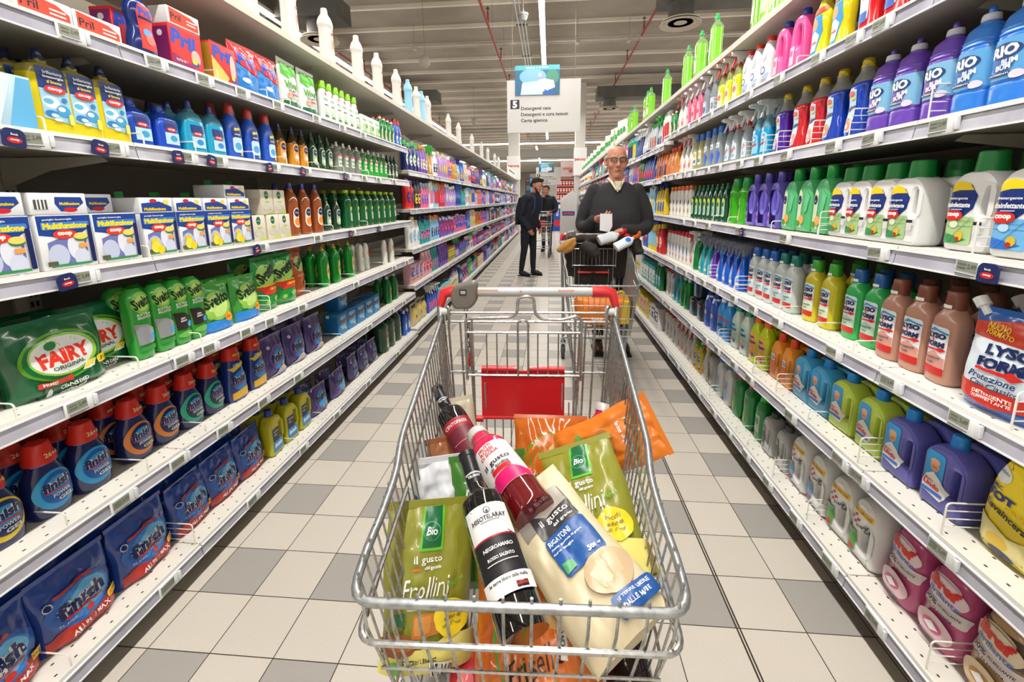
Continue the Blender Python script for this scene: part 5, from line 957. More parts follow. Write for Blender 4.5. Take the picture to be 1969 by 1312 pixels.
run('R',3,'lgn',[1.475,1.57],'vivid green bottle with blue cap',2,setb=.07,jit=.3)
run('R',3,'lye',[1.69,1.8],'yellow bottle with green cap',3,setb=.06,jit=.12)
run('R',3,'lgt',[1.93,2.01],'grey bottle with teal cap',2,setb=.05)
run('R',3,'lgy',[2.1,2.19,2.28],'grey bottle with blue cap',2,setb=.05)
run('R',3,'sbl',[2.4,2.49,2.58,2.68],'deep blue trigger spray bottle',3,setb=.04,scale=.95)
run('R',3,'spu',[2.79],'violet trigger spray bottle',3,setb=.04,scale=.95)
run('R',3,'ste',[2.9,3.0],'teal trigger spray bottle',3,setb=.04,scale=.95)
run('R',3,'sgr',[3.12],'tall green bottle with grey top, third right shelf',2,setb=.04)
run('R',3,'wtr',[3.23],'white gun bottle with red trigger, third right shelf',2,setb=.05)
run('R',3,'wrd',[3.33,3.42,3.51,3.6,3.69,3.78,3.87],'white slim bottle with red cap',3,setb=.05)
run('R',2,'tot',[.945],'large yellow floor wax bottle',2,setb=.06,jit=.02)
run('R',2,'mlp',[1.12,1.26],'indigo jug with bald man label',2,setb=.06,jit=.04)
run('R',2,'mll',[1.4,1.535],'lime jug with bald man label',2,setb=.07,jit=.04)
run('R',2,'mlb',[1.67,1.79],'sky blue jug with bald man label',2,setb=.07,jit=.04)
run('R',2,'orj',[1.9,2.0],'orange jug with red cap, second right shelf',2,setb=.07)
run('R',2,'spy',[2.12,2.22],'yellow green bottle with orange label',3,setb=.06)
run('R',2,'spw',[2.33,2.44],'pale bottle with aqua label',3,setb=.06)
run('R',2,'bnl',[2.56,2.66],'mid blue bleach bottle with red band',2,setb=.06)
run('R',2,'bwh',[2.77,2.88],'blue bottle with white shoulder and navy cap',2,setb=.06)
run('R',2,'bjd',[3.02,3.17],'dark round capsule tub in the lower layer',2,setb=.06)
run('R',2,'bjd',[3.1],'dark round capsule tub stacked on two others',1,setb=.06,zoff=.143)
run('R',2,'sgr',[3.33,3.43],'tall green bottle with grey top, second right shelf',2,setb=.06)
run('R',2,'ste',[3.54,3.64],'teal trigger spray bottle, second right shelf',2,setb=.06)
run('R',2,'wrd',[3.75,3.86],'white slim bottle with red cap, second right shelf',2,setb=.06)
run('R',1,'brb',[.93],'brown floor cleaner bottle with wood picture',2,setb=.07,jit=.03)
run('R',1,'brp',[1.07,1.205],'pink floor cleaner bottle with jewel picture',2,setb=.07,jit=.05)
run('R',1,'wjg',[1.345,1.47],'white jug with handle hole and green side label',2,setb=.06,jit=.05)
run('R',1,'wjb',[1.6,1.73],'white jug with handle hole and blue side label',2,setb=.06,jit=.05)
run('R',1,'gjk',[1.86,1.98],'grey bleach jug with dark label',2,setb=.06)
run('R',1,'ggl',[2.1],'green bottle with bright green cap',2,setb=.07)
run('R',1,'gaj',[2.23,2.37],'broad dark green bottle with red cap',2,setb=.07)
run('R',1,'waj',[2.5,2.62],'white bottle with red sideways lettering',2,setb=.07)
run('R',1,'gjk',[2.75],'grey bleach jug standing alone, bottom right shelf',2,setb=.07,scale=1.1)
run('R',1,'wtr',[2.88,3.16,3.26,3.36,3.46],'white gun bottle with red trigger, bottom right shelf',2,setb=.07)
run('R',1,'lye',[2.98,3.07],'yellow bottle with green cap, bottom right shelf',2,setb=.07,scale=.85)
run('R',1,'wrd',[3.57,3.67,3.77,3.87],'white slim bottle with red cap, bottom right shelf',2,setb=.07)
# boundaries
for s, n, ys in (('L',5,[1.06,1.335,1.54,1.86,2.1,2.4,2.7,3.08,3.58]),('L',4,[1.29,2.5,3.0]),('L',3,[.87,1.19,1.44,2.2,2.4,2.75,3.3]),('L',2,[.92,1.16,1.4,2.5]),('L',1,[.86,1.94,2.22]),('L',6,[1.7,2.0,2.18]),
                 ('R',6,[1.95,2.35]),('R',4,[1.68,2.02,2.5,2.72]),('R',3,[1.42,1.63,1.88,2.35]),('R',2,[1.6,2.06]),('R',1,[2.17,2.04])):
    divs(s, n, ys)
for s, n, ys in (('L',1,[1.28]),('L',3,[1.85]),('R',5,[1.27,1.575,1.79,2.04,2.16,2.4]),('R',4,[1.085,1.675]),('R',3,[.93,2.34,2.74]),('R',2,[1.03,1.33,1.84,2.05,2.5]),('R',1,[1.0,1.535,1.79,2.56]),('R',6,[2.9])):
    divs(s, n, ys, 'tall')
TAGS = {'L6': [1.15,1.4,1.6,1.8,2.04,2.38,2.68,2.98], 'L5': [1.01,1.21,1.47,1.62,1.96,2.23,2.7,2.95,3.2,3.53], 'L4': [1.06,1.81,2.28,2.71,3.17], 'L3': [.99,1.33,1.45,1.65,1.81,2.07,2.7,3.41,3.73], 'L2': [1.05,1.25,1.46,1.7,1.97,2.86,3.31,3.6], 'L1': [1.14,1.56,1.95,2.31,2.77,3.37],
 'R6': [1.46,1.58,1.77,2.04,2.32,2.62,2.83,3.06,3.27,3.52,3.74], 'R5': [1.2,1.44,1.62,1.92,2.16,2.36,2.64,2.82,3.08,3.29,3.53,3.78], 'R4': [1.06,1.35,1.86,2.3,2.74,3.0,3.25], 'R3': [1.01,1.23,1.48,1.85,2.07,2.29,2.54,2.75,2.93,3.12,3.38], 'R2': [1.0,1.29,1.38,1.68,2.04,2.22,2.45,2.64,2.94,3.46,3.7], 'R1': [1.15,1.36,1.57,1.79,2.0,2.21,2.43,2.7,2.92,3.16,3.45]}
TALK = {('L5',1.01),('L5',1.21),('L5',1.47),('L5',1.62),('L5',1.96),('L5',2.23),('L5',2.7),('L4',1.06),('L4',1.81),('L4',2.71),('L4',3.17),('R4',1.06),('R4',2.3)}
for k, ys in TAGS.items():
    for y in ys: price_tag(k[0], int(k[1]), y, (k, y) in TALK)
# ---- the distant part of both rows: every item is a small single mesh
def far_mesh(kind, col, cap, lab):
    m = MB(); B = M(col, .3); C = M(cap, .35); D = M(lab, .4)
    if kind == 'bottle':
        pf = P(.085,.055,.2,.13,.016,mid=.93); m.loft([sring(a, b, z, 2.6, 10) for z, a, b in pf], B); m.lathe(vcap(.198,.02,.035), C, 8); decals(m, surf(pf, 2.6), [('r',0,.08,.055,.08,.01,D), ('r',0,.1,.04,.018,.002,C), ('r',0,.06,.03,.012,.002,B)], .002, step=.0008)
    elif kind == 'wide':
        pf = P(.11,.06,.2,.15,.02,mid=1); m.loft([sring(a, b, z, 3, 10) for z, a, b in pf], B); m.lathe(vcap(.198,.026,.035), C, 8); decals(m, surf(pf, 3), [('e',0,.09,.08,.09,D), ('r',0,.1,.05,.018,.002,C), ('e',.01,.07,.03,.02,B)], .002, step=.0008)
    elif kind == 'spray':
        m.loft([sring(a, b, z, 2.8, 10) for z, a, b in SBP], B); spray_head(m, .188, C, C, .95); decals(m, surf(SBP, 2.8), [('r',0,.06,.05,.07,.008,D)], .002)
    elif kind == 'box':
        m.rbox(.12, .08, .17, .003, B); decals(m, lambda x, z: -.04, [('r',0,.1,.1,.08,.004,D), ('r',0,.04,.1,.02,.002,C), ('r',0,.115,.07,.02,.002,C), ('e',.02,.085,.04,.03,B)], .001)
    elif kind == 'bag':
        f = bagf(.16, .2, .07, 2); nx = 8; nz = 8
        fr = [(x, f(x, z), z) for z in [j*.2/nz for j in range(nz+1)] for x in [(i/nx-.5)*.16 for i in range(nx+1)]]; n = nx+1
        fs = [[j*n+i, j*n+i+1, (j+1)*n+i+1, (j+1)*n+i] for j in range(nz) for i in range(nx)]
        m.add(fr, fs, B); m.add([(x, -y, z) for x, y, z in fr], [q[::-1] for q in fs], B); decals(m, f, [('e',0,.1,.11,.1,D), ('r',0,.175,.13,.02,.002,C), ('r',0,.11,.07,.02,.002,B), ('e',.02,.075,.04,.03,C)], .003, step=.0012)
    elif kind == 'tube':
        pf = [(0,.026,.026),(.004,.03,.03),(.2,.03,.03),(.21,.02,.02)]; m.loft([sring(a, b, z, 2, 10) for z, a, b in pf], B); m.lathe(vcap(.21,.024,.03), C, 8); decals(m, surf(pf, 2), [('r',0,.1,.04,.12,.002,D)], .002)
    elif kind == 'roll':
        for i in range(2): m.lathe([(.02,i*.1),(.055,i*.1),(.055,i*.1+.098),(.02,i*.1+.098)], B, 12)
        decals(m, lambda x, z: -math.sqrt(max(1e-6,.055**2-x*x)), [('r',0,.1,.07,.05,.004,D)], .002)
    return m.mesh(kind)
FW = {'bottle': .092, 'wide': .116, 'spray': .088, 'box': .126, 'bag': .165, 'tube': .066, 'roll': .116}
FD = {'bottle': .06, 'wide': .06, 'spray': .062, 'box': .082, 'bag': .075, 'tube': .062, 'roll': .112}
CN = {'f2f2f0':'white','2f62c8':'blue','1a2c6e':'navy','7a4fb4':'purple','b48ad8':'lilac','e86aa0':'pink','f2b8c8':'pale pink','8fcbea':'sky blue','d42a30':'red','ea7a2c':'orange','f0d030':'yellow','3fae4c':'green','127a44':'dark green','1fa0a4':'teal','d8c8a0':'cream','2a2428':'black','c89030':'amber','b8c0c6':'silver grey'}
PALL = ['f2f2f0','2f62c8','1a2c6e','7a4fb4','b48ad8','e86aa0','f2b8c8','8fcbea','d42a30','8fcbea','2f62c8','7a4fb4','f2f2f0','1fa0a4','2a2428','ea7a2c','c89030','d8c8a0','3fae4c']
PALR = ['f2f2f0','f2f2f0','f2f2f0','ea7a2c','d42a30','b8c0c6','2f62c8','3fae4c','f0d030','e86aa0','1a2c6e','1fa0a4','127a44','8fcbea','f2f2f0']
_far = {}
def fmesh(*k):
    if k not in _far: _far[k] = far_mesh(*k)
    return _far[k]
NOUN = {'bottle':'bottle','wide':'broad bottle','spray':'trigger spray bottle','box':'carton','bag':'refill bag','tube':'spray can','roll':'paper roll pack'}
rf = random.Random(11)
FARTAG = MB(); FARTAG.box(-.022, .022, -.004, 0, -.018, .018, M('e6e8ea', .4)); FARTAG.box(-.014, .012, -.0048, -.004, -.008, .012, M('5c6058', .4)); FARTAG = FARTAG.mesh('price_tag')
ZW = ['bottom','second','third','fourth','fifth','top']
seen_runs = set(); FT = []
def far_row(side, kind, n, y0, y1, pal, shapes):
    X = XL if side == 'L' else XR; sg = -1 if side == 'L' else 1; z = SURF[kind][n-1]+.0005; y = y0; prev = None
    sname = 'left' if side == 'L' else 'right'
    while y < y1-.2:
        sh = rf.choice(shapes); col = rf.choice(pal); cap = rf.choice(pal+['f2f2f0']*3); lab = rf.choice([c for c in ('f2f2f0','2f62c8','8fcbea','f0d030','e86aa0','1a2c6e','d42a30') if c != col])
        if y > 11 and side == 'R': sh = 'roll' if n > 2 else sh; col = 'f2f2f0' if sh == 'roll' else col
        cnt = rf.randint(2, 5); w = FW[sh]; me = fmesh(sh, col, cap, lab)
        zone = 'far' if y < 8 else ('farther' if y < 12 else 'farthest')
        base = '%s %s, %s label, %s %s %s shelf' % (CN[col], NOUN[sh].replace(' spray bottle', ' spray').replace('paper roll pack', 'paper pack'), CN[lab], zone, sname, ZW[n-1])
        label = base+(', past %s' % prev if prev else ', first there')
        if label in seen_runs: label = label.replace(', past', ', further past').replace(', first', ', again first')
        seen_runs.add(label)
        for i in range(cnt):
            yy = y+w*(i+.5)
            if yy+w/2 > y1: break
            place_mesh(me, {'bottle':'softener_bottle' if side=='L' else 'cleaner_bottle','wide':'laundry_detergent_bottle' if side=='L' else 'floor_cleaner_bottle','spray':'left_spray_bottle' if side=='L' else 'trigger_spray_bottle','box':'detergent_carton','bag':'refill_bag','tube':'spray_can','roll':'paper_roll_pack'}[sh], {'box':'box','bag':'bag','roll':'paper rolls','tube':'spray can'}.get(sh, 'bottle'), (X+sg*(.03+FD[sh]/2), yy, z), (pi/2 if side == 'L' else -pi/2)+rf.uniform(-.1,.1), label, 'run: '+label).scale = (1, 1, rf.uniform(1.06, 1.24) if n != 2 else 1.1)  # left-row sprays are the same trigger sprays as in the right row
        if rf.random() < .9:
            px, py, pz, rz = rail_pos(side, n, y+w*cnt/2, kind)
            if py > 8.6: FT.append((px, py, pz, rz))
            else: place_mesh(FARTAG, 'price_tag', 'price tag', (px, py, pz), rz, 'small price tag on the %s %s rail, under the %s' % (zone+' '+sname, ZW[n-1], '%s %s' % (CN[col], NOUN[sh])), 'small tags on the %s %s %s rail under the %s %s' % (zone, sname, ZW[n-1], CN[col], NOUN[sh]))
        prev = '%s %s' % (CN[col], NOUN[sh].split()[-1]); y += w*cnt+rf.uniform(.01,.05)
for n in range(1, 6):
    sh = ['bottle','bottle','wide','bag','box','spray'] if n < 4 else ['bottle','bottle','wide','spray','tube']
    far_row('L', 'L2', n, 3.98, 17.2, PALL, sh)
for n in range(1, 7):
    sh = ['bottle','spray','wide','bottle','spray','tube','box'] if n < 5 else ['bottle','spray','tube','spray']
    far_row('R', 'R2', n, 3.98, 15.0, PALR if n < 5 else PALR+['1a2c6e','e86aa0','3fae4c'], sh)

m = MB()
for px, py, pz, rz in FT:
    T = Matrix.Translation((px, py, pz)) @ Matrix.Rotation(rz, 4, 'Z'); m.box(-.022, .022, -.004, 0, -.018, .018, M('e6e8ea', .4), T); m.box(-.014, .012, -.0048, -.004, -.008, .012, M('5c6058', .4), T)
o = tag(m.obj('distant_price_tags', smooth=False), 'the many tiny price tags on the rails in the farthest part of the aisle', 'price tags'); o['kind'] = 'stuff'
# ------------------------------------------------------------------ shopping carts
CHR = mat_noise('chromed_wire', 'a2a3a1', 'c2c3c0', 120, .32, metal=.85); CHR2 = mat_noise('galvanised_tube', '94979a', 'b2b5b6', 90, .4, metal=.8)
CRED = M('d8222c', .35, coat=.3); DKP = M('77726b', .35)
def cart_parts():
    Pp = {}
    hw = lambda y: .228+(.258-.228)*(y+.45)/.81
    rz_ = lambda y: .812+(.972-.812)*(y+.45)/.81
    bz = lambda y: .44+(.52-.44)*(y+.36)/.72
    m = MB()
    # rim: thick tube in front, side rails kinked near the nose
    side = lambda s: [(s*.262,.36,.975), (s*.238,-.17,.868), (s*.226,-.24,.846), (s*.224,-.33,.828), (s*.229,-.385,.812), (s*.227,-.455,.793)]
    path = side(-1)+side(1)[::-1]
    m.tube(fillet(path, .035, 5), .0068, CHR2, 10); Pp['rim'] = [m]
    m = MB(); m.tube(fillet([(-.222,-.2,.785),(-.221,-.462,.735),(.221,-.462,.735),(.222,-.2,.785)], .03, 5), .0045, CHR, 8); Pp['lower_hoop'] = [m]
    m = MB()
    for s in (-1, 1):
        n = 30
        for i in range(n+1):
            y = -.43+.78*i/n; t = i/n; yb = -.36+.71*t
            m.tube([(s*(hw(y)-.004), y, rz_(y)), (s*(.19+.035*t), yb, bz(yb))], .0021, CHR, 5)
        for k in (.22, .45, .7, .9):
            m.tube([(s*(hw(-.43)*(1-k)+.19*k), -.44*(1-k)-.36*k, rz_(-.43)*(1-k)+bz(-.36)*k), (s*(hw(.35)*(1-k)+.225*k), .35, rz_(.35)*(1-k)+bz(.35)*k)], .0026, CHR, 5)
    for i in range(12):
        x = -.2+.4*i/11; m.tube([(x*1.06,-.452,.806),(x*1.03,-.456,.752),(x*.86,-.37,.44)], .0024, CHR, 5)
    for z, y in ((.66,-.435),(.57,-.41),(.49,-.385)): m.tube([(-.2,y,z),(.2,y,z)], .0024, CHR, 5)
    for i in range(15): x = -.185+.37*i/14; m.tube([(x,-.36,.44),(x*1.18,.35,.52)], .0022, CHR, 5)
    for i in range(6): y = -.36+.71*i/5; m.tube([(-.19-.035*i/5,y,bz(y)-.004),(.19+.035*i/5,y,bz(y)-.004)], .003, CHR, 5)
    Pp['basket'] = [m]
    # rear gate
    g = MB(); Y = .355
    for z, a in ((.99,.24),(.962,.247),(.80,.24),(.53,.225)): g.tube([(-a,Y,z),(a,Y,z)], .0042, CHR, 6)
    for x in (-.242,-.206,-.178,.16,.178,.206,.242): g.tube([(x,Y,.965),(x*.93,Y,.525)], .0036, CHR, 6)
    for i in range(11): x = -.13+.26*i/10; g.tube([(x,Y,.7),(x,Y,.53)], .0022, CHR, 5)
    for s in (-1, 1): g.tube(fillet([(s*.238,Y-.01,.955),(s*.238,Y-.012,1.01),(s*.25,Y+.01,1.01),(s*.25,Y+.014,.96)], .012), .0042, CHR, 6)
    Pp['rear_gate'] = [g]
    c = MB(); Y = .29
    top = [(-.178,Y,.80),(-.178,Y,.985),(-.165,Y,.99),(-.045,Y,.992),(-.028,Y,1.005),(-.025,Y,1.05),(.0,Y,1.056),(.02,Y,1.05),(.024,Y,1.005),(.04,Y,.988),(.1,Y,.985),(.145,Y,.998),(.158,Y,.985),(.158,Y,.80)]
    c.tube(fillet(top, .014), .0045, CHR, 8)
    for z in (.947,.815): c.tube([(-.182,Y,z),(.162,Y,z)], .004, CHR, 6)
    for x in (-.118,-.088,-.058,.032,.062,.092): c.tube([(x,Y,.947),(x,Y,.815)], .0022, CHR, 5)
    c.tube(fillet([(-.026,Y-.004,.815),(-.026,Y-.004,.985),(.004,Y-.004,.985),(.004,Y-.004,.815)], .014), .0036, CHR, 6)
    for x in (-.16,.14): c.tube([(x,Y,.99),(x,Y+.02,.55)], .004, CHR, 6)
    for x in (-.125,.105): c.tube([(x,Y,.79),(x,Y+.02,.53)], .003, CHR, 6)
    Pp['child_seat_frame'] = [c]
    f = MB(); f.slab(rnd([(-.137,.675),(.112,.675),(.112,.828),(-.137,.828)], .006), Y+.004, Y+.010, .002, CRED)
    for a, b in ((-.135,-.03),(.006,.11)): f.tube([(a,Y+.006,.833),(b,Y+.006,.833)], .009, CRED, 10)
    for x in (-.143,.118): f.tube([(x-.012 if x<0 else x+.012,Y+.004,.672),(x+.01 if x<0 else x-.01,Y+.004,.672)], .010, CRED, 10)
    f.tube([(-.14,Y+.004,.676),(.115,Y+.004,.676)], .005, CRED, 8)
    Pp['seat_flap'] = [f]
    h = MB(); h.tube([(-.225,.40,1.045),(.225,.40,1.045)], .0145, M('c9cbcb', .35), 14)
    T = Matrix.Translation((0,.40,1.045)); fr = lambda x, z: -math.sqrt(max(1e-6, .0147**2-min(z*z, .00019)))
    decals(h, fr, [('t','coop',.12,.006,.05,.007,og), ('r',-.13,.008,.08,.003,.001,og), ('e',-.02,.005,.007,.005,og)], .0006, T)
    Pp['handle_bar'] = [h]
    for s in (-1, 1):
        e = MB(); e.tube([(s*.2,.40,1.045),(s*.24,.40,1.045),(s*.262,.395,1.04),(s*.272,.385,1.0)], [.018,.019,.017,.011], CRED, 12); Pp.setdefault('handle_cap', []).append(e)
        b = MB(); b.tube([(s*.235,.358,.992),(s*.262,.358,.992)], .012, M('d8d8d4', .4), 12); Pp.setdefault('hinge_cap', []).append(b)
    l = MB(); l.slab(rnd([(-.03,-.042),(.02,-.042),(.04,-.02),(.042,.035),(.03,.045),(-.03,.03),(-.04,.0),(-.038,-.025)], .012), -.026, .026, .008, DKP, T=Matrix.Translation((-.195,.385,1.04)))
    l.box(-.011,.011,-.028,-.0255,-.002,.016, M('2b2a28', .4), Matrix.Translation((-.195,.385,1.045))); l.box(-.007,.008,-.0285,-.0255,.002,.012, M('b8b5ae', .4), Matrix.Translation((-.195,.385,1.045)))
    Pp['coin_lock'] = [l]
    ch = MB()
    for i in range(9):
        z = .99-i*.0155; a = .0045; rot = Matrix.Translation((-.19+.001*i,.375,z)) @ Matrix.Rotation(pi/2*(i % 2)+.3, 4, 'Z')
        ch.tube(fillet([(-a,0,-.009),(-a,0,.009),(a,0,.009),(a,0,-.009),(-a,0,-.009)], .004, 3), .0014, M('4c4640', .4, .6), 5, T=rot)
    Pp['chain'] = [ch]
    ky = MB(); ky.slab(rnd([(-.008,-.045),(.005,-.045),(.009,-.02),(.006,0),(-.005,0)], .003), -.003, .003, .001, CRED, T=Matrix.Translation((-.18,.375,.855))); ky.tube([(-.183,.375,.81),(-.186,.375,.80),(-.18,.375,.79),(-.176,.375,.80),(-.18,.375,.81)], .0014, M('4c4640', .4, .6), 5)
    Pp['lock_key'] = [ky]
    for s in (-1, 1):
        t = MB(); t.tube(fillet([(s*.272,.385,1.0),(s*.262,.345,.93),(s*.25,.33,.5),(s*.245,.36,.16)], .04), .011, CHR2, 10)
        t.tube(fillet([(s*.25,.34,.42),(s*.22,.1,.36),(s*.17,-.28,.2),(s*.16,-.40,.155)], .06), .011, CHR2, 10); t.tube([(s*.2,-.2,.44),(s*.185,-.15,.26)], .008, CHR2, 8)
        Pp.setdefault('frame_tube', []).append(t)
    Pp['cross_bar'] = [MB().tube([(-a,y,z),(a,y,z)], .009, CHR2, 8) for a, y, z in ((.245,.35,.2),(.18,-.25,.205),(.22,.1,.36))]
    for x, y in ((-.245,.37),(.245,.37),(-.16,-.42),(.16,-.42)):
        w = MB(); T = Matrix.Translation((x, y+.03, .0625)) @ Matrix.Rotation(pi/2, 4, 'Y')
        w.lathe([(.02,-.014),(.05,-.015),(.06,-.012),(.0625,0),(.06,.012),(.05,.015),(.02,.014),(.0005,.014)], M('3e403f', .6), 22, T); w.lathe([(.03,-.0165),(.03,.0165)], M('8d8f8e', .4), 14, T)
        k = MB()
        for s in (-1, 1): k.slab(rnd([(-.012,0),(.012,0),(.03,.1),(-.008,.1)], .004), -.002, .002, .0006, CHR2, T=Matrix.Translation((x+s*.019, y+.03, .055)) @ Matrix.Rotation(-pi/2, 4, 'Z'))
        k.lathe([(.022,.0),(.022,.012),(.012,.03)], CHR2, 12, Matrix.Translation((x, y+.012, .148)))
        Pp.setdefault('wheel', []).append(w); Pp.setdefault('wheel_fork', []).append(k)
    return [(n, m.mesh(n, 40)) for n, L in Pp.items() for m in L]
CART = cart_parts()
def cart(x, y, rz, label, opened=False):
    o = empty('shopping_cart', (x, y, 0), rz, label, 'shopping cart')
    for n, me in CART:
        c = bpy.data.objects.new(n, me); COL.objects.link(c); c.parent = o
        if opened and n == 'seat_flap': c.rotation_euler = (pi/2, 0, 0); c.location = (0, 1.127, .463)
cart(-.055, .95, radians(1.9), 'large empty-handled wire shopping cart in the foreground full of bags and bottles'.replace('empty-handled ', ''))
cart(.352, 3.22, radians(-1.6), 'wire shopping cart pushed by the bald man in the dark sweater', True)
cart(-.2, 10.7, radians(3), 'wire shopping cart far down the aisle behind the young man')
# ------------------------------------------------------------------ goods in the carts, each posed by its foot, its top and the width
CAMP = Vector((0, 0, CAM_H))
def pose(foot, top, L, roll=0, face=None):
    f = Vector(foot); Z = (Vector(top)-f).normalized(); N = ((face and Vector(face)) or (CAMP-(f+Z*L*.5))); N = (N-Z*N.dot(Z)).normalized()
    Yv = -N; X = Yv.cross(Z); R = Matrix((X, Yv, Z)).transposed().to_4x4() @ Matrix.Rotation(roll, 4, 'Z')
    return Matrix.Translation(f) @ R
def put(p, foot, top, L, label, roll=0, face=None, scale=1):
    o = place(p, (0,0,0), 0, label); o.matrix_world = pose(foot, top, L, roll, face) @ Matrix.Scale(scale, 4); return o
OL = '8a8a2c'
FRD = lambda: [('p',[(-.02,.19),(.022,.19),(.028,.262),(-.012,.262)], M('62c030',.3)), ('p',[(-.016,.195),(.018,.195),(.023,.262),(-.008,.262)], M('1d6a40',.3)), ('e',.002,.222,.03,.03,M('5fb07a',.3)), ('e',.002,.222,.027,.027,M('1d6a40',.3)), ('t','Bio',.002,.222,.02,.013,w_,0,.25), ('t','il gusto',-.004,.176,.05,.016,w_,0,0,.012), ('t','del grano',.004,.163,.03,.007,w_), ('e',-.024,.163,.014,.006,og), ('t','Frollini',-.008,.134,.085,.03,w_,.06,.35,.0), ('t','fragranti',.044,.14,.03,.009,M('6fb040',.3),.3,.2), ('t','ai CEREALI',-.016,.114,.045,.009,w_), ('t','con MANDORLE',-.016,.104,.045,.006,w_), ('p',[(-.078,.004),(.078,.004),(.078,.055),(.03,.062),(-.0,.048),(-.06,.035),(-.078,.02)], M('e3d878',.3)), ('p',[(-.03,.06),(.028,.066),(.03,.098),(-.026,.094)], M('b8702a',.4)), ('p',[(-.026,.066),(-.002,.068),(.0,.092),(-.024,.09)], M('cf8a3c',.4)), ('e',-.05,.05,.055,.034,M('8a4a22',.4)), ('e',-.048,.052,.035,.02,M('a86430',.4)), ('e',.036,.085,.056,.06,M('e8cc2a',.3)), ('t','Ricchi',.036,.1,.03,.008,M('8a7a1c',.4),.1,.2), ('t','anche',.036,.088,.03,.007,M('8a7a1c',.4),.1,.2), ('t','di avena',.036,.076,.034,.007,M('8a7a1c',.4),.1,.2), ('r',-.052,.09,.018,.02,.001,M('1d6a40',.3)), ('t','LE TERRE LIBERE',-.02,.028,.06,.005,k_), ('r',-.055,.022,.012,.014,.001,M('3fae2a',.3)), ('r',.02,.016,.036,.02,.001,w_)]+[('r',.005+.005*i,.016,.0018,.018,.0003,k_) for i in range(7)]
bag('cookie', 'cookie_bag', .165, .262, .075, OL, FRD(), 51, r=.35, wr=.006, mat=M(OL, .35, coat=.2))
put(PR['cookie'], (-.218,.641,.505), (-.228,.75,.746), .262, 'olive green cookie bag standing at the left of the foreground cart', roll=.12)
put(PR['cookie'], (.117,.68,.65), (.064,.868,.775), .262, 'olive green cookie bag at the right of the foreground cart, under the pasta', roll=-.1)
PSD = [('p',[(-.05,.2),(-.008,.205),(-.008,.268),(-.05,.262)], M('9a948c',.4)), ('r',.012,.22,.08,.075,.005,M('3c3a3c',.35)), ('p',[(-.026,.258),(.05,.258),(.05,.222),(.0,.214),(-.026,.235)], M('a8a298',.4)), ('t','il gusto',.012,.207,.06,.017,w_,0,0,.012), ('t','del grano',.022,.192,.04,.008,w_), ('r',.012,.145,.08,.072,.006,M('22569c',.35)), ('t','RIGATONI',-.002,.17,.045,.01,w_,0,0,.02), ('t','Pasta di semola di grano',.006,.158,.06,.005,w_), ('t','duro biologica',-.006,.15,.04,.005,w_), ('t','500 g',.034,.122,.024,.01,w_,0,0,.04), ('r',-.016,.122,.018,.014,.001,M('3f9a5a',.35)), ('e',.028,.08,.075,.066,M('cbb08c',.35)), ('p',[(.0,.09),(.02,.1),(.03,.07),(.01,.062)], M('e0caa8',.35)), ('p',[(.03,.1),(.05,.096),(.044,.066),(.03,.07)], M('d8bc98',.35)), ('r',.036,.034,.07,.026,.005,M('22569c',.35)), ('t','LE TERRE LIBERE',.036,.039,.056,.006,w_), ('t','DALLE MAFIE',.036,.029,.045,.006,w_)]
bag('pasta', 'pasta_bag', .155, .29, .075, 'd9c9a6', PSD, 61, r=.55, wr=.006, mat=M('dccdaa', .5, coat=.1))
put(PR['pasta'], (.129,.552,.687), (-.023,.746,.754), .29, 'cream paper pasta bag with blue label lying across the foreground cart', roll=-.05, face=(-.1,-.5,.85))
FRG = [('p',[(-.02,.19),(.022,.19),(.028,.262),(-.012,.262)], M('62c030',.3)), ('t','Frollini',-.008,.18,.1,.035,w_,.06,.35,.0), ('t','Farro',.0,.15,.05,.01,ye), ('t','di farro dolci',.0,.135,.06,.008,w_), ('e',.02,.11,.06,.03,M('c8a060',.4)), ('e',.0,.08,.05,.05,ye), ('e',.03,.07,.05,.04,M('c8a060',.4)), ('t','300 g',.03,.04,.03,.012,w_)]
bag('gcook', 'green_cookie_bag', .17, .25, .07, '3c7a24', FRG, 71, r=.35, wr=.007)
put(PR['gcook'], (-.11,.80,.53), (-.135,.885,.765), .25, 'dark green cookie bag behind the front wine bottle in the cart', roll=.1)
def wine(key, lab, capc='1c1c20'):
    pr = [(0,.034,.034),(.006,.038,.038),(.19,.038,.038),(.215,.03,.03),(.232,.0165,.0165),(.3,.0145,.0145),(.302,.016,.016),(.308,.016,.016)]
    p = reg(key, 'wine_bottle', 'wine bottle', .076, .076, .31); pf = cr_interp(pr, 5); b = MB(); b.loft([sring(a, c, z, 2, 32) for z, a, c in pf], M('0c0a0c', .06, coat=1)); p.part('glass', b)
    c = MB(); c.lathe([(.0152,.24),(.0158,.245),(.0156,.3),(.0172,.302),(.0172,.312),(.0005,.313)], M(capc, .35), 24); decals(c, lambda x, z: -math.sqrt(max(1e-6,.0157**2-x*x)), [('r',0,.262,.028,.004,.0005,gy), ('t','TELARAY',0,.255,.022,.005,w_)], .0006); p.part('capsule', c)
    l = MB(); decals(l, lambda x, z: -math.sqrt(max(1e-6,.0382**2-x*x)), lab, .0006); p.part('label', l)
ww = M('e9e8e6', .5)
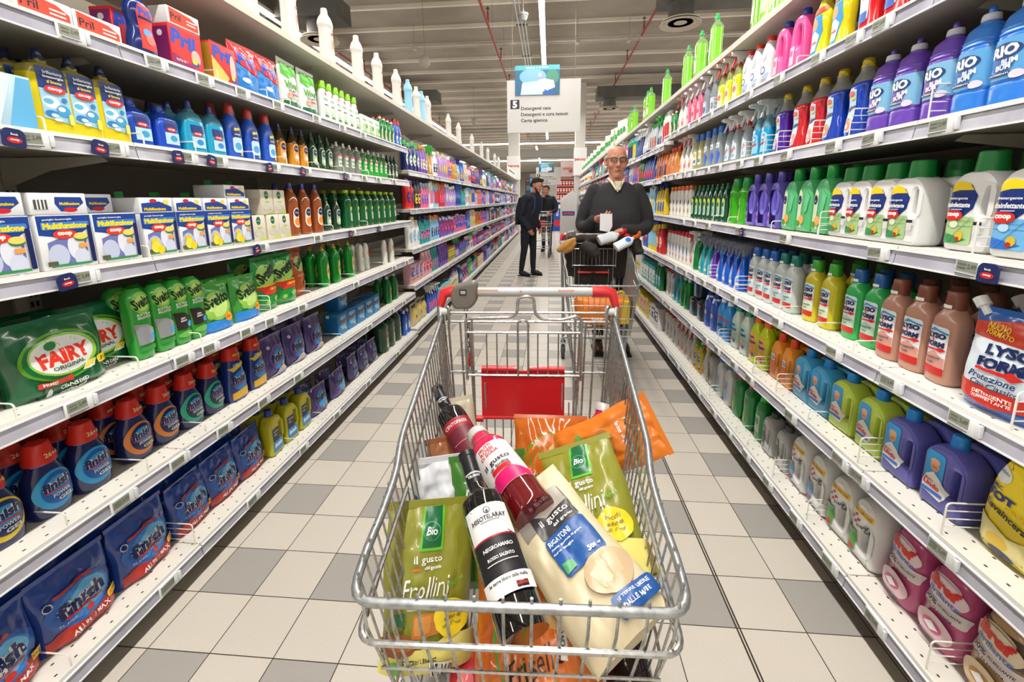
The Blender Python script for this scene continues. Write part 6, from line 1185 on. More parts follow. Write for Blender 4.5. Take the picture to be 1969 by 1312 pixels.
wine('wine1', [('r',0,.115,.068,.14,.001,M('1a181c',.5)), ('r',0,.158,.068,.055,.001,ww), ('r',0,.13,.068,.003,.0003,M('9c1c34',.4)), ('e',0,.174,.012,.012,M('5a5a5a',.4)), ('e',0,.174,.008,.008,ww), ('e',0,.172,.004,.006,k_), ('t','HISOTELARAY',0,.162,.054,.008,k_), ('r',0,.155,.03,.0012,.0003,M('6a6a6a',.4)), ('t','NEGROAMARO',0,.113,.045,.006,w_), ('t','ROSSO SALENTO',0,.098,.04,.005,w_), ('r',0,.09,.045,.0012,.0003,w_), ('r',0,.058,.068,.026,.001,ww), ('t','le terre libere dalla mafia',0,.065,.054,.005,k_), ('r',.016,.052,.016,.009,.001,M('2a1a2a',.4)), ('t','LIBERA',.016,.053,.014,.005,M('d8482c',.4))])
wine('wine2', [('r',0,.11,.068,.12,.001,M('6a1c2c',.45)), ('r',0,.155,.068,.03,.001,M('9a1f30',.45)), ('t','CENTOPASSI',0,.155,.055,.01,M('f0d8d8',.4)), ('r',0,.1,.05,.002,.0005,M('c08a90',.4))])
put(PR['wine1'], (-.031,.523,.715), (-.155,.77,.831), .31, 'dark red wine bottle with white and black label in front of the pasta', roll=.08)
put(PR['wine2'], (-.139,.892,.700), (-.29,1.1,.803), .31, 'dark wine bottle with crimson label leaning in the far left cart corner')
JP = [(0,.038,.038),(.006,.043,.043),(.055,.043,.043),(.06,.043,.043),(.17,.043,.043),(.2,.036,.036),(.222,.022,.022),(.24,.02,.02)]
def juice(key):
    p = reg(key, 'juice_bottle', 'juice bottle', .086, .086, .26); pf = cr_interp(JP, 5); b = MB()
    b.loft([sring(a, c, z, 2, 32) for z, a, c in pf if z <= .0601], M('6a1018', .08, coat=1), True, False); b.loft([sring(a, c, z, 2, 32) for z, a, c in pf if z >= .0599], M('d81850', .15, coat=.8), False, True); p.part('glass', b)
    c = MB(); c.lathe([(.0235,.236),(.024,.24),(.0235,.256),(.022,.258),(.0005,.258)], M('d9d6d2', .35, .2), 26); p.part('cap', c)
    l = MB(); w = .0432; decals(l, lambda x, z: -math.sqrt(max(1e-6,w*w-x*x)), [('r',0,.115,.082,.115,.001,M('e9e4e6',.45)), ('p',[(-.04,.058),(.04,.058),(.04,.075),(.02,.092),(-.02,.09),(-.04,.075)], M('d8186a',.35)), ('t','FRUTTI',-.005,.165,.03,.008,rd), ('t','ROSSI',-.005,.155,.03,.008,rd), ('t','DI SICILIA',-.003,.145,.04,.008,rd), ('t','il gusto',0,.12,.055,.015,k_,0,0,.012), ('t','di Sicilia',0,.107,.04,.007,k_), ('r',0,.097,.04,.01,.002,rd)], .0006); p.part('label', l)
juice('juice')
put(PR['juice'], (-.022,.709,.765), (-.155,.906,.800), .26, 'red juice bottle with white label lying in the middle of the foreground cart', roll=.0)
put(PR['juice'], (.10,1.08,.53), (.148,1.185,.70), .26, 'second red juice bottle, only its neck showing at the cart back right')
bag('flour', 'flour_bag', .15, .2, .08, 'dcdfe6', [('p',[(-.07,.01),(-.0,.01),(-.02,.11),(-.07,.14)], M('2a4f9c',.45)), ('e',-.04,.05,.05,.05,M('c8ae84',.5)), ('e',.02,.06,.04,.03,M('d8c090',.5)), ('t','FARINA',-.03,.09,.05,.012,w_)], 81, r=.7, wr=.014)
put(PR['flour'], (-.215,.835,.565), (-.225,.875,.76), .2, 'crumpled white and blue flour packet behind the left cookie bag', roll=.1)
bag('brown', 'paper_food_bag', .16, .2, .07, '9a5c34', [('p',[(-.08,.01),(.08,.01),(.06,.05),(-.06,.07)], M('2f8a3c',.45)), ('r',.01,.12,.08,.03,.004,M('a8683c',.45))], 83, r=.5, wr=.012)
put(PR['brown'], (-.21,.955,.55), (-.225,.99,.735), .2, 'brown paper food bag with green stripe under the rear wine bottle', roll=.1, face=(.25,-.6,.75))
bag('beige', 'beige_food_bag', .12, .22, .06, 'cfc6ae', [('r',0,.1,.07,.05,.004,M('b8ae92',.5))], 85, r=.5, wr=.008)
put(PR['beige'], (-.24,1.15,.53), (-.275,1.2,.69), .22, 'pale beige food bag between the rear wine bottle and the cart side')
OGM = 'e07a1c'
bag('opaper', 'orange_paper_bag', .16, .27, .07, OGM, [('t','pane',-.02,.22,.05,.018,M('f2d0a0',.4),.3,.3,.02), ('e',.0,.14,.07,.05,M('a86a30',.4)), ('t','fette di pane',.0,.19,.08,.014,w_,.1,.2), ('t','bio',.04,.06,.04,.02,M('f2d0a0',.4)), ('e',-.03,.08,.03,.02,M('6a9a3c',.4))], 87, r=.4, wr=.01, mat=M(OGM, .4, coat=.15))
put(PR['opaper'], (.04,1.01,.68), (.245,.965,.82), .27, 'bright orange paper bag sticking out over the right cart side', face=(-.2,-.8,.6), roll=.1, scale=.92)
def fris(key, seed):
    bag(key, 'crispbread_bag', .26, .3, .12, 'c8641c', [('e',.02,.15,.22,.2,M('3f9a2c',.25)), ('e',.02,.15,.212,.192,M('cf6a1e',.25)), ('e',.06,.2,.07,.05,M('d8b070',.4)), ('e',.02,.19,.05,.05,M('caa060',.4)), ('e',.08,.17,.06,.04,M('e0c088',.4)), ('t','Friselle',-.02,.12,.1,.035,k_,.4,.3,.0), ('r',.03,.16,.014,.07,.001,ww), ('t','CON OLIO',.03,.16,.05,.008,k_,pi/2)], seed, r=.15, wr=.012)
fris('fris', 91)
put(PR['fris'], (.005,1.02,.53), (.005,1.12,.695), .3, 'glossy orange crispbread bag behind the juice bottle', face=(0,-.6,.8), scale=.78)
put(PR['fris'], (.01,.55,.475), (-.01,.70,.66), .3, 'big glossy orange crispbread bag at the bottom of the foreground cart', face=(0,-.9,.4), scale=.96)
bottle('darkb', 'dark_plastic_bottle', 'bottle', P(.09,.09,.25,.17,.018), 2.2, '1c1016', [(.019,.248,.02,'151012')], [('r',0,.1,.05,.06,.004,M('3a2a30',.3))], r=.12)
put(PR['darkb'], (.13,.57,.55), (.12,.80,.56), .25, 'dark plastic bottle lying under the pasta bag at the right')
bag('rbag', 'red_blue_food_bag', .15, .18, .06, 'b82a34', [('e',.05,.1,.08,.12,M('2a4fa0',.3)), ('e',-.03,.08,.04,.04,M('d86a70',.3))], 95, r=.3)
put(PR['rbag'], (-.12,.575,.455), (-.12,.68,.50), .18, 'red and blue food bag at the bottom left under the cookie bag', face=(0,-.5,.9), scale=.75)
# ---- second cart: jacket, spray bottles, orange shopping bag
def remesh(mb, vox, name, mat, smooth=4, disp=0, dscale=20):
    me = mb.mesh(name+'_raw'); o = bpy.data.objects.new(name+'_raw', me)
    r = o.modifiers.new('r', 'REMESH'); r.mode = 'VOXEL'; r.voxel_size = vox; r.use_smooth_shade = True
    if smooth: s = o.modifiers.new('s', 'SMOOTH'); s.iterations = smooth; s.factor = .6
    dg = scratch(o)
    out = bpy.data.meshes.new_from_object(o.evaluated_get(dg)); bpy.data.objects.remove(o); bpy.data.meshes.remove(me)
    if disp:
        for v in out.vertices: v.co += v.normal*noise.noise(v.co*dscale)*disp
    out.name = name; out.materials.clear(); out.materials.append(mat)
    out.polygons.foreach_set('use_smooth', [True]*len(out.polygons)); out.update(); return out
def sph(mb, c, r, mat, sc=(1,1,1), n=14):
    T = Matrix.Translation(c) @ Matrix.Diagonal((*sc, 1))
    mb.lathe([(max(.0005, r*sin(pi*i/n)), -r*cos(pi*i/n)) for i in range(n+1)], mat, 2*n, T)
COAT = mat_noise('dark_brown_coat', '211a16', '2e2622', 15, .8)
jk = MB(); q = COAT
for i in range(13):
    t = i/12; x = .15+.45*t; zb = .72-.10*sin(pi*min(1, t*1.1))+.03*sin(i*2.1)
    jk.tube([(x,3.565,1.0+.012*sin(i*1.7)),(x+.01*sin(i),3.56,.92),(x+.012*cos(i*2),3.56,.82),(x,3.56,zb)], [.034,.03,.03,.022], q, 10)
jk.tube([(.14,3.52,1.02),(.3,3.5,1.03),(.45,3.5,1.02),(.6,3.52,1.02)], [.03,.036,.034,.034], q, 12)
jk.tube([(.25,3.44,.99),(.33,3.40,.94),(.35,3.40,.90)], [.045,.05,.045], q, 12)
jk.tube([(.58,3.5,1.0),(.66,3.44,.99),(.68,3.42,.92)], [.04,.045,.035], q, 12)
jo = bpy.data.objects.new('winter_coat', remesh(jk, .009, 'coat', COAT, 5, .012, 14)); COL.objects.link(jo); tag(jo, 'dark brown coat draped over the second shopping cart', 'coat')
fu = MB(); TAN = mat_noise('tan_lining', 'a87a38', 'c08f48', 30, .7)
fu.tube([(.20,3.44,1.035),(.13,3.42,.99),(.06,3.40,.94)], [.014,.035,.018], TAN, 10); fu.tube([(.2,3.44,1.01),(.15,3.43,.96),(.1,3.41,.93)], [.02,.035,.02], TAN, 10)
fo = bpy.data.objects.new('lining', remesh(fu, .007, 'lining', TAN, 3)); COL.objects.link(fo); fo.parent = jo; fo['label'] = 'tan lining of the coat'
OB = MB(); om = mat_noise('orange_bag_fabric', 'e8700f', 'f28a1c', 6, .5)
pf = [(0,.12,.08),(.01,.15,.10),(.06,.17,.12),(.12,.185,.12),(.17,.18,.10),(.18,.17,.08)]
OB.loft([[v+Vector((noise.noise(v*14)*.02, noise.noise(v*11+Vector((5,0,0)))*.02, noise.noise(v*9)*.012)) for v in sring(a, b, z, 3.5, 40)] for z, a, b in cr_interp(pf, 4)], om)
decals(OB, lambda x, z: -.134, [('t','coop',-.05,.055,.075,.026,w_,0,0,.06)], .004)
ob = empty('shopping_bag', (.36,3.02,.49), radians(3), 'orange shopping bag with white lettering inside the second cart', 'bag')
OB.obj('bag_body', ob); st = MB(); st.tube(fillet([(.06,-.09,.16),(.08,-.08,.22),(.13,-.06,.23),(.15,-.08,.16)], .03), .012, M('c8a43c', .6), 8); st.obj('carry_strap', ob); ye2 = MB(); ye2.box(.11, .165, -.125, .1, .02, .17, M('d8b83c', .5)); ye2.obj('side_panel', ob, smooth=False)
bottle('wspray', 'trigger_spray_bottle', 'spray bottle', P(.1,.06,.2,.14,.016,mid=.95), 2.8, 'd4d8da', [], [('r',0,.08,.07,.1,.01,M('c4ccd4',.35))], spray=('b82430','d02838',1.0), r=.25)
bottle('ospray', 'trigger_spray_bottle', 'spray bottle', P(.09,.055,.19,.13,.015,mid=.95), 2.8, 'e2e4e6', [], [('e',0,.13,.05,.05,M('1f6cc8',.35)), ('r',0,.06,.06,.08,.01,M('d8e2ec',.35))], spray=('e86a1c','e86a1c',1.0), r=.25)
put(PR['wspray'], (.37,3.40,1.02), (.56,3.47,1.07), .2, 'white spray bottle with red trigger lying on the coat in the second cart', face=(-.1,-.8,.6), scale=.85)
put(PR['ospray'], (.49,3.36,.97), (.66,3.42,1.05), .2, 'white spray bottle with orange trigger lying on the second cart', face=(-.1,-.8,.6), scale=.85)
# ------------------------------------------------------------------ people
SKIN = mat_noise('skin', 'b87a62', 'c98c74', 18, .5)
def finger(mb, base, d, up, lens, curl, r, mat):
    P_ = [Vector(base)]; d = Vector(d).normalized(); up = Vector(up).normalized(); ax = d.cross(up).normalized()
    for i, L in enumerate(lens):
        d = (Matrix.Rotation(curl, 3, ax) @ d).normalized(); P_.append(P_[-1]+d*L)
    mb.tube(P_, [r, r*.96, r*.9, r*.75][:len(P_)], mat, 10); sph(mb, P_[-1], r*.75, mat, n=8)
def hand(mb, wrist, d, up, curl, mat, side=1, s=1.0, thumbcurl=.25):
    d = Vector(d).normalized(); up = Vector(up).normalized(); up = (up-d*up.dot(d)).normalized(); x = d.cross(up)*side; w = Vector(wrist)
    c = w+d*.045*s
    R = Matrix((x, d, up)).transposed().to_4x4()
    mb.lathe([(.0005,-1),(.6,-.8),(.95,-.3),(1,.3),(.8,.8),(.0005,1)], mat, 18, Matrix.Translation(c) @ R @ Matrix.Rotation(-pi/2, 4, 'X') @ Matrix.Diagonal((.042*s,.017*s,.052*s,1)))
    mb.tube([w-d*.03, w+d*.02], [.026*s,.027*s], mat, 12)
    for i, (o, L) in enumerate(((-.030,.85),(-.010,1.0),(.011,.95),(.030,.75))):
        b = c+x*o*s+d*(.036-.004*abs(i-1))*s; finger(mb, b, d+x*o*1.5, up, [.04*L*s,.026*L*s,.02*L*s], -curl*(1+.06*i), .0088*s, mat)
    finger(mb, w+d*.02*s-x*.028*s, (d-x*.9), up, [.034*s,.028*s,.02*s], -thumbcurl, .0105*s, mat)
def head_loft(mb, C, mat, yaw=0, pitch=0, s=1.0):
    T = Matrix.Translation(C) @ Matrix.Rotation(yaw, 4, 'Z') @ Matrix.Rotation(pitch, 4, 'X') @ Matrix.Scale(s, 4)
    R = [(-.128,.018,.02,-.064),(-.118,.036,.042,-.047),(-.095,.050,.062,-.028),(-.065,.061,.08,-.014),(-.03,.07,.092,-.004),(.01,.075,.097,.0),(.05,.076,.098,.002),(.085,.068,.088,.004),(.108,.048,.064,.005),(.12,.02,.028,.005)]
    mb.loft([sring(a, b, z, 2.2, 28, 0, cy) for z, a, b, cy in cr_interp(R, 3)], mat, T=T)
    mb.tube([(0,-.088,.02),(0,-.104,-.008),(0,-.118,-.028),(0,-.108,-.04)], [.009,.011,.015,.011], mat, 10, T=T)
    for q in (-1, 1):
        sph(mb, T @ Vector((q*.012,-.103,-.034)), .009*s, mat, n=8)
        mb.tube([(q*.012,-.094,.03),(q*.034,-.09,.036),(q*.056,-.074,.028)], [.007,.009,.007], mat, 8, T=T)
        mb.tube([(q*.076,.004,.02),(q*.086,.014,.028),(q*.09,.018,.0),(q*.08,.006,-.03)], [.008,.012,.011,.008], mat, 8, T=T)
        sph(mb, T @ Vector((q*.045,-.066,-.03)), .024*s, mat, n=10)
        sph(mb, T @ Vector((q*.036,-.08,.012)), .012*s, mat, (1,.5,1), n=8)
    mb.tube([(-.022,-.088,-.066),(0,-.099,-.062),(.022,-.088,-.066)], [.006,.009,.006], mat, 8, T=T); mb.tube([(-.02,-.086,-.075),(0,-.097,-.076),(.02,-.086,-.075)], [.006,.008,.006], mat, 8, T=T)
    sph(mb, T @ Vector((0,-.078,-.1)), .02*s, mat, n=8)
    return T
def limb(mb, pts, rad, mat, grow=0):
    P_ = cr_interp([tuple(p)+(r,) for p, r in zip(pts, rad)], 4)
    mb.tube([p[:3] for p in P_], [p[3]+grow for p in P_], mat, 16)
    sph(mb, Vector(P_[0][:3]), P_[0][3]+grow, mat, n=8); sph(mb, Vector(P_[-1][:3]), P_[-1][3]+grow, mat, n=8)
def torso(mb, rings, mat, grow=0):
    mb.loft([sring(a+grow, b+grow, z, 2.4, 30, cx, cy) for z, a, b, cx, cy in cr_interp(rings, 4)], mat)
def add_part(root, name, me, label=None):
    o = bpy.data.objects.new(name, me); COL.objects.link(o); o.parent = root
    if label: o['label'] = label
    return o
def face_bits(root, T, s, glasses=False, beard=None, lipc='8a4a44'):
    for q in (-1, 1):
        e = MB(); sph(e, T @ Vector((q*.032,-.0885,.012)), .0085*s, M('e6e0da', .3), (1.1,.6,.48), 8); sph(e, T @ Vector((q*.032,-.0935,.011)), .0045*s, M('2a221e', .2), (1,.5,.85), 8); e.obj('eye', root)
        b = MB(); b.tube([(q*.016,-.099,.033),(q*.034,-.096,.037),(q*.052,-.082,.031)], [.003,.004,.003], M(beard or '8a7f78', .8), 6, T=T); b.obj('eyebrow', root)
    m = MB(); m.tube([(-.022,-.0945,-.070),(-.008,-.1035,-.0685),(.008,-.1035,-.0685),(.022,-.0945,-.070)], [.0025,.0042,.0042,.0025], M(lipc, .5), 8, T=T); m.obj('lips', root)
    if glasses:
        g = MB(); K = M('15141a', .25)
        for q in (-1, 1):
            g.tube(fillet([(q*.011,-.112,.028),(q*.056,-.104,.03),(q*.055,-.104,-.004),(q*.014,-.112,-.006),(q*.011,-.112,.028)], .008, 3), .0026, K, 6, T=T)
            g.tube([(q*.056,-.104,.024),(q*.08,-.07,.024),(q*.086,.01,.02)], .0024, K, 6, T=T)
        g.tube([(-.012,-.112,.018),(0,-.116,.02),(.012,-.112,.018)], .0024, K, 6, T=T); g.obj('glasses', root)
        L = MB()
        for q in (-1, 1): L.add([(q*.012,-.112,.027),(q*.055,-.104,.029),(q*.054,-.104,-.003),(q*.014,-.112,-.005)], [[0,1,2,3]], clear_mat('e4e6e6', .05), T)
        L.obj('lens', root)
# ---- the bald man in the dark sweater behind the second cart
def man():
    loc = Vector((.545, 3.84, 0))
    # local frame: he faces -y
    sh = [(-.205,0,1.435),(.205,0,1.435)]
    RA = [(-.175,.0,1.40),(-.235,.0,1.27),(-.275,.0,1.13),(-.25,-.12,1.10),(-.2,-.225,1.165)]; rr = [.054,.054,.049,.045,.034]
    LA = [(.175,.0,1.40),(.235,.0,1.27),(.27,-.01,1.12),(.18,-.13,1.07),(.06,-.2,1.085)]
    TR = [(.86,.165,.125,0,.02),(.95,.195,.15,0,.0),(1.05,.21,.165,0,-.01),(1.15,.212,.165,0,-.01),(1.27,.2,.145,0,0),(1.36,.19,.122,0,.01),(1.42,.155,.1,0,.01),(1.46,.09,.075,0,.0),(1.485,.058,.058,0,0)]
    LG = lambda s: [(s*.09,.02,.9),(s*.1,.02,.68),(s*.1,.01,.48),(s*.105,.03,.28),(s*.11,.04,.09)]
    lr = [.1,.085,.066,.056,.042]
    root = empty('person', loc, radians(0), 'bald man with glasses in a dark sweater pushing the second cart, holding a paper', 'person')
    b = MB(); torso(b, TR, SKIN, -.012)
    for A in (RA, LA): limb(b, A, [r-.012 for r in rr[:-1]]+[.026], SKIN)
    for s in (-1, 1): limb(b, LG(s), [r-.014 for r in lr], SKIN); limb(b, [(s*.11,.05,.05),(s*.115,-.08,.035)], [.04,.035], SKIN)
    limb(b, [(0,.01,1.42),(0,-.012,1.50),(0,-.008,1.56)], [.07,.062,.06], SKIN)
    T = head_loft(b, (0,-.01,1.63), SKIN, 0, .06, 1.02)
    hand(b, (-.19,-.235,1.17), (.85,-.42,.12), (.1,-.8,-.55), .5, SKIN, side=-1); hand(b, (.05,-.205,1.087), (-.75,-.5,-.35), (-.2,-.6,.75), .55, SKIN, side=1)
    add_part(root, 'body', remesh(b, .0055, 'body', SKIN, 2))
    SW = mat_noise('charcoal_knit', '232326', '303033', 220, .9, bump=.5)
    sw = MB(); torso(sw, TR[:-2]+[(1.462,.1,.08,0,.01)], SW, .006)
    for A in (RA, LA): limb(sw, A, rr, SW, .006)
    for s in (-1, 1): sph(sw, (s*.165,0,1.385), .064, SW)
    add_part(root, 'sweater', remesh(sw, .007, 'sweater', SW, 3, .004, 12))
    co = MB(); CM_ = mat_noise('shirt_cotton', 'cfc2a4', 'e4dcc6', 60, .8)
    for s in (-1, 1):
        co.add([(s*.06,.02,1.47),(s*.064,-.03,1.49),(s*.0,-.128,1.395),(s*.02,-.118,1.455),(s*.05,-.07,1.455)], [[0,1,3,4],[1,3,2],[4,3,2]], CM_)
        co.tube([(s*.06,.05,1.492),(s*.064,-.02,1.495),(s*.046,-.078,1.468),(s*.012,-.13,1.40)], [.010,.011,.010,.006], CM_, 8)
    co.slab([(-.03,1.47),(.03,1.47),(.004,1.385),(-.004,1.385)], -.126, -.112, .002, CM_); co.obj('shirt_collar', root)
    TM = M('2b2022', .85); tr = MB()
    for s in (-1, 1): limb(tr, LG(s), lr, TM, .004)
    torso(tr, [(.8,.15,.11,0,.02),(.9,.17,.125,0,.02),(.93,.17,.125,0,.02)], TM); add_part(root, 'trousers', remesh(tr, .008, 'trousers', TM, 3, .004, 12))
    for s in (-1, 1):
        k = MB(); k.tube([(s*.11,.09,.05),(s*.11,.02,.055),(s*.115,-.08,.045),(s*.118,-.15,.032)], [.038,.046,.044,.028], M('3a2418', .4), 14); k.box(s*.115-.045, s*.115+.045, -.175, .12, 0, .016, M('1c1512', .6)); k.obj('shoe', root)
    HG = mat_noise('grey_hair', '8f8984', 'aaa49e', 90, .9); hh = MB()
    for s in (-1, 1): hh.tube([(s*.077,.0,.035),(s*.072,.05,.03),(s*.045,.088,.02),(0,.102,.015)], [.014,.026,.028,.028], HG, 10, T=T); hh.tube([(s*.07,.04,-.01),(s*.04,.08,-.02),(0,.092,-.02)], [.012,.02,.02], HG, 10, T=T)
    add_part(root, 'hair', remesh(hh, .006, 'hair', HG, 2, .003, 60))
    face_bits(root, T, 1.02, True)
    wt = MB(); wt.tube([(.1,-.175,1.06),(.083,-.195,1.063)], [.036,.035], M('1d1d1f', .35), 14); wt.obj('wristwatch', root)
    p = MB(); p.slab([(-.055,-.075),(.02,-.09),(.045,-.045),(.045,.05),(-.05,.055)], 0, .0012, .0003, M('e4e4e6', .7))
    o = p.obj('paper_note'); o.matrix_world = Matrix.Translation(loc+Vector((-.105,-.315,1.165))) @ Matrix.Rotation(.15, 4, 'Z') @ Matrix.Rotation(-.15, 4, 'X'); tag(o, 'white folded shopping note held by the bald man', 'paper')
man()
def shopper(loc, rz, lab, coat, legs, hairc, lean, RAp, LAp, s=1.0, yaw=0, pitch=-.3, backpack=False, beard=None, rhd=((0,-.1,-1),(1,0,0)), lhd=((0,-.1,-1),(-1,0,0)), step=.06):
    root = empty('person', loc, rz, lab, 'person'); CT = mat_noise('coat_fabric', coat[0], coat[1], 40, .8); LM = M(legs, .85); root.scale = (s,s,s)
    L = lambda z: -lean*max(0, (z-.9))
    TR = [(.85,.15,.11,0,0),(.95,.165,.125,0,L(.95)),(1.1,.175,.13,0,L(1.1)),(1.25,.19,.13,0,L(1.25)),(1.37,.19,.115,0,L(1.37)),(1.43,.13,.09,0,L(1.43)),(1.47,.06,.06,0,L(1.47)-.01)]
    LG = lambda q: [(q*.085,0,.88),(q*.09,-q*step*.3,.66),(q*.09,-q*step*.6,.46),(q*.092,-q*step*.8+.02,.27),(q*.095,-q*step+.03,.08)]; lr = [.095,.078,.058,.052,.038]; rr = [.06,.055,.048,.042,.034]
    b = MB(); torso(b, TR, SKIN, -.012)
    for A in (RAp, LAp): limb(b, A, [r-.012 for r in rr[:-1]]+[.024], SKIN)
    for q in (-1, 1): limb(b, LG(q), [r-.012 for r in lr], SKIN); limb(b, [(q*.095,-q*step+.03,.05),(q*.1,-q*step-.1,.035)], [.036,.03], SKIN)
    hc = Vector((0, L(1.62)-.03, 1.60)); limb(b, [(0,L(1.43),1.42),(0,L(1.5)-.01,1.5),tuple(hc+Vector((0,.01,-.05)))], [.058,.052,.055], SKIN)
    T = head_loft(b, hc, SKIN, yaw, pitch, .97)
    hand(b, RAp[-1], rhd[0], rhd[1], .35, SKIN, -1, .95); hand(b, LAp[-1], lhd[0], lhd[1], .35, SKIN, 1, .95)
    add_part(root, 'body', remesh(b, .007, 'body', SKIN, 2))
    c = MB(); torso(c, [(.78,.16,.12,0,0)]+TR[:-1]+[(1.48,.08,.075,0,L(1.48)-.01)], CT, .012)
    for A in (RAp, LAp): limb(c, A, rr, CT, .01)
    for q in (-1, 1): sph(c, (q*.17,L(1.38),1.385), .078, CT)
    add_part(root, 'jacket', remesh(c, .009, 'jacket', CT, 3, .006, 12))
    t = MB()
    for q in (-1, 1): limb(t, LG(q), lr, LM, .003)
    torso(t, [(.78,.14,.105,0,0),(.9,.15,.11,0,0)], LM); add_part(root, 'trousers', remesh(t, .008, 'trousers', LM, 3, .004, 12))
    for q in (-1, 1):
        k = MB(); y = -q*step+.03; k.tube([(q*.095,y+.03,.07),(q*.095,y-.01,.06),(q*.1,y-.1,.045),(q*.102,y-.17,.03)], [.042,.048,.042,.026], M('17161a', .6), 14); k.box(q*.1-.033, q*.1+.033, y-.18, y+.06, 0, .016, M('0e0e10', .6)); k.obj('shoe', root)
    HM = mat_noise('hair_strands', hairc, hairc, 60, .9); h = MB()
    sph(h, T @ Vector((0,.022,.06)), .088, HM, (.95,1.05,.85)); sph(h, T @ Vector((0,-.045,.1)), .05, HM, (1.15,.9,.7)); sph(h, T @ Vector((0,.06,.0)), .062, HM)
    add_part(root, 'hair', remesh(h, .006, 'hair', HM, 1, .016, 45))
    if beard:
        g = MB(); BM = M(beard, .9)
        g.tube([(-.066,-.01,-.03),(-.058,-.045,-.08),(-.03,-.072,-.112),(0,-.084,-.118),(.03,-.072,-.112),(.058,-.045,-.08),(.066,-.01,-.03)], [.01,.018,.02,.021,.02,.018,.01], BM, 10, T=T); add_part(root, 'beard', remesh(g, .005, 'beard', BM, 1, .004, 60))
    face_bits(root, T, .97, False, hairc)
    if backpack:
        k = MB(); k.loft([sring(.13-.02*abs(z-1.2)*4, .075*(1-abs(z-1.18)*1.6), z, 3, 26, 0, L(z)+.2) for z in [.92+.04*i for i in range(13)]], CT); add_part(root, 'backpack', remesh(k, .01, 'backpack', CT, 3, .006, 10), 'dark navy backpack')
        st = MB()
        for q in (-1, 1): st.tube([(q*.1,L(1.4)+.14,1.4),(q*.115,L(1.44)+.02,1.475),(q*.12,L(1.38)-.11,1.38),(q*.13,L(1.2)-.14,1.2),(q*.14,L(1.0)-.05,1.02),(q*.12,L(1.0)+.13,1.0)], .016, M('2a3a5e', .7), 8)
        st.obj('strap', root)
    return root
shopper((-.37,7.85,0), radians(62), 'young bearded man in a navy jacket with backpack looking at the right shelves', ('10141f','1a2030'), '171b26', '1c1412', .19,
        [(-.185,-.05,1.38),(-.22,-.02,1.22),(-.215,.02,1.08),(-.2,-.05,.96),(-.17,-.12,.87)], [(.185,-.05,1.38),(.22,-.03,1.22),(.215,0,1.08),(.2,-.06,.97),(.17,-.12,.88)], s=.985, yaw=.15, pitch=.35, backpack=True, beard='1c1412', rhd=((.1,-.35,-.9),(-1,0,0)), lhd=((0,-.3,-.9),(1,0,0)), step=.07)
shopper((-.08,11.68,0), radians(-12), 'person in a dark jacket touching the chin behind the far cart', ('14161e','1c202c'), '15161c', '3a2a20', .06,
        [(-.18,-.03,1.38),(-.24,-.05,1.24),(-.25,-.1,1.12),(-.15,-.22,1.2),(-.05,-.2,1.4)], [(.18,-.03,1.38),(.25,-.02,1.22),(.26,-.08,1.1),(.22,-.25,1.06),(.14,-.4,1.05)], s=.98, yaw=-.2, pitch=.1, rhd=((.3,0,.9),(0,1,0)), lhd=((-.1,-.9,-.2),(0,0,1)), step=.03)
# ------------------------------------------------------------------ end of the aisle
def endshelf(x, y, w, z0, z1, rows, cols, label, col, name='promotion_shelf'):
    o = empty(name, (x, y, 0), 0, label, 'shelving'); s = MB(); s.box(-w/2, w/2, 0, .5, 0, .1, SHELF); s.box(-w/2, w/2, .45, .5, 0, z1+.1, M(col, .6)); h = (z1-z0)/rows
    for i in range(rows+1): s.box(-w/2, w/2, 0, .5, z0+h*i-.04, z0+h*i, SHELF)
    s.box(-w/2-.03, -w/2, 0, .5, 0, z1+.1, SHELF); s.box(w/2, w/2+.03, 0, .5, 0, z1+.1, SHELF); s.obj('rack', o, smooth=False); return o, h
o, h = endshelf(1.35, 40, 1.5, 1.35, 3.15, 3, 6, 'tall distant promotion shelf stacked with red packs', 'c8483c')
RDP = fmesh('bag', 'd42a30', 'f2f2f0', 'f2f2f0'); GNP = fmesh('bottle', '127a44', 'f0d030', 'f0d030')
for r in range(3):
    for c in range(6):
        q = place_mesh(RDP, 'snack_pack', 'pack', (.72+.25*c, 40.15, 1.351+h*r), 0, 'red pack with white label on the distant promotion shelf', 'red packs on the distant promotion shelf'); q.scale = (1.4,1.4,2.2)
for c in range(9):
    q = place_mesh(GNP, 'oil_bottle', 'bottle', (.68+.165*c, 39.9, .851), 0, 'dark green bottle with yellow label below the distant red packs', 'green bottles on the distant promotion shelf'); q.scale = (1.5,1.5,1.6)
m = MB(); m.box(-.8, .8, -.5, .1, 0, .85, M('d8d4ca', .5)); tag(m.obj('display_plinth', smooth=False), 'pale plinth under the distant green bottles', 'plinth').location = (1.35, 39.85, 0)
o = empty('shop_banner', (.0, 50, 0), 0, 'white shop front with dark vertical lettering at the far end', 'shop front')
m = MB(); m.box(-2.2, 2.3, 0, .2, 0, 4.2, M('f3f1ee', .5)); decals(m, lambda x, z: 0, [('t','CICCO',-.6,2.3,1.7,.55,M('22304c',.5),pi/2,0,.04), ('r',1.0,1.9,.55,2.2,.01,M('4fb4dc',.5)), ('r',-1.3,1.9,.35,2.2,.01,M('6fc4e4',.5)), ('r',0.05,3.6,4.2,.5,.01,M('efc8c8',.5)), ('r',1.9,1.6,.4,2.0,.01,M('c87a5a',.5))], .01); m.obj('front', o, smooth=False)
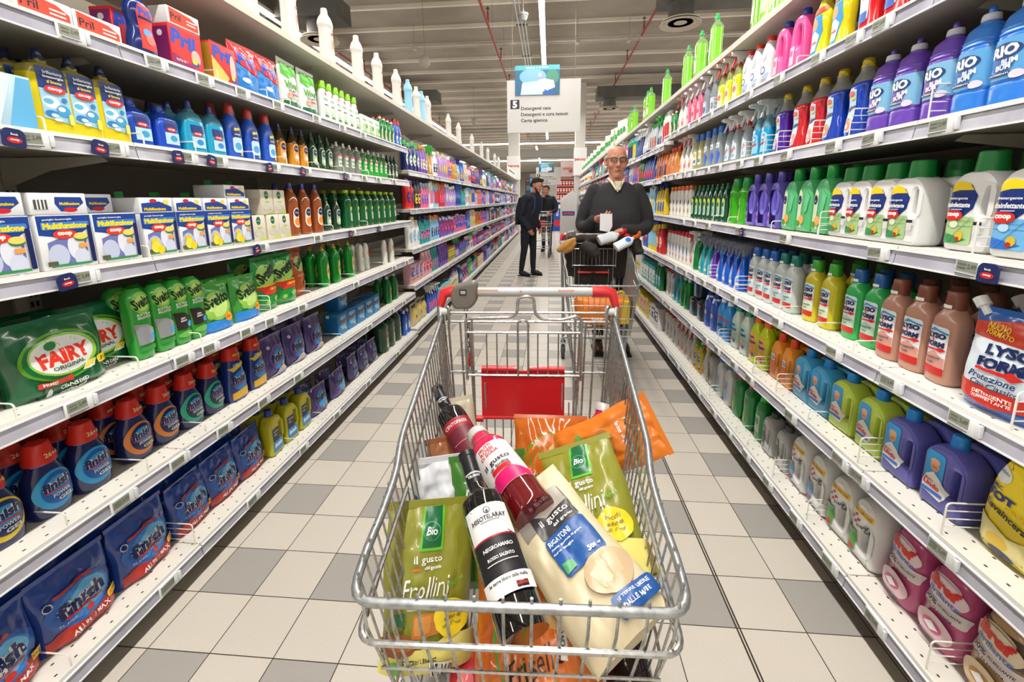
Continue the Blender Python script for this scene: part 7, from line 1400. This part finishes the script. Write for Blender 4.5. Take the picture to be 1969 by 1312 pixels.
m = MB(); m.box(-.27, .27, 0, .4, 0, 1.25, M('1c4fb0', .4)); m.box(-.3, .6, -.02, .42, 1.25, 1.3, M('dfe6f2', .4)); decals(m, lambda x, z: 0, [('t','PROMO',0,.8,.3,.12,w_,pi/2,0,.03), ('e',0,.35,.3,.3,M('d42a30',.4)), ('e',.05,1.05,.3,.16,w_)], .004)
tag(m.obj('promotion_stand', smooth=False), 'blue cardboard promotion stand near the aisle end', 'display').location = (.33, 19.5, 0)
m = MB(); m.box(-.3, .3, 0, .5, .1, .75, M('e6e4e0', .5)); m.box(-.3, .3, 0, .5, 0, .1, M('7a6a4a', .7)); tag(m.obj('white_crate', smooth=False), 'white box on a wooden pallet right of the blue stand', 'box').location = (.95, 19.6, 0)
m = MB(); m.slab([(-.28,0),(.25,0),(.25,1.5),(.1,1.62),(-.28,1.35)], 0, .3, .01, M('dedcda', .45)); decals(m, lambda x, z: 0, [('r',-.02,.9,.4,.14,.03,M('2a4fa0',.4)), ('r',-.02,.9,.34,.06,.02,M('d84a5a',.4)), ('p',[(-.26,.02),(.23,.02),(.23,.12),(-.26,.2)], M('2a4fa0',.4)), ('p',[(-.26,.14),(.1,.1),(-.26,.22)], M('d84a5a',.4))], .004)
tag(m.obj('display_totem'), 'grey white promotion totem with blue foot beside the right pillar', 'display').location = (.62, 14.6, 0)
m = MB(); m.slab(rnd([(-.2,0),(.16,0),(.2,.9),(.1,1.25),(-.2,1.25)], .05), 0, .25, .02, M('2a2e34', .4)); decals(m, lambda x, z: 0, [('p',[(.04,.1),(.17,.3),(.18,.9),(.08,1.2),(.0,1.2)], M('3fb0e0',.4)), ('r',-.08,.8,.16,.2,.02,M('5a646c',.4)), ('r',-.1,1.12,.1,.06,.01,rd)], .006)
tag(m.obj('vacuum_display'), 'black and light blue display board left of the young man beyond the shelving', 'display').location = (-.85, 19.5, 1.05)
m = MB(); m.box(-.25, .25, .0, .3, 0, 1.049, M('d8d4ca', .5)); tag(m.obj('plinth', smooth=False), 'pale base under the black and blue display board', 'display').location = (-.85, 19.5, 0)
for i, (x, y, w, lab) in enumerate(((-4.4, 30, 4.5, 'distant shelving rows left of the crossing lights'), (4.8, 30, 4.2, 'distant shelving rows right of the crossing lights'))):
    o = empty('distant_shelving', (x, y, 0), 0, lab, 'shelving'); m = MB()
    for k in range(5): m.box(-w/2, w/2, -.3, .3, .1+.42*k, .14+.42*k, SHELF)
    m.box(-w/2, w/2, .25, .3, 0, 2.2, BACKM); m.obj('rack', o, smooth=False)
# paper packs on the far right top board
me = fmesh('roll', 'f2f2f0', '3fae4c', '3fae4c')
for i in range(32):
    y = 6.4+.25*i; q = place_mesh(me, 'paper_roll_pack', 'paper rolls', (XR+.12, y, 2.1205), -pi/2, 'white and green paper roll pack on the far right top board', 'paper roll packs along the far right top board'); q.scale = (1.5,1.6,1.35+.25*((i*7)%3)/2)

bpy.data.scenes.remove(_SX)
